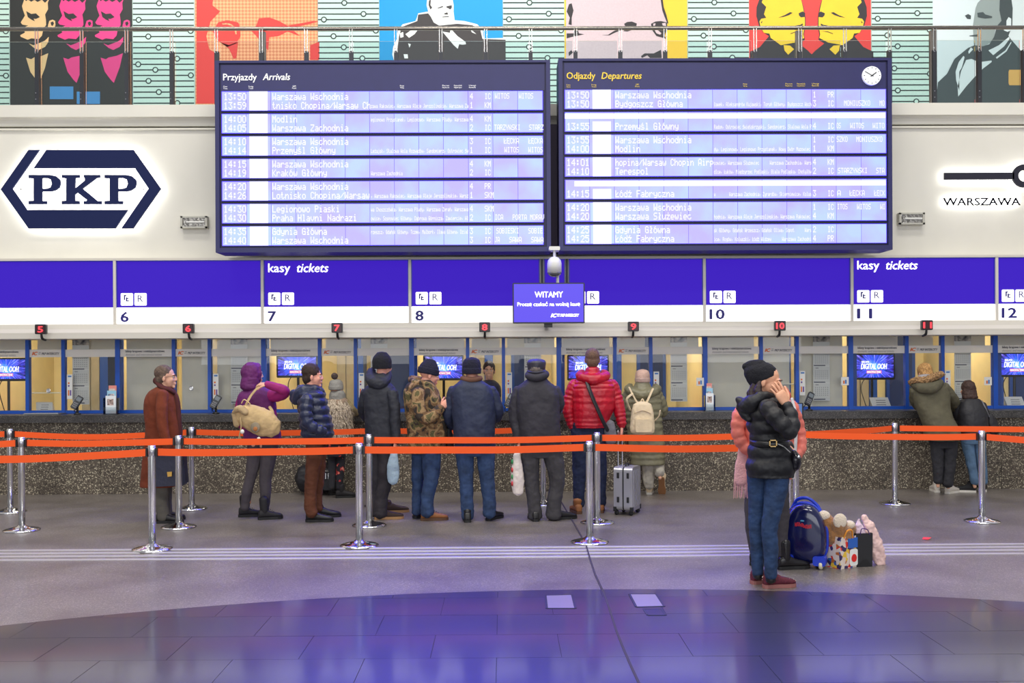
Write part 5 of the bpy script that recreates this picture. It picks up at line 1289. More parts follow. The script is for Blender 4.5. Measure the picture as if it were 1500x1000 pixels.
obj('patch_centre', MB().ell(tuple(P(374, 628, Yb-.126)), (.022, .008, .024)), mat('patch_orange', (176, 112, 60), .7), t, True)
for a, b_, c2_ in ((355, 632, (236, 236, 232)), (379, 643, (228, 224, 214)), (371, 651, (222, 170, 140))): obj('pompom_charm', MB().ell(tuple(P(a, b_, Yb-.10)), (.02, .02, .024)), mat('charm_%d' % a, c2_, .8), t, True)
obj('draw_cord', MB().tube([tuple(P(352, 612, Yb-.10))+(.008,), tuple(P(353, 626, Yb-.10))+(.007,), tuple(P(349, 645, Yb-.09))+(.006,)], 6, 4), TAN, t, True)

# ---- 3 man in a navy puffer jacket, profile to the right
f = Fig('person', 'dark-haired man in a navy quilted jacket and brown trousers, hands in pockets', 462, 763, 88, SKIN2)
m = f.headM(457.5, 551, 0, 82, size=1.0); f.head(m, f.W(452, 578)); f.eyes(m, mat('brow_dark', (60, 46, 38), .8))
f.hair(m, mat('hair_brown', (52, 36, 30), .8, var=.3, vscale=60), r=(.084, .098, .088), c=(0, -.018, .052), disp=.014)
NP = mat('navy_nylon', (25, 34, 66), .38, var=.15, vscale=8, bump=.2, bscale=22, sheen=.1)
b = MB(); f.torso(b, [(570, 441, 470, .12), (577, 438, 476, .18), (590, 437, 479, .20), (606, 438, 483, .205), (622, 440, 487, .20), (636, 442, 488, .195), (646, 443, 486, .19)], puff=(.085, .022)); soft('jacket', b, NP, f.root, .008, 2, .01, .05)
b = MB(); b.tube(f.path([(430, 575, 0, 6), (433, 586, 0, 8), (440, 578, -.03, 11), (449, 572, -.05, 10), (462, 570, -.03, 7)]), 12, 5); b.tube(f.path([(440, 572, .05, 9), (462, 570, .04, 7)]), 12, 3); b.tube(f.path([(464, 568, 0, 5), (471, 574, 0, 5.5)]), 10, 2); soft('hood', b, NP, f.root, .008, 3, .016, .06)
b = MB(); f.limb(b, [(450, 582, -.19, 9.5), (448, 600, -.23, 9.4), (450, 617, -.25, 8.8), (461, 627, -.24, 8), (474, 632, -.20, 7.5)], puff=(.075, .018)); soft('sleeve', b, NP, f.root, .008, 2, .01, .05)
b = MB(); f.limb(b, [(452, 582, .19, 9), (453, 600, .23, 9), (457, 617, .25, 8.5), (478, 630, .2, 7.5)], puff=(.075, .018)); soft('sleeve', b, NP, f.root, .008, 2, .01, .05)
BRT = cloth('brown_trousers', (88, 46, 26), .85, bump=.35)
for pts in ([(460, 645, -.09, 13), (461, 665, -.09, 12.5), (456, 700, -.09, 9.8), (455, 728, -.09, 8.8), (455, 745, -.09, 9.2), (457, 751, -.09, 9)], [(466, 645, .09, 13), (466, 665, .09, 12.5), (466, 700, .1, 9.2), (464, 725, .11, 8.2), (465, 744, .11, 8)]):
    b = MB(); f.limb(b, pts); soft('trouser_leg', b, BRT, f.root, .009, 2, .02, .08)
f.inner([(585, 446, 470, .10), (640, 448, 478, .10), (655, 452, 476, .10)], [[(458, 655, -.09, 8), (456, 700, -.09, 6), (456, 746, -.09, 4.5)], [(466, 655, .09, 8), (466, 700, .1, 6), (465, 742, .1, 4.5)], [(450, 585, -.19, 5), (452, 615, -.24, 5), (476, 632, -.19, 4)]])
f.shoe(451, 764, 88, BLKL, SOLEB); f.shoe(463, 757.5, 80, BLKL, SOLEB)
f.done()

# ---- 4 woman at the counter in a shaggy vest
f = Fig('person', 'person at the counter in a shaggy beige fur vest and grey bobble hat', 495, 729, 15)
m = f.headM(493, 569, .0, 25, size=.93); f.head(m, f.W(494, 586))
GK = cloth('grey_knit', (150, 148, 142), .95, bump=.5, bs=60)
f.beanie(m, GK, GK, top=.125); obj('pompom', MB().ell(tuple(m @ Vector((-.01, -.03, .165))), (.042, .042, .042)), mat('pompom_fur', (78, 66, 64), .95, var=.4, vscale=60, bump=.8, bscale=80), f.root, True)
OL = cloth('olive_cloth', (126, 112, 80), .85)
b = MB(); b.tube(f.path([(494, 578, 0, 12), (494, 588, 0, 12)]), 14, 3); soft('scarf', b, GK, f.root, .009, 2, .02, .05)
b = MB(); f.torso(b, [(583, 484, 506, .10), (588, 478, 510, .14), (600, 476, 510, .17), (620, 474, 510, .17), (640, 475, 511, .165)]); soft('vest', b, cloth('vest_base', (150, 128, 108), .95), f.root, .010, 2, .03, .04)
rnd = random.Random(4); fur = MB(); fv = []
for i in range(1500):
    a = rnd.uniform(0, 2*math.pi); y_ = rnd.uniform(584, 636); k_ = min(1, (y_-580)/14)
    c_ = f.W(492.5+rnd.uniform(-.3, .3), y_); p = c_+Vector((math.cos(a)*(.06+.115*k_**.6), math.sin(a)*(.06+.105*k_**.6), 0))
    out = Vector((math.cos(a), math.sin(a), 0)); ln = rnd.uniform(.05, .1); tng = Vector((-out.y, out.x, 0))*rnd.uniform(.006, .011)
    q = p+out*.03+Vector((rnd.uniform(-.015, .015), 0, -ln*.5)); e_ = q+out*.004+Vector((rnd.uniform(-.02, .02), 0, -ln*.6))
    n0 = len(fur.v); fur.add([p-tng, p+tng, q+tng*.8, q-tng*.8, e_], [(0, 1, 2, 3), (3, 2, 4)])
stuff(obj('fur', fur, mat('shaggy_fur', (176, 156, 134), .95, var=.5, vscale=70, c2=(222, 206, 184)), f.root))
b = MB(); f.limb(b, [(506, 590, .03, 6.5), (514, 598, .0, 6.2), (520, 604, .12, 5.5), (523, 603, .25, 4.6)]); soft('sleeve', b, OL, f.root, .008, 2, .012, .05)
b = MB(); f.limb(b, [(480, 590, .03, 6.5), (474, 602, .08, 6), (480, 606, .25, 4.8)]); soft('sleeve', b, OL, f.root, .008, 2, .012, .05)
f.hand(f.W(524, 603, .27), (.2, 1, 0), (0, 0, -1), 1, .4, .9)
FLO = mat('floral_black', (36, 30, 36), .8, var=.2, vscale=22)
def flor(nt, N, L, b_, co):
    n = N.new('ShaderNodeTexNoise'); n.inputs['Scale'].default_value = 16; L.new(co, n.inputs['Vector'])
    r = ramp(N, [(0, (30, 28, 36)), (.57, (34, 30, 38)), (.60, (170, 50, 52)), (.66, (214, 130, 110))], True); L.new(n.outputs['Fac'], r.inputs[0]); L.new(r.outputs[0], b_.inputs['Base Color'])
FL2 = node_mat('floral_cloth', flor, .85)
b = MB(); f.torso(b, [(632, 478, 508, .14), (655, 478, 506, .15), (668, 480, 506, .15)]); soft('skirt', b, FL2, f.root, .009, 2, .01, .05)
for pts in ([(486, 660, .0, 7), (487, 690, .0, 6), (486, 714, .0, 5)], [(499, 660, .0, 7.2), (498, 690, .0, 6.4), (497, 714, 0, 5.2)]):
    b = MB(); f.limb(b, pts); soft('trouser_leg', b, FL2 if pts[0][0] > 490 else BLKC, f.root, .008, 2, .008, .05)
f.shoe(484, 725, 40, BOOT, SOLEB, .24, 0, .04, 'ankle_boot'); f.shoe(494, 729, 75, BOOT, SOLEB, .24, 0, .04, 'ankle_boot')
f.inner([(590, 484, 504, .09), (640, 484, 502, .09), (655, 486, 500, .09)], [[(487, 655, 0, 5), (486, 712, 0, 3.6)], [(498, 655, 0, 5), (497, 712, 0, 3.6)]]); f.done()
g = G(468, 724)
t = thing('travel_bag', (g.x, g.y, 0), 'bulky black travel bag with zips standing on the floor behind the brown trousers', 'bag')
BN = mat('black_nylon', (30, 30, 36), .55, bump=.2, bscale=30)
sb = g.y/F
b = MB(); b.tube([(P(446, 700, g.y).x, g.y, .20, .15), (P(468, 700, g.y).x, g.y, .21, .17), (P(488, 700, g.y).x, g.y, .20, .15)], 16, 4, flat=1.15); soft('bag_body', b, BN, t, .012, 3, .03, .1)
obj('handle', MB().tube([(P(458, 0, g.y).x, g.y, .36, .012), (P(462, 0, g.y).x, g.y-.05, .44, .012), (P(476, 0, g.y).x, g.y-.05, .44, .012), (P(480, 0, g.y).x, g.y, .36, .012)], 8, 4), BN, t, True)
obj('side_pocket', MB().bbox(P(473, 0, g.y).x, g.y-.20, .08, P(489, 0, g.y).x, g.y-.16, .30, .03), BN, t)
zp_ = MB().tube([(P(452, 0, g.y).x, g.y-.17, .30, .005), (P(470, 0, g.y).x, g.y-.19, .32, .005), (P(486, 0, g.y).x, g.y-.18, .30, .005)], 5, 3); obj('zip', zp_, STEEL, t)
for xx in (478, 482, 486): obj('zip_pull', MB().box(P(xx, 0, g.y).x-.005, g.y-.215, .22, P(xx, 0, g.y).x+.005, g.y-.2, .29), STEEL, t)

# ---- 5 tall man, black jacket, beanie
f = Fig('person', 'tall man in a long black hooded jacket and black beanie holding a plastic bag', 557, 760, 25, SKIN2)
m = f.headM(561, 536, .0, 40, size=1.02); f.head(m, f.W(559, 562))
BK = cloth('black_knit', (26, 26, 34), .95, bump=.5, bs=60)
f.beanie(m, BK, None, top=.15, w=1.05, low=-.028)
BJ = cloth('black_shell', (36, 38, 48), .7, var=.1, bump=.2, bs=24)
b = MB(); f.torso(b, [(560, 546, 571, .11), (566, 537, 577, .15), (573, 532.5, 581, .175), (590, 532.5, 583, .185), (610, 534, 582.5, .185), (630, 535, 583, .185), (652, 537, 584, .185)]); soft('jacket', b, BJ, f.root, .009, 3, .022, .12)
b = MB(); b.tube(f.path([(544, 545, .03, 7), (545, 557, -.06, 9.5), (556, 562, -.10, 10), (566, 556, -.04, 7), (569, 546, .03, 5)]), 12, 5); b.tube(f.path([(558, 552, -.02, 11), (557, 564, -.02, 13)]), 12, 3); soft('hood', b, BJ, f.root, .008, 3, .016, .06)
b = MB(); f.limb(b, [(537, 576, .0, 9), (531.5, 594, .03, 7.8), (532.5, 606, .10, 7.2), (543, 616, .22, 6.5)]); soft('sleeve', b, BJ, f.root, .009, 2, .018, .07)
b = MB(); f.limb(b, [(574, 576, -.10, 9.2), (578, 596, -.13, 8.5), (578.5, 614, -.14, 7.8), (580, 634, -.15, 7), (580.5, 646, -.15, 6.4)]); soft('sleeve', b, BJ, f.root, .009, 2, .018, .07)
f.hand(f.W(580, 648, -.15), (-.15, .05, -1), (-1, .3, 0), 1, 1.0)
for pts in ([(551, 640, .03, 13), (552, 662, .03, 12), (553, 700, .03, 10), (551, 730, .03, 9.2), (550, 750, .03, 9.5)], [(567, 640, -.03, 13), (566, 662, -.03, 12.5), (564, 700, -.05, 10.5), (559, 728, -.04, 9.5), (557, 752, -.04, 10.5)]):
    b = MB(); f.limb(b, pts); soft('trouser_leg', b, cloth('soft_black', (46, 42, 48), .85), f.root, .009, 2, .022, .08)
SUE = mat('brown_suede', (66, 50, 44), .85); f.shoe(552, 760.5, 80, SUE, SOLET, .30); f.shoe(563, 751, 75, SUE, SOLET, .29)
f.inner([(575, 542, 572, .10), (640, 544, 572, .10), (655, 546, 572, .10)], [[(552, 655, .0, 8), (552, 700, 0, 6), (551, 750, 0, 5)], [(566, 655, .0, 8), (563, 700, -.03, 6), (557, 750, -.03, 5)], [(575, 580, -.1, 5), (579, 612, -.14, 5), (580, 650, -.15, 4)]]); f.done()
def plastic_bag(pts, Yb, thick, m, label, name='plastic_bag', hand=None, base=None, disp=.010):
    q = [P(a, b, Yb) for a, b, r in pts]
    t = thing(name, tuple(base if base is not None else q[-1]), label, 'bag')
    b = MB(); L_ = [tuple(p)+(r*Yb/F,) for p, (a, bb, r) in zip(q, pts)]
    b.tube(L_, 16, 4, flat=thick, up=Vector((0, 1, 0))); soft('bag_body', b, m, t, .007, 2, disp, .045)
    if hand:
        for dx in (-3, 3):
            a, bb = hand; obj('handle', MB().tube([tuple(P(pts[0][0]+dx, pts[0][1]+3, Yb))+(.012,), tuple(P((pts[0][0]+dx+a)/2+dx*.4, (pts[0][1]+bb)/2, Yb))+(.010,), tuple(P(a, bb, Yb))+(.008,)], 8, 4, flat=.4), m, t, True)
    return t
PLB = mat('pale_blue_plastic', (160, 182, 200), .4, var=.06, bump=.5, bscale=14)
plastic_bag([(577, 664, 5.5), (576, 680, 8.5), (576, 695, 9.5), (575.5, 704, 7.5)], f.Y-.16, .55, PLB, 'translucent pale blue plastic bag hanging from the hand of the tall man', hand=(579.5, 652))

# ---- 6 man in camouflage jacket
f = Fig('person', 'man in a camouflage jacket, navy folded beanie and blue jeans, looking down to the right', 628, 761, 62, SKIN2)
m = f.headM(628.5, 549, .0, 74, pitch=-12, size=1.03); f.head(m, f.W(618, 572)); f.eyes(m, mat('brow_dark', (60, 46, 38), .8))
NK = cloth('navy_knit', (28, 28, 48), .95, bump=.5, bs=60)
f.beanie(m, NK, NK, top=.165, w=1.02, low=.015, brimh=.055)
def camo(nt, N, L, b_, co):
    n = N.new('ShaderNodeTexNoise'); n.inputs['Scale'].default_value = 9; n.inputs['Detail'].default_value = 4; n.inputs['Distortion'].default_value = .5; L.new(co, n.inputs['Vector'])
    r = ramp(N, [(0, (52, 44, 38)), (.41, (52, 44, 38)), (.43, (112, 84, 56)), (.505, (150, 122, 86)), (.58, (90, 84, 52)), (.66, (56, 46, 40))], True); L.new(n.outputs['Fac'], r.inputs[0]); L.new(r.outputs[0], b_.inputs['Base Color'])
    n2 = N.new('ShaderNodeTexNoise'); n2.inputs['Scale'].default_value = 24; L.new(co, n2.inputs['Vector']); bp = N.new('ShaderNodeBump'); bp.inputs['Strength'].default_value = .3; bp.inputs['Distance'].default_value = .02
    L.new(n2.outputs['Fac'], bp.inputs['Height']); L.new(bp.outputs[0], b_.inputs['Normal'])
CAMO = node_mat('camouflage_cloth', camo, .9)
b = MB(); f.torso(b, [(556, 604, 632, .12), (563, 596, 637, .17), (575, 591, 643, .2), (592, 592, 649, .205), (610, 594.5, 653, .20), (630, 596, 654, .20), (648, 598, 653, .195), (663, 599, 650, .19)]); soft('jacket', b, CAMO, f.root, .009, 3, .025, .10)
b = MB(); b.tube(f.path([(602, 556, .03, 5), (608, 560, -.08, 5), (622, 562, -.11, 5), (634, 566, -.06, 5)]), 10, 5); b.tube(f.path([(602, 555, .03, 6), (618, 558, .07, 6), (634, 566, .05, 5)]), 10, 4); soft('collar', b, CAMO, f.root, .008, 2, .01, .05)
b = MB(); f.limb(b, [(613, 575, -.18, 10), (613, 594, -.23, 9.8), (620, 612, -.25, 9), (634, 608, -.22, 8), (645, 598, -.15, 6.8)]); soft('sleeve', b, CAMO, f.root, .009, 2, .02, .08)
b = MB(); f.limb(b, [(620, 575, .18, 9), (628, 596, .22, 9), (640, 610, .2, 8), (650, 600, .1, 6.5)]); soft('sleeve', b, CAMO, f.root, .009, 2, .02, .08)
f.hand(f.W(647, 596, -.14), (.8, .2, .6), (0, 1, 0), 1, 1.0)
for pts in ([(615, 655, .05, 12.5), (613.5, 675, .05, 11), (611.5, 710, .05, 8.6), (611, 735, .05, 8), (610.5, 749, .05, 8)], [(631, 655, -.05, 15.5), (632, 675, -.05, 14), (631, 705, -.07, 11), (626, 730, -.07, 9.5), (626, 750, -.07, 10)]):
    b = MB(); f.limb(b, pts); soft('trouser_leg', b, JEAN, f.root, .009, 2, .02, .08)
TANL = mat('tan_leather', (146, 92, 50), .6, bump=.1); f.shoe(619.5, 762, 82, TANL, mat('rubber_brown', (92, 62, 42), .7), .28, laces=BLACK); f.shoe(608, 758.5, 60, SUE, SOLEB, .26)
f.inner([(575, 604, 638, .11), (650, 606, 640, .11)], [[(614, 655, .05, 7), (611, 745, .05, 5)], [(631, 655, -.05, 9), (628, 710, -.06, 7), (626, 748, -.06, 5)], [(613, 578, -.18, 6), (620, 610, -.24, 5.5), (646, 597, -.14, 4)]]); f.done()
# small dark shoulder bag between him and the navy jacket
t = thing('shoulder_bag', tuple(f.W(657, 665, .1)), 'small black shoulder bag hanging at the front of the camouflage jacket', 'bag')
b = MB(); b.tube(f.path([(656, 628, .1, 6), (657, 645, .1, 8), (658, 660, .1, 7)]), 12, 4, flat=.6); soft('bag_body', b, BN, t, .009, 2, .01, .05)
obj('strap', MB().tube(f.path([(655, 628, .08, 1.2), (651, 600, .05, 1.2), (640, 575, .08, 1.2)]), 6, 4), BN, t)

# ---- 7 man navy jacket
f = Fig('person', 'stocky man in a plain navy jacket, blue jeans and black beanie seen from behind', 701, 763, 0, SKIN2)
m = f.headM(691, 542, .0, 0, size=1.06); f.head(m, f.W(690, 566)); f.beanie(m, NK, NK, top=.128, w=1.06, low=-.025)
NJ = cloth('navy_shell', (36, 44, 70), .65, var=.12, bump=.3, bs=14)
b = MB(); f.torso(b, [(553, 678, 702, .10), (558, 672, 708, .13), (566, 663, 719, .165), (576, 660, 724, .185), (595, 661, 726, .20), (615, 663, 726, .205), (635, 664, 725, .20), (650, 665, 724, .195)]); soft('jacket', b, NJ, f.root, .009, 3, .022, .12)
b = MB(); b.tube(f.path([(680, 553, .07, 3.5), (678, 554, -.05, 4), (691, 556, -.10, 4.5), (703, 554, -.05, 4), (701, 553, .07, 3.5)]), 10, 4); soft('collar', b, cloth('brown_collar', (110, 76, 60), .9), f.root, .008, 2)
b = MB(); f.limb(b, [(666, 572, .0, 9.5), (660, 590, .02, 9.5), (656.5, 610, .05, 8.8), (663, 622, .18, 8), (676, 620, .3, 6.5)]); soft('sleeve', b, NJ, f.root, .009, 2, .018, .07)
b = MB(); f.limb(b, [(718, 572, .0, 9.5), (725, 588, .02, 9.8), (729, 603, .04, 9), (724, 612, .18, 8), (708, 612, .3, 6.5)]); soft('sleeve', b, NJ, f.root, .009, 2, .018, .07)
f.hand(f.W(677, 619, .31), (.9, .3, .2), (0, 1, 0), 1, .9); f.hand(f.W(707, 612, .31), (-.9, .3, .2), (0, 1, 0), -1, .9)
for pts in ([(681, 645, .0, 15.5), (681, 664, .0, 14.2), (683, 705, .0, 10.5), (684, 735, .0, 9.6), (685, 756, .0, 9.2)], [(711, 645, .0, 15.5), (711, 664, .0, 14), (714, 705, .0, 11), (717, 735, .0, 10), (717, 752, .0, 9.8)]):
    b = MB(); f.limb(b, pts); soft('trouser_leg', b, JEAN, f.root, .009, 2, .02, .08)
f.hips(JEAN, 642, 668, 667, 725)
f.shoe(685, 765, -4, BLKL, SOLEB, .28); f.shoe(716, 762, 30, BLKL, SOLEB, .29)
f.inner([(570, 672, 712, .11), (640, 672, 718, .12), (655, 675, 718, .11)], [[(682, 655, 0, 9), (684, 705, 0, 7), (685, 752, 0, 5)], [(711, 655, 0, 9), (714, 705, 0, 7), (717, 750, 0, 5)], [(664, 576, 0, 5), (658, 612, .05, 5), (677, 619, .31, 4)], [(720, 576, 0, 5), (727, 605, .05, 5), (707, 612, .31, 4)]]); f.done()

# ---- 8 man with flat cap
f = Fig('person', 'man in a dark charcoal jacket, leather flat cap and grey trousers seen from behind', 800, 762, 0, SKIN2)
m = f.headM(786, 543, .0, 8, size=1.03); f.head(m, f.W(786, 566))
f.hair(m, mat('hair_grey', (120, 110, 104), .8, var=.3, vscale=60), r=(.080, .092, .07), c=(0, -.03, .03), disp=.004)
CL = mat('cap_leather', (52, 50, 62), .42, bump=.15, bscale=30)
b = MB(); Rg = []
for z, kx, ky, cy in ((.012, .088, .104, -.012), (.05, .094, .112, -.010), (.085, .098, .118, -.006), (.105, .09, .108, 0), (.118, .06, .07, 0), (.122, .02, .02, 0)):
    Rg.append(b.ring(m @ Vector((0, cy, z)), (m.to_3x3() @ Vector((1, 0, 0)))*kx, (m.to_3x3() @ Vector((0, 1, 0)))*ky, 24))
b.loft(Rg); soft('cap_crown', b, CL, f.root, .007, 2, .005, .04)
b = MB(); b.ell((0, 0, 0), (1, 1, 1), m @ Matrix.Translation((0, .10, .028)) @ Matrix.Diagonal((.07, .06, .01, 1))); soft('cap_visor', b, CL, f.root, .006, 1)
b = MB(); b.tube([tuple(m @ Vector(p))+(.014,) for p in ((-.082, .03, .002), (-.078, -.06, -.008), (0, -.118, -.014), (.078, -.06, -.008), (.082, .03, .002))], 10, 5, flat=1.0); soft('ear_flap', b, CL, f.root, .006, 1)
DJ = cloth('charcoal_shell', (48, 46, 54), .8, var=.1, bump=.25, bs=20)
b = MB(); f.torso(b, [(553, 774, 799, .10), (559, 768, 804, .13), (567, 757, 814, .165), (577, 755, 819, .185), (598, 755, 820, .20), (620, 758, 821, .205), (640, 760, 822, .20), (652, 761, 822, .195)]); soft('jacket', b, DJ, f.root, .009, 3, .022, .12)
b = MB(); b.tube(f.path([(778, 545, .07, 4.5), (774, 550, -.05, 5.5), (786, 553, -.11, 6), (799, 549, -.05, 5.5), (798, 546, .07, 4.5)]), 12, 4); soft('collar', b, DJ, f.root, .008, 2)
b = MB(); f.limb(b, [(761, 572, .0, 9.5), (755, 590, .0, 9.2), (754, 612, .0, 8.5), (757, 632, -.02, 7.5), (760, 645, -.03, 6.6)]); soft('sleeve', b, DJ, f.root, .009, 2, .018, .07)
b = MB(); f.limb(b, [(812, 572, .0, 9.5), (817, 584, .02, 9.2), (818.5, 594, .05, 8.5), (812, 602, .2, 7.5), (802, 600, .32, 6.5)]); soft('sleeve', b, DJ, f.root, .009, 2, .018, .07)
f.hand(f.W(760, 648, -.03), (-.05, 0, -1), (1, .2, 0), -1, 1.1)
for pts in ([(777, 645, .0, 16), (777, 664, .0, 14.5), (779, 700, .0, 11.2), (782, 735, .0, 10), (784, 755, .0, 10.5)], [(807, 645, .0, 17), (810, 664, .0, 15.5), (816, 700, .0, 12), (812, 735, .0, 11), (811, 754, .0, 11.5)]):
    b = MB(); f.limb(b, pts); soft('trouser_leg', b, CHAR, f.root, .009, 2, .022, .08)
f.hips(CHAR, 644, 670, 763, 821)
f.shoe(785, 763.5, -10, BLKL, SOLEB, .28); f.shoe(808, 761, 72, BLKL, SOLEB, .30)
f.inner([(570, 768, 808, .11), (640, 768, 815, .12), (655, 770, 815, .11)], [[(777, 655, 0, 9), (779, 700, 0, 7), (784, 752, 0, 5)], [(808, 655, 0, 9), (815, 700, 0, 7), (811, 752, 0, 5)], [(761, 576, 0, 5), (755, 612, 0, 5), (760, 648, -.03, 4)], [(812, 576, 0, 5), (817, 592, .05, 5), (802, 600, .32, 4)]]); f.done()
WPL = mat('white_plastic', (226, 214, 208), .42, var=.05, bump=.5, bscale=14)
t = plastic_bag([(757, 666, 5), (757.5, 685, 8.5), (758, 704, 10), (759, 720, 8)], f.Y-.06, .55, WPL, 'white plastic carrier bag with red and green print held by the man in the cap', hand=(760, 652))
for i, (yy, mm) in enumerate(((676, 'print_green'), (688, 'print_red'), (698, 'print_green'), (708, 'print_red'))):
    p = P(750.2, yy, f.Y-.07); obj('printed_mark', MB().ell(tuple(p), (.012, .05, .028), n=8, h=6), mat(mm, (40, 140, 80) if 'green' in mm else (200, 50, 60), .5), t, True)

# ---- 9 man red jacket
f = Fig('person', 'man in a bright red quilted jacket with a black crossbody strap, pulling a silver suitcase', 862, 751, 0, SKIN2)
m = f.headM(867.5, 526.5, .0, 0, size=1.02); f.head(m, f.W(868, 550))
f.hair(m, mat('hair_short', (104, 78, 64), .85, var=.25, vscale=80), r=(.079, .096, .086), c=(0, -.016, .04), disp=.004)
RP = mat('red_nylon', (178, 14, 38), .38, var=.15, vscale=8, bump=.2, bscale=22)
b = MB(); f.torso(b, [(548, 858, 880, .10), (553, 848, 890, .14), (562, 838, 900, .17), (574, 836, 902, .19), (595, 837, 901, .20), (612, 838, 894, .19), (626, 839, 889, .18)], puff=(.052, .014)); soft('jacket', b, RP, f.root, .007, 1, .008, .05)
b = MB(); b.tube(f.path([(853, 545, .05, 5), (850, 551, -.06, 7), (868, 556, -.12, 8.5), (887, 551, -.06, 7), (884, 545, .05, 5)]), 12, 5); b.tube(f.path([(868, 543, -.03, 11), (868, 553, -.03, 15)]), 14, 3); soft('hood', b, RP, f.root, .008, 3, .014, .06)
b = MB(); f.limb(b, [(843, 562, .0, 10), (836, 580, .0, 9.8), (832.5, 600, -.02, 8.8), (836, 617, -.02, 7), (838, 625, -.02, 5.5)], puff=(.048, .013)); soft('sleeve', b, RP, f.root, .007, 1, .006, .05)
b = MB(); f.limb(b, [(895, 562, .0, 10), (902, 580, .0, 9.8), (907, 600, -.02, 8.8), (910, 616, -.04, 7.5), (911, 624, -.05, 6)], puff=(.048, .013)); soft('sleeve', b, RP, f.root, .007, 1, .006, .05)
f.hand(f.W(911, 625, -.05), (-.05, 0, -1), (-1, .2, 0), 1, 1.1); f.hand(f.W(838, 625, -.02), (.3, .3, -1), (1, .2, 0), -1, .6)
for pts in ([(849, 622, .0, 14), (850, 650, .0, 13), (849, 690, .0, 11), (848, 718, .0, 9), (848, 738, .0, 8.6)], [(876, 622, .0, 14), (876, 650, .0, 13), (878, 690, .02, 11), (879, 718, .03, 9), (880, 736, .03, 8.6)]):
    b = MB(); f.limb(b, pts); soft('trouser_leg', b, JEAND, f.root, .009, 2, .02, .07)
f.hips(JEAND, 616, 648, 838.5, 887)
f.shoe(848, 752.5, -12, TANL, mat('rubber_brown', ()), .28, boot=.03); f.shoe(880, 751, 5, TANL, mat('rubber_brown', ()), .28, boot=.03)
f.inner([(562, 848, 890, .11), (620, 846, 882, .11), (640, 848, 880, .11)], [[(849, 640, 0, 9), (849, 690, 0, 7), (848, 736, 0, 5)], [(877, 640, 0, 9), (878, 690, .02, 7), (880, 735, .03, 5)], [(842, 566, 0, 5), (833, 602, 0, 5), (838, 625, -.02, 4)], [(896, 566, 0, 5), (906, 602, 0, 5), (911, 625, -.05, 4)]]); f.done()
t = thing('crossbody_bag', tuple(f.W(895, 650, -.05)), 'grey crossbody bag on a wide black strap over the red jacket', 'bag')
obj('strap', MB().tube(f.path([(858, 552, -.10, 3), (864, 572, -.205, 3), (874, 596, -.225, 3), (884, 618, -.215, 3), (890, 630, -.17, 3)]), 8, 5, flat=.4), BLACK, t, True)
b = MB(); b.tube(f.path([(893, 620, -.08, 7), (894, 632, -.08, 9), (895, 645, -.08, 8.5)]), 14, 4, flat=.6); soft('bag_body', b, cloth('grey_felt', (112, 110, 118), .9), t, .009, 2, .01, .05)
# silver suitcase
g = G(919, 752); g.z = 0
t = thing('suitcase', tuple(g), 'silver hard-shell cabin suitcase with black wheels and extended handle beside the red jacket man', 'suitcase')
SIL = mat('silver_shell', (178, 178, 186), .28, .6); SILD = mat('suitcase_black', (24, 24, 28), .5)
Ms = Matrix.Translation(g) @ Matrix.Rotation(R(66), 4, 'Z')
def tf(mb, M_): 
    q = MB(); q.add([M_ @ v for v in mb.v], mb.f); return q
W2, D2, H0, H1 = .155, .105, .05, .52
def shell(y0, y1):
    b = MB(); return b.bbox(-W2, y0, H0, W2, y1, H1, .045, 4)
obj('shell_half', tf(shell(-D2, -.008), Ms), SIL, t); obj('shell_half', tf(shell(.008, D2), Ms), SIL, t)
obj('zip_band', tf(MB().bbox(-W2+.004, -.012, H0+.004, W2-.004, .012, H1-.004, .045, 4), Ms), SILD, t)
for i in range(5):
    x_ = -.10+.05*i
    for s_ in (-1, 1): obj('rib', tf(MB().box(x_-.011, s_*(D2+.002)-.004, H0+.04, x_+.011, s_*(D2+.002)+.004, H1-.04), Ms), SIL, t)
for sx in (-1, 1):
    for sy in (-1, 1):
        obj('corner_guard', tf(MB().bbox(sx*W2-.03 if sx > 0 else -W2-.004, sy*D2-.03 if sy > 0 else -D2-.004, H0-.008, W2+.004 if sx > 0 else -W2+.03, D2+.004 if sy > 0 else -D2+.03, H0+.045, .01), Ms), SILD, t)
        wh = MB(); wh.lathe([(.004, -.011), (.024, -.011), (.024, .011), (.004, .011)], (0, 0, 0), 14, Matrix.Rotation(R(90), 3, 'Y')); wh = tf(wh, Matrix.Translation((sx*(W2-.03), sy*(D2-.025), .024)))
        o = obj('wheel', tf(wh, Ms), SILD, t, True); obj('wheel_fork', tf(MB().box(sx*(W2-.03)-.018, sy*(D2-.025)-.012, .028, sx*(W2-.03)+.018, sy*(D2-.025)+.012, .066), Ms), SILD, o)
for zz in (.14, .40):
    for yy in (-.055, .055): obj('side_foot', tf(MB().bbox(-W2-.012, yy-.012, zz, -W2, yy+.012, zz+.06, .004), Ms), SILD, t)
obj('top_grip', tf(MB().tube([(-.05, 0, H1, .008), (-.04, 0, H1+.022, .009), (.04, 0, H1+.022, .009), (.05, 0, H1, .008)], 8, 3), Ms), SILD, t, True)
hl = [P(905.5, 690, g.y-.02), P(911.5, 690, g.y+.03)]
for q in hl: obj('handle_tube', MB().tube([(q.x, q.y, H1-.05, .009), (q.x, q.y, Z(630, g.y, 908), .009)], 8, 1), CHROME, t, True)
obj('pull_grip', MB().tube([(hl[0].x-.015, hl[0].y, Z(629, g.y, 908), .014), (hl[1].x+.015, hl[1].y, Z(629, g.y, 908), .014)], 8, 1), SILD, t, True)

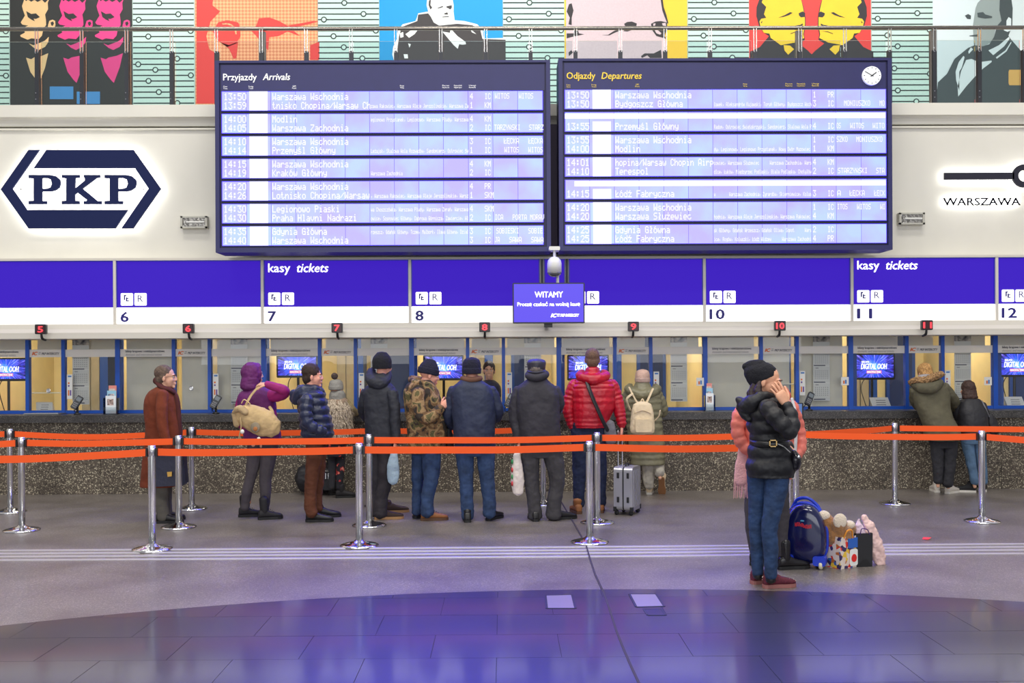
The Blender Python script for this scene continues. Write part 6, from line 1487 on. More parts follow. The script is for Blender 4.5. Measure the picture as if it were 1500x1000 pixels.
# ---- 10 woman long olive coat
f = Fig('person', 'person in a long olive quilted coat and pale pink beanie, one boot raised', 950, 726, 0)
m = f.headM(941, 555, .0, 5, size=.95); f.head(m, f.W(942, 576)); f.beanie(m, cloth('pink_knit', (206, 172, 158), .95, bump=.5, bs=60), cloth('pink_knit_band', (188, 160, 150), .95), top=.128, w=1.1, low=-.03)
OP = mat('olive_nylon', (122, 118, 94), .42, var=.12, vscale=8, bump=.2, bscale=22)
b = MB(); f.torso(b, [(566, 928, 954, .10), (571, 919, 963, .14), (580, 914, 968, .17), (595, 914, 970, .19), (615, 917, 970, .19), (640, 920, 972, .19), (665, 923, 974, .19), (680, 925, 973, .185)], puff=(.075, .016)); soft('coat', b, OP, f.root, .008, 2, .01, .05)
b = MB(); b.tube(f.path([(923, 566, .05, 5), (921, 571, -.06, 6.5), (941, 578, -.13, 8.5), (962, 571, -.06, 6.5), (960, 566, .05, 5)]), 12, 5); b.tube(f.path([(941, 562, -.03, 11), (941, 573, -.03, 17)]), 14, 3); soft('hood', b, OP, f.root, .008, 3, .014, .06)
b = MB(); f.limb(b, [(961, 576, .02, 8.5), (968, 590, .03, 8.5), (971, 602, .08, 7.8), (966, 606, .22, 6.5), (960, 603, .32, 5.5)], puff=(.06, .013)); soft('sleeve', b, OP, f.root, .008, 2, .006, .05)
b = MB(); f.limb(b, [(921, 576, .02, 8.5), (917, 592, .03, 8.5), (917, 604, .1, 7.8), (926, 606, .25, 6.5), (932, 603, .34, 5.5)], puff=(.06, .013)); soft('sleeve', b, OP, f.root, .008, 2, .006, .05)
f.hand(f.W(959, 603, .33), (-.3, 1, .1), (0, 0, -1), -1, .4, .9); f.hand(f.W(933, 603, .35), (.3, 1, .1), (0, 0, -1), 1, .4, .9)
GT = cloth('grey_sweat', (178, 172, 160), .9, bump=.4)
b = MB(); f.limb(b, [(948, 665, .0, 10), (950, 682, .0, 9.5), (950, 700, .0, 8.8), (951, 711, .0, 7.5)]); soft('trouser_leg', b, GT, f.root, .008, 2, .025, .06)
b = MB(); f.limb(b, [(962, 665, .0, 10), (964, 682, -.02, 8.5), (966, 692, -.10, 7.5)]); soft('trouser_leg', b, GT, f.root, .008, 2, .02, .06)
CB = mat('cream_boot', (224, 200, 168), .7, bump=.1)
f.shoe(951, 724, 10, CB, SOLEW, .25, 0, .07, 'boot')
sh = f.shoe(968, 724, 12, CB, mat('brown_sole', (150, 104, 66), .7), .25, -.06, .05, 'boot', lift=.19, pitch=-64)
f.inner([(575, 925, 958, .10), (640, 930, 962, .10), (660, 935, 964, .10)], [[(948, 660, 0, 7), (951, 714, 0, 4)], [(962, 660, 0, 7), (965, 690, -.06, 5), (967, 700, -.12, 4)], [(921, 580, .02, 4.5), (917, 604, .1, 4.5), (933, 603, .35, 3.6)], [(961, 580, .02, 4.5), (971, 602, .1, 4.5), (959, 603, .33, 3.6)]]); f.done()
Yb = f.Y-.25
t = thing('backpack', tuple(P(941, 635, Yb)), 'cream rounded backpack worn on the long olive coat', 'backpack')
CR_ = cloth('cream_canvas', (226, 206, 172), .8, var=.06)
b = MB(); q = []
for yy, hw, hd in ((588, 6, .03), (592, 13, .06), (600, 15.5, .075), (615, 17, .085), (628, 18, .085), (633, 17, .075), (636, 12, .05)):
    c_ = P(941, yy, Yb); q.append(b.ring(c_, Vector((hw*f.s, 0, 0)), Vector((0, hd, 0)), 22, 3))
b.loft(q); soft('bag_body', b, CR_, t, .007, 2, .01, .05)
obj('front_pocket', MB().bbox(P(929, 630, Yb).x, Yb-.105, Z(632, Yb, 941), P(953, 630, Yb).x, Yb-.075, Z(613, Yb, 941), .03, 4), CR_, t)
obj('zip', MB().tube([tuple(P(928, 606, Yb-.08))+(.004,), tuple(P(941, 601, Yb-.085))+(.004,), tuple(P(954, 606, Yb-.08))+(.004,)], 5, 4), mat('zip_cream', (190, 168, 136), .6), t)
for pts in ([(922, 568), (928, 580), (935, 592)], [(956, 570), (951, 581), (946, 592)], [(923, 600), (918, 585), (926, 577)], [(957, 618), (965, 610), (967, 602)]):
    obj('strap', MB().tube([tuple(P(a, b_, Yb+(.05 if i == 0 else .02 if i == 1 else .0)))+(.021,) for i, (a, b_) in enumerate(pts)], 8, 4, flat=.35), CR_, t, True)
obj('carry_loop', MB().tube([tuple(P(938, 590, Yb))+(.008,), tuple(P(941, 584, Yb))+(.008,), tuple(P(944, 590, Yb))+(.008,)], 6, 4), CR_, t, True)

# ---- 13 leaning parka at window eleven
f = Fig('person', 'fair-haired person in an olive parka with fur-trimmed hood leaning on the counter', 1385, 725, -10)
m = f.headM(1354, 547, .26, -20, pitch=-18, size=.98); f.head(m, f.W(1357, 572, .15))
f.hair(m, mat('hair_blond', (170, 122, 70), .75, var=.35, vscale=70, c2=(206, 160, 100)), r=(.086, .1, .09), disp=.012, long=.02)
PK = cloth('olive_parka', (88, 84, 66), .8, var=.12, bump=.25, bs=22)
b = MB(); f.torso(b, [(560, 1345, 1380, .12, .12), (566, 1338, 1386, .16, .10), (578, 1336, 1390, .18, .09), (595, 1341, 1391, .19, .06), (610, 1348, 1394, .195, .03), (622, 1353, 1401, .20, .0), (634, 1355, 1406, .20, -.01), (645, 1357, 1404, .19, -.01)]); soft('parka', b, PK, f.root, .009, 3, .022, .12)
b = MB(); b.tube(f.path([(1339, 563, .1, 5), (1350, 568, -.02, 8), (1365, 568, -.05, 9), (1377, 560, .02, 6)]), 12, 5); soft('hood', b, PK, f.root, .009, 3, .014, .06)
b = MB(); b.tube(f.path([(1334, 561, .16, 4), (1341, 557, .05, 5), (1356, 556, -.03, 5), (1370, 551, -.02, 5), (1379, 548, .12, 4.5)]), 10, 5); soft('fur_trim', b, mat('tan_fur', (168, 132, 92), .95, var=.5, vscale=60, bump=1, bscale=90), f.root, .008, 0, .04, .02)
b = MB(); b.ell(tuple(f.W(1356, 553, .08)), (.11, .07, .045)); soft('hood_lining', b, cloth('grey_lining', (158, 154, 158), .9), f.root, .008, 2)
b = MB(); f.limb(b, [(1383, 568, .08, 8.5), (1391, 578, .12, 8.5), (1398, 588, .2, 7.8), (1399, 595, .3, 6.8), (1392, 597, .42, 5.8)]); soft('sleeve', b, PK, f.root, .009, 2, .018, .07)
b = MB(); f.limb(b, [(1341, 572, .1, 8.5), (1340, 584, .18, 8), (1344, 594, .3, 6.8), (1352, 597, .42, 5.8)]); soft('sleeve', b, PK, f.root, .009, 2, .018, .07)
f.hand(f.W(1391, 598, .43), (-.6, .8, 0), (0, 0, -1), -1, .4, .9); f.hand(f.W(1353, 598, .43), (.5, .8, 0), (0, 0, -1), 1, .4, .9)
for pts in ([(1372, 640, .0, 10.5), (1373, 660, .0, 9.5), (1374, 685, .0, 8), (1374, 704, .0, 6.5)], [(1391, 640, .0, 12), (1391, 662, .0, 10.5), (1390, 688, .0, 9), (1388, 708, .0, 8)]):
    b = MB(); f.limb(b, pts); soft('trouser_leg', b, BLKC, f.root, .008, 2, .016, .07)
f.hips(BLKC, 636, 656, 1363, 1402)
WS = mat('white_trainer', (220, 212, 202), .5)
f.shoe(1373, 721, 8, WS, SOLEW, .26, name='trainer'); f.shoe(1388, 723, 50, WS, SOLEW, .27, name='trainer')
f.inner([(572, 1350, 1376, .10, .1), (620, 1364, 1390, .11, 0), (650, 1368, 1396, .10, 0)], [[(1373, 650, 0, 7), (1374, 712, 0, 4)], [(1391, 650, 0, 7), (1389, 714, 0, 4)], [(1383, 572, .08, 4.5), (1398, 590, .2, 4.5), (1391, 598, .43, 3.6)], [(1341, 576, .1, 4.5), (1341, 588, .25, 4.5), (1353, 598, .43, 3.6)]]); f.done()

# ---- 14 girl black jacket
f = Fig('person', 'shorter girl with dark shoulder-length hair, black jacket and light jeans at window eleven', 1428, 722, 0)
m = f.headM(1417, 571, .12, -12, size=.93); f.head(m, f.W(1419, 592, .08))
f.hair(m, mat('hair_darkbrown', (62, 42, 36), .7, var=.35, vscale=60), r=(.088, .1, .092), disp=.014, long=.06)
BJ2 = cloth('black_padded', (34, 34, 40), .6, bump=.2)
b = MB(); f.torso(b, [(584, 1409, 1433, .11, .05), (589, 1405, 1440, .14, .04), (600, 1403, 1444, .17, .02), (615, 1405, 1446, .175, .0), (628, 1405, 1446, .175, .0), (637, 1406, 1445, .17, 0)]); soft('jacket', b, BJ2, f.root, .009, 3, .018, .1)
b = MB(); f.limb(b, [(1408, 594, .05, 7), (1404, 606, .08, 6.8), (1406, 612, .18, 6), (1412, 606, .32, 5)]); soft('sleeve', b, BJ2, f.root, .009, 2, .014, .07)
b = MB(); f.limb(b, [(1438, 594, .05, 7), (1443, 606, .08, 6.8), (1440, 612, .18, 6), (1433, 606, .32, 5)]); soft('sleeve', b, BJ2, f.root, .009, 2, .014, .07)
f.hand(f.W(1413, 605, .33), (.2, 1, 0), (0, 0, -1), 1, .4, .85); f.hand(f.W(1432, 605, .33), (-.2, 1, 0), (0, 0, -1), -1, .4, .85)
LJ = cloth('light_denim', (84, 112, 142), .85, var=.2)
for pts in ([(1417, 632, .0, 10), (1418, 652, .0, 9), (1423, 680, .0, 7), (1428, 706, .0, 6)], [(1434, 632, .0, 10), (1435, 652, .0, 9), (1438, 682, .02, 7.2), (1441, 706, .03, 6)]):
    b = MB(); f.limb(b, pts); soft('trouser_leg', b, LJ, f.root, .008, 2, .012, .06)
f.hips(LJ, 630, 650, 1408, 1443)
BC = mat('black_canvas', (32, 32, 36), .8)
f.shoe(1427, 721, -72, BC, SOLEW, .25, name='trainer'); f.shoe(1441, 720, 15, BC, SOLEW, .25, name='trainer')
f.inner([(592, 1412, 1434, .09, .04), (630, 1411, 1440, .1), (645, 1412, 1440, .1)], [[(1418, 640, 0, 6.5), (1423, 680, 0, 5), (1428, 713, 0, 4)], [(1434, 640, 0, 6.5), (1438, 682, 0, 5), (1441, 712, .03, 4)], [(1408, 596, .05, 4), (1404, 610, .1, 4), (1413, 605, .33, 3.4)], [(1438, 596, .05, 4), (1443, 610, .1, 4), (1432, 605, .33, 3.4)]]); f.done()
t = thing('shoulder_bag', tuple(f.W(1456, 637, -.02)), 'black shoulder bag with a thin strap hanging at the right side of the dark-haired girl', 'bag')
b = MB(); b.tube(f.path([(1451, 608, -.02, 4), (1454, 618, -.02, 7), (1457, 630, -.02, 9)]), 12, 4, flat=.55); soft('bag_body', b, BN, t, .009, 2, .014, .05)
obj('strap', MB().tube(f.path([(1449, 610, -.03, 1), (1444, 598, -.09, 1), (1438, 587, -.04, 1)]), 6, 4), mat('strap_grey', (120, 120, 126), .5), t)

# ---- 15 clerk behind window eight
f = Fig('person', 'clerk in dark uniform seated behind the glass of ticket window eight', 716, 680, 180)
f.Y = 14.9; f.s = f.Y/F; m = f.headM(716, 541, 0, 180, size=.98); f.head(m, f.W(716, 560)); f.eyes(m, mat('brow_dark', ()))
f.hair(m, mat('hair_brown', ()), disp=.01)
b = MB(); f.torso(b, [(553, 711, 721, .08), (557, 704, 728, .12), (566, 700, 732, .15), (585, 701, 731, .15), (610, 702, 730, .15)]); soft('jacket', b, cloth('uniform_dark', (58, 58, 72), .8), f.root, .01, 2, .01, .08)
f.inner([(560, 710, 722, .08), (610, 708, 724, .1)], []); f.root.location = (f.W(716, 610).x, 14.9, 0); 
f.done(); CLERK = f
# ---- 12 person in coral coat (behind the woman in black)
f = Fig('person', 'person in a coral pink padded coat mostly hidden behind the black puffer woman', 1128, 833, 15)
PKC = mat('coral_nylon', (222, 118, 104), .5, var=.1, vscale=8, bump=.2, bscale=22)
m = f.headM(1122, 556, .0, 20, size=.92); f.head(m, f.W(1122, 585)); f.hair(m, mat('hair_darkbrown', (62, 42, 36), .7), disp=.01)
b = MB(); f.torso(b, [(578, 1108, 1146, .10), (588, 1094, 1158, .15), (600, 1088, 1163, .17), (625, 1088, 1166, .18), (650, 1090, 1167, .18), (675, 1092, 1166, .18), (700, 1094, 1163, .175)], puff=(.09, .012)); soft('coat', b, PKC, f.root, .009, 2, .014, .08)
b = MB(); b.tube(f.path([(1106, 566, .05, 5), (1103, 576, -.03, 7), (1112, 588, -.06, 8), (1130, 588, -.06, 8), (1150, 582, -.02, 8), (1150, 570, .04, 5)]), 12, 5); soft('hood', b, mat('rust_nylon', (190, 84, 74), .55, bump=.2), f.root, .009, 2, .014, .06)
b = MB(); f.limb(b, [(1092, 592, -.02, 10), (1082, 612, -.03, 10.5), (1081, 634, -.04, 10), (1089, 652, -.05, 9.2), (1102, 664, -.06, 8.2)], puff=(.07, .01)); soft('sleeve', b, PKC, f.root, .008, 2, .012, .06)
b = MB(); f.limb(b, [(1158, 592, .0, 10), (1167, 615, .02, 9.5), (1172, 638, .02, 8.8), (1173, 656, -.02, 8), (1168, 666, -.06, 7.2)], puff=(.07, .01)); soft('sleeve', b, PKC, f.root, .008, 2, .012, .06)
f.hand(f.W(1167, 668, -.06), (-.4, -.1, -1), (-1, 0, .1), 1, .7, .95); f.hand(f.W(1103, 666, -.06), (.5, -.1, -1), (1, 0, 0), -1, .7, .95)
obj('zip_edge', MB().tube(f.path([(1160, 584, -.14, 2.2), (1166, 610, -.17, 2.4), (1166, 640, -.19, 2.4), (1164, 670, -.2, 2.4), (1162, 700, -.2, 2.4)]), 8, 5, flat=.5), cloth('grey_zip', (206, 204, 206), .7), f.root, True)
SC = cloth('pink_scarf', (226, 170, 176), .95, var=.1, bump=.5, bs=60)
b = MB(); b.tube(f.path([(1098, 600, .02, 6), (1092, 650, -.02, 8.5), (1087, 680, -.03, 10), (1085, 704, -.03, 10)]), 12, 5, flat=.35); soft('scarf', b, SC, f.root, .007, 1, .01, .06)
b = MB()
for i in range(16):
    x_ = 1075.5+i*1.35; b.tube(f.path([(x_, 702, -.03, .55), (x_-.5+random.random(), 715, -.03, .5), (x_-1+2*random.random(), 727+random.random()*3, -.03, .4)]), 5, 2)
stuff(obj('fringe', b, SC, f.root))
GL = cloth('grey_legging', (64, 60, 66), .85)
for pts in ([(1109, 695, .02, 16), (1105, 720, .02, 14), (1101, 752, .0, 10.5), (1103, 785, .02, 9.5), (1106, 808, .02, 8)], [(1140, 695, .0, 16), (1142, 725, .0, 14), (1145, 755, .0, 11.5), (1145, 785, .0, 9), (1145.5, 812, .0, 8)]):
    b = MB(); f.limb(b, pts); soft('trouser_leg', b, GL, f.root, .009, 2, .012, .07)
BB = mat('black_shiny_boot', (26, 24, 28), .25, bump=.1)
f.shoe(1143, 834, 78, BB, SOLEB, .27, 0, .10, 'boot', k=.88); f.shoe(1104, 828, 35, BB, SOLEB, .26, 0, .12, 'boot')
f.inner([(590, 1108, 1146, .11), (690, 1106, 1150, .11)], [[(1110, 690, .02, 10), (1103, 752, .02, 7), (1106, 815, .02, 5)], [(1140, 690, 0, 10), (1145, 755, 0, 7), (1144, 818, 0, 5)], [(1092, 596, -.02, 6), (1081, 634, -.04, 5.5), (1103, 666, -.06, 4.5)], [(1158, 596, 0, 6), (1172, 640, .02, 5.5), (1167, 668, -.06, 4.5)]]); f.done(.0085)

# ---- 11 woman in black puffer, hand over the mouth
f = Fig('person', 'woman in a black quilted jacket and blue jeans covering her mouth with her hand', 1128, 860, 66, mat('skin_warm', (226, 168, 136), .5, var=.05, vscale=30))
m = f.headM(1123, 558, .0, 116, pitch=-10, size=1.04)
f.head(m, f.W(1116, 590)); BR = mat('brow_dark', ())
for sx in (-1, 1):
    obj('eyelashes', MB().tube([tuple(m @ Vector((sx*.018, .0925 if sx < 0 else .096, -.004)))+(.0016,), tuple(m @ Vector((sx*.031, .092 if sx < 0 else .099, -.008)))+(.0018,), tuple(m @ Vector((sx*.043, .082 if sx < 0 else .09, -.004)))+(.0014,)], 6, 3), EYED, f.root)
    obj('eyebrow', MB().tube([tuple(m @ Vector((sx*.014, .101, .018)))+(.0028,), tuple(m @ Vector((sx*.032, .099, .025)))+(.003,), tuple(m @ Vector((sx*.05, .084, .017)))+(.0018,)], 6, 3), BR, f.root)
    f.body.ell((0, 0, 0), (1, 1, 1), m @ Matrix.Translation((sx*.031, .083, .0)) @ Matrix.Diagonal((.015, .010, .009, 1)), n=10, h=7)
# beanie with a slouched tip
b = MB(); Rg = []
for z, k, cy in ((.008, 1.0, -.010), (.03, 1.05, -.012), (.06, 1.07, -.014), (.09, 1.02, -.02), (.118, .88, -.03), (.138, .64, -.045), (.150, .34, -.055), (.154, .08, -.06)):
    tl = Matrix.Rotation(R(36), 4, 'X')
    c_ = m @ (tl @ Vector((0, cy, z))); Rg.append(b.ring(c_, (m.to_3x3() @ tl.to_3x3() @ Vector((1, 0, 0)))*.084*k, (m.to_3x3() @ tl.to_3x3() @ Vector((0, 1, 0)))*.104*k, 24))
b.loft(Rg); b.tube([tuple(m @ Vector((0, -.06, .085)))+(.062,), tuple(m @ Vector((0, -.12, .085)))+(.05,), tuple(m @ Vector((0, -.17, .075)))+(.026,)], 14, 4)
soft('beanie', b, cloth('black_knit_fine', (24, 24, 32), .95, bump=.4, bs=90), f.root, .006, 2, .006, .03)
b = MB()
for pts in (((.062, -.028, .0), (.078, -.03, -.07), (.07, -.02, -.13), (.06, .0, -.17)), ((.07, -.03, .0), (.085, -.04, -.08), (.075, -.02, -.15), (.07, .01, -.19)), ((-.07, -.02, .0), (-.08, -.02, -.08), (-.07, .0, -.16)), ((.05, -.07, -.02), (.06, -.08, -.1), (.06, -.05, -.16)), ((0, -.09, -.02), (0, -.1, -.12))):
    b.tube([tuple(m @ Vector(p))+(r_,) for p, r_ in zip(pts, (.016, .026, .026, .018))], 10, 4)
soft('hair', b, mat('hair_blackbrown', (48, 32, 34), .5, var=.4, vscale=80), f.root, .006, 2, .014, .03)
BP = mat('black_puffer', (25, 25, 30), .55, var=.15, vscale=8, bump=.25, bscale=18)
b = MB(); f.torso(b, [(578, 1108, 1134, .10), (584, 1101, 1142, .14), (593, 1096, 1148, .165), (606, 1094, 1151, .175), (622, 1095, 1152, .175), (637, 1098, 1152, .165), (648, 1102, 1153, .155)], puff=(.095, .020)); soft('jacket', b, BP, f.root, .008, 2, .012, .06)
b = MB(); f.torso(b, [(646, 1102, 1153, .155), (655, 1098, 1157, .165), (666, 1096, 1161, .175), (680, 1094, 1164, .185), (692, 1094, 1164, .185), (698, 1096, 1162, .18)], puff=(.12, .018)); soft('jacket_skirt', b, BP, f.root, .008, 2, .012, .06)
b = MB(); b.tube(f.path([(1080, 584, .0, 4), (1088, 590, -.02, 9), (1096, 594, -.05, 13), (1106, 587, -.09, 11), (1118, 580, -.09, 8), (1132, 582, -.06, 6)]), 14, 5); b.tube(f.path([(1086, 596, .0, 8), (1092, 606, -.03, 8), (1098, 614, -.05, 5)]), 12, 4); b.tube(f.path([(1100, 590, .06, 11), (1118, 582, .08, 8), (1132, 583, .04, 6)]), 12, 4); soft('hood', b, BP, f.root, .008, 3, .02, .06)
b = MB(); f.limb(b, [(1122, 594, -.16, 12.5), (1132, 606, -.22, 13), (1146, 622, -.25, 12.5), (1156, 632, -.24, 11.5), (1161, 622, -.21, 10.5), (1158, 606, -.18, 9.5), (1152.5, 594, -.15, 7.5)], puff=(.075, .012), n=16); soft('sleeve', b, BP, f.root, .007, 2, .01, .05)
b = MB(); f.limb(b, [(1112, 594, .16, 12), (1120, 615, .2, 12), (1132, 636, .2, 11), (1148, 648, .16, 9.5), (1156, 655, .1, 8)], puff=(.075, .012), n=16); soft('sleeve', b, BP, f.root, .008, 2, .01, .05)
w0 = f.W(1152, 592, -.15); tip = f.W(1139.5, 570, -.15)
f.hand(w0, tip-w0, (-.35, .9, .0), -1, .15, 1.1, spread=.45)
f.hand(f.W(1158, 657, .08), (.6, -.1, -.6), (0, 0, -1), 1, .8, .95)
JW = cloth('blue_skinny_denim', (34, 58, 96), .8, var=.35, bump=.4, bs=18)
hp = [(1110, 690, .05, 17), (1111, 710, .05, 16), (1109, 740, .05, 13), (1108, 768, .05, 11.5), (1109, 800, .05, 10), (1110, 838, .05, 8.5)]
hq = [(1138, 690, -.05, 18), (1137, 712, -.05, 17.5), (1132, 745, -.06, 14), (1127, 775, -.06, 12), (1129, 805, -.06, 11), (1129, 843, -.06, 9)]
for pts in (hp, hq): b = MB(); f.limb(b, pts, sub=14, n=16, puff=(.055, .0015)); soft('trouser_leg', b, JW, f.root, .0065, 1, .010, .045)
for a, b_, d in ((1110, 840, .05), (1129, 846, -.06)): obj('sock', MB().tube([tuple(f.W(a, b_-3, d))+(.038,), tuple(f.W(a, b_+3, d))+(.038,)], 14, 1), BLACK, f.root, True)
BUR = mat('burgundy_suede', (92, 24, 44), .7, var=.3, vscale=60)
s1 = f.shoe(1122, 861, 78, BUR, mat('sole_rose', (150, 96, 92), .6), .25, k=.92); s2 = f.shoe(1104, 855, 70, BUR, mat('sole_rose', ()), .25, k=.92)
for s_ in (s1, s2):
    b = MB(); rnd = random.Random(3); off = wl(f.root)
    cand = [v.co+off for v in s_.data.vertices if v.normal.y < -.1 and .04 < v.co.z < .10]
    for i in range(40):
        q, q2 = rnd.choice(cand), rnd.choice(cand)
        if (q-q2).length < .05: q = q.lerp(q2, rnd.random())
        b.ell(tuple(q), (.0028, .0028, .0028), n=5, h=4)
    stuff(obj('sequins', b, mat('sequin', (236, 220, 210), .15, .8), s_))
# belt with gold buckle
b = MB(); Rg = []
c_ = f.W(1127.5, 648, 0)
for zz, k in ((-.02, 1.0), (-.018, 1.03), (.018, 1.03), (.02, 1.0)): Rg.append(b.ring(c_+Vector((0, 0, zz)), Vector((.138*k, 0, 0)), Vector((0, .165*k, 0)), 28, 2.4))
b.loft(Rg); bl = obj('waist_belt', b, BLKL, f.root, True)
q = f.W(1132, 649, -.175); obj('buckle', MB().box(q.x-.028, q.y-.012, q.z-.026, q.x-.020, q.y, q.z+.026).box(q.x+.020, q.y-.012, q.z-.026, q.x+.028, q.y, q.z+.026).box(q.x-.028, q.y-.012, q.z+.018, q.x+.028, q.y, q.z+.026).box(q.x-.028, q.y-.012, q.z-.026, q.x+.028, q.y, q.z-.018), mat('gold', (226, 190, 130), .2, .9), bl)
f.inner([(590, 1108, 1138, .10), (650, 1112, 1144, .10), (690, 1108, 1146, .11)], [[(1112, 690, .05, 12), (1108, 768, .05, 8), (1110, 846, .05, 5)], [(1136, 690, -.05, 12), (1127, 775, -.06, 8), (1129, 850, -.06, 5)], [(1122, 596, -.16, 7), (1155, 630, -.24, 7), (1159, 608, -.17, 6), (1151.5, 590, -.115, 5)], [(1112, 596, .16, 7), (1132, 636, .2, 6.5), (1158, 657, .08, 5)]])
f.done(.006)
t = thing('crossbody_bag', tuple(f.W(1166, 690, -.1)), 'black shiny crossbody bag with patterned strap at the hip of the black puffer woman', 'bag')
b = MB(); b.tube(f.path([(1163, 662, -.08, 5), (1167, 672, -.1, 8.5), (1166, 684, -.1, 7)]), 14, 4, flat=.7); soft('bag_body', b, mat('black_patent', (22, 20, 30), .2), t, .006, 2, .006, .05)
obj('strap', MB().tube(f.path([(1139, 650, -.18, 1.6), (1148, 654, -.19, 1.6), (1157, 662, -.17, 1.6)]), 8, 4, flat=.5), mat('strap_pattern', (150, 150, 150), .5, var=.7, vscale=60), t, True)
obj('clasp', MB().ell(tuple(f.W(1170, 669, -.165)), (.012, .006, .012)), CHROME, t, True)

# ================================================================= LUGGAGE ON THE FLOOR
def TM(g, rot, x=0): return Matrix.Translation(g) @ Matrix.Rotation(R(rot), 4, 'Z')
g = G(1180, 828); g.z = 0
t = thing('child_suitcase', tuple(g), 'dark blue egg-shaped child suitcase with bright blue rim and cream wheel', 'suitcase')
KB = mat('suitcase_blue_gloss', (16, 22, 74), .16, coat=.6, var=.2, vscale=6); KR = mat('suitcase_rim_blue', (26, 58, 196), .35)
Mk = TM(g, -25)
H = .52
def oval(w, h, z0, n=40, top=1.0):
    out = []
    for i in range(n):
        a = 2*math.pi*i/n; ca, sa = math.cos(a), math.sin(a)
        x_ = w*(abs(ca)**.8)*(1 if ca > 0 else -1)*(1-.16*max(0, sa)); z_ = z0+h/2+h/2*(abs(sa)**(.86 if sa > 0 else .55))*(1 if sa > 0 else -1)
        out.append((x_, z_))
    return out
def domed(w, h, z0, ylist, mtl, name, par):
    b = MB(); Rg = []
    for y_, k in ylist:
        Rg.append([Mk @ Vector((x_*k, y_, z0+h/2+(z_-z0-h/2)*k)) for x_, z_ in oval(w, h, z0)])
    b.loft(Rg); return obj(name, b, mtl, par, True)
domed(.175, H-.04, .03, ((-.13, .55), (-.125, .78), (-.105, .92), (-.07, .985), (-.02, 1.0)), KB, 'front_shell', t)
domed(.182, H-.03, .025, ((-.028, .98), (-.022, 1.02), (.022, 1.02), (.028, .98)), KR, 'rim', t)
domed(.175, H-.04, .03, ((.02, 1.0), (.07, .985), (.105, .92), (.125, .78), (.13, .55)), KB, 'back_shell', t)
obj('handle', tf(MB().tube([(-.10, 0, .47, .013), (-.06, -.01, .535, .013), (.02, -.01, .55, .013), (.09, 0, .50, .013), (.12, 0, .45, .013)], 10, 5), Mk), KR, t, True)
obj('grip_plate', tf(MB().bbox(-.085, -.10, .43, .085, -.02, .475, .02, 3), Mk), KR, t)
for sx in (-1, 1):
    o = obj('wheel_guard', tf(MB().bbox(sx*.125-.05, -.135, .028, sx*.125+.05, -.03, .105, .02, 3), Mk), KR, t)
    w_ = MB().lathe([(.004, -.014), (.028, -.014), (.034, -.008), (.034, .008), (.028, .014), (.004, .014)], (0, 0, 0), 20, Matrix.Rotation(R(90), 3, 'Y')); obj('wheel', tf(tf(w_, Matrix.Translation((sx*.135, -.11, .034))), Mk), mat('cream_wheel', (224, 216, 190), .5), t, True)
    obj('back_foot', tf(MB().box(sx*.1-.03, .05, 0, sx*.1+.03, .1, .06), Mk), SILD, t)
# red wordmark (illegible in the photo) as wavy red print
b = MB()
for i in range(8):
    x0_ = -.062+.0165*i; z0_ = .335+.006*math.sin(i*.9)-.0012*i
    b.box(x0_, -.134, z0_, x0_+.0045, -.128, z0_+.03); b.box(x0_, -.134, z0_+(.022 if i % 2 else .010), x0_+.013, -.128, z0_+(.029 if i % 2 else .017)); b.box(x0_+.009, -.134, z0_, x0_+.013, -.128, z0_+(.018 if i % 3 else .03))
stuff(obj('red_lettering', tf(b, Mk), mat('red_print', (214, 34, 52), .5), t))
obj('blue_dot', tf(MB().ell((-.005, -.131, .382), (.016, .003, .006)), Mk), mat('aqua_print', (70, 150, 190), .5), t)

# plush toy in a colourful gift bag
g = G(1232, 829); g.z = 0
t = thing('gift_bag', tuple(g), 'small colourful patterned gift bag with orange handles holding the plush toy', 'bag')
Mg = TM(g, 30)
def patt(nt, N, L, b_, co):
    v = N.new('ShaderNodeTexVoronoi'); v.inputs['Scale'].default_value = 32; L.new(co, v.inputs['Vector'])
    s_ = N.new('ShaderNodeSeparateColor'); L.new(v.outputs['Color'], s_.inputs[0])
    r = ramp(N, [(0, (228, 214, 204)), (.28, (60, 50, 96)), (.42, (190, 110, 50)), (.52, (226, 60, 50)), (.66, (226, 206, 196)), (.84, (60, 104, 176)), (.93, (236, 196, 70))], True); L.new(s_.outputs[0], r.inputs[0]); L.new(r.outputs[0], b_.inputs['Base Color'])
GB = node_mat('gift_pattern', patt, .35)
b = MB(); w_, d_, h_ = .105, .085, .255
o_ = [(-w_, -d_), (w_, -d_), (w_, d_), (-w_, d_)]
for i in range(4):
    (xa, ya), (xb, yb) = o_[i], o_[(i+1) % 4]; nx, ny = (xa+xb)/2*.04, (ya+yb)/2*.04
    b.add([(xa, ya, 0), (xb, yb, 0), (xb*1.02, yb*1.02, h_), (xa*1.02, ya*1.02, h_), (xa*.97, ya*.97, 0), (xb*.97, yb*.97, 0), (xb*.99, yb*.99, h_), (xa*.99, ya*.99, h_)], [(0, 1, 2, 3), (5, 4, 7, 6), (3, 2, 6, 7)])
b.add([(-w_, -d_, .002), (w_, -d_, .002), (w_, d_, .002), (-w_, d_, .002)], [(0, 3, 2, 1)])
obj('bag_body', tf(b, Mg), GB, t)
obj('white_patch', tf(MB().bbox(.0, -d_-.008, .015, .09, -d_-.005, .15, .02, 3), Mg), PAPER, t)
obj('blue_sky_patch', tf(MB().bbox(-.02, -d_-.008, .16, .10, -d_-.005, .24, .01, 3), Mg), mat('patch_blue', (44, 100, 190), .5), t)
obj('red_heart', tf(MB().prism([(.045+.03*math.cos(a*.4), .075+.032*math.sin(a*.4)*(1.1 if math.sin(a*.4) > 0 else .9)) for a in range(15)], -d_-.012, -d_-.009), Mg), mat('patch_red', (226, 40, 36), .5), t)
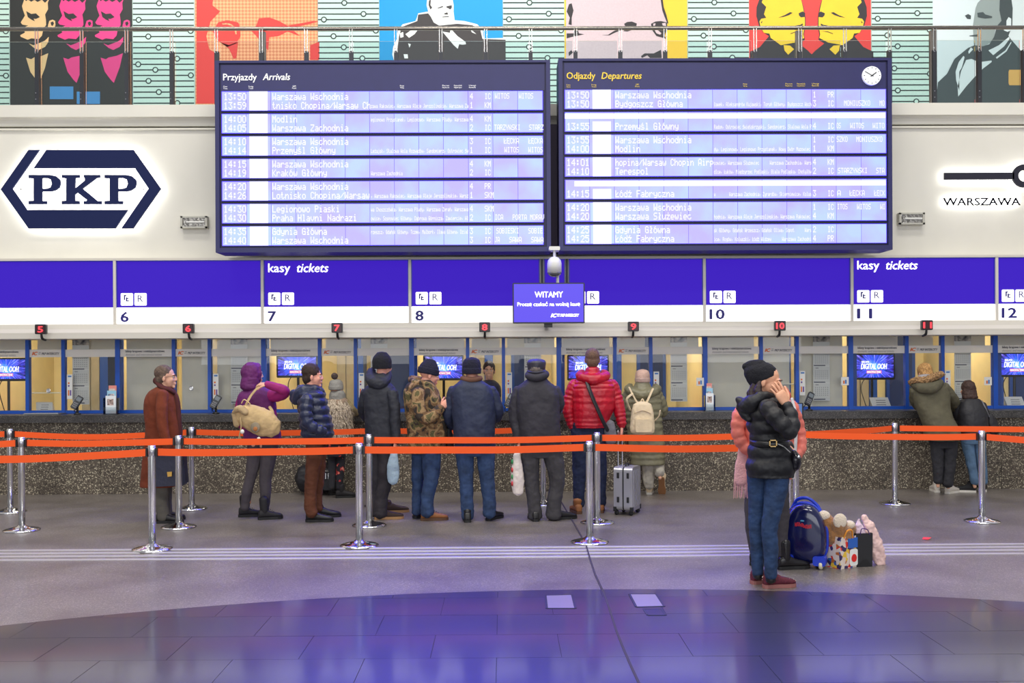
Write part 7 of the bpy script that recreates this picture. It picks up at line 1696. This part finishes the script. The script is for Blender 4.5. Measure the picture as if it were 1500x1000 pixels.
for sy in (-1, 1): obj('handle', tf(MB().tube([(-.06, sy*d_, h_-.01, .006), (-.045, sy*(d_+.02), h_+.05, .007), (.01, sy*(d_+.02), h_+.045, .007), (.035, sy*d_, h_-.03, .006)], 8, 4), Mg), mat('orange_cord', (232, 150, 50), .5), t, True)
tp = g+Vector((0, .0, .30))
t = thing('plush_toy', tuple(g+Vector((0, 0, .12))), 'brown and white plush toy upside down in the gift bag, paws in the air', 'plush toy')
def pw(px, py, dy=0): return P(px, py, g.y+dy)
PBm = mat('plush_brown', (160, 112, 66), .95, var=.15, vscale=30, bump=.6, bscale=120, sheen=.4); PWm = mat('plush_white', (232, 216, 196), .95, bump=.6, bscale=120, sheen=.4)
b = MB(); b.ell(tuple(pw(1228, 784)), (.125, .10, .11)); b.ell(tuple(pw(1236, 796)), (.10, .075, .05)); b.tube([tuple(pw(1238, 790))+(.06,), tuple(pw(1243, 795, -.03))+(.04,), tuple(pw(1246.5, 797, -.05))+(.016,)], 12, 3)
b.tube([tuple(pw(1220, 780))+(.055,), tuple(pw(1213, 768))+(.068,), tuple(pw(1206, 758))+(.062,)], 12, 4); b.tube([tuple(pw(1230, 780, -.04))+(.06,), tuple(pw(1228, 766, -.05))+(.072,)], 12, 3); b.tube([tuple(pw(1241, 786, .03))+(.05,), tuple(pw(1245, 773, .03))+(.052,)], 12, 3)
soft('plush_body', b, PBm, t, .006, 2, .004, .02)
for c_, r_ in (((1206, 755, -.03), (.056, .04, .042)), ((1230.5, 763, -.10), (.056, .024, .062)), ((1244, 768, .0), (.046, .045, .035))):
    obj('paw_pad', MB().ell(tuple(pw(*c_)), r_), PWm, t, True)
obj('chest_patch', MB().ell(tuple(pw(1238.5, 777, -.05)), (.022, .02, .045)), PWm, t, True); obj('eye', MB().ell(tuple(pw(1243, 788.5, -.055)), (.008, .008, .008)), BLACK, t, True); obj('nose', MB().ell(tuple(pw(1243.5, 796, -.075)), (.009, .009, .007)), mat('nose_red', (196, 80, 66), .5), t, True)
# black paper bag
g = G(1262, 828); g.z = 0; Mb = TM(g, 8)
t = thing('paper_bag', tuple(g), 'plain black paper carrier bag with tissue paper sticking out', 'bag')
KBL = mat('black_paper', (34, 34, 38), .45, bump=.1, bscale=10)
b = MB(); w_, d_, h_ = .068, .05, .27; o_ = [(-w_, -d_), (w_, -d_), (w_, d_), (-w_, d_)]
for i in range(4):
    (xa, ya), (xb, yb) = o_[i], o_[(i+1) % 4]
    b.add([(xa, ya, 0), (xb, yb, 0), (xb*1.06, yb, h_), (xa*1.06, ya, h_), (xa*.96, ya*.96, 0), (xb*.96, yb*.96, 0), (xb*1.02, yb*.95, h_), (xa*1.02, ya*.95, h_)], [(0, 1, 2, 3), (5, 4, 7, 6), (3, 2, 6, 7)])
b.add([(-w_, -d_, .002), (w_, -d_, .002), (w_, d_, .002), (-w_, d_, .002)], [(0, 3, 2, 1)])
obj('bag_body', tf(b, Mb), KBL, t)
obj('bottom_fold', tf(MB().add([(-w_, -d_-.003, .0), (w_, -d_-.003, 0), (.02, -d_-.003, .06), (-.01, -d_-.003, .06)], [(0, 1, 2, 3)]), Mb), mat('black_paper_fold', (24, 24, 28), .4), t)
for sy in (-1, 1): obj('handle', tf(MB().tube([(-.035, sy*d_, h_-.01, .004), (-.03, sy*(d_+.015), h_+.04, .004), (.02, sy*(d_+.01), h_+.03, .004), (.045, sy*d_, h_-.01, .004)], 6, 4), Mb), mat('cord_violet', (70, 40, 110), .5), t, True)
b = MB(); b.tube([tuple(Mb @ Vector(p))+(r_,) for p, r_ in (((0, 0, .2), .045), ((-.01, 0, .28), .042), ((-.025, 0, .33), .026), ((-.02, 0, .375), .01))], 12, 4, flat=.6); soft('tissue_paper', b, mat('tissue_lilac', (222, 196, 214), .6, var=.1, bump=.6, bscale=18), t, .006, 1, .02, .03)
# pink plastic bag
t = plastic_bag([(1266, 757, 3.5), (1272, 769, 8), (1278, 785, 9.5), (1284, 803, 11), (1288, 818, 10), (1291, 825, 7)], g.y+.03, .6, mat('pink_plastic', (232, 196, 190), .4, var=.08, bump=.6, bscale=14), 'tall crumpled pale pink plastic bag leaning at the right of the luggage', base=Vector((P(1288, 829, g.y).x, g.y+.03, 0)), disp=.03)
finish_bakes()
finish_texts()
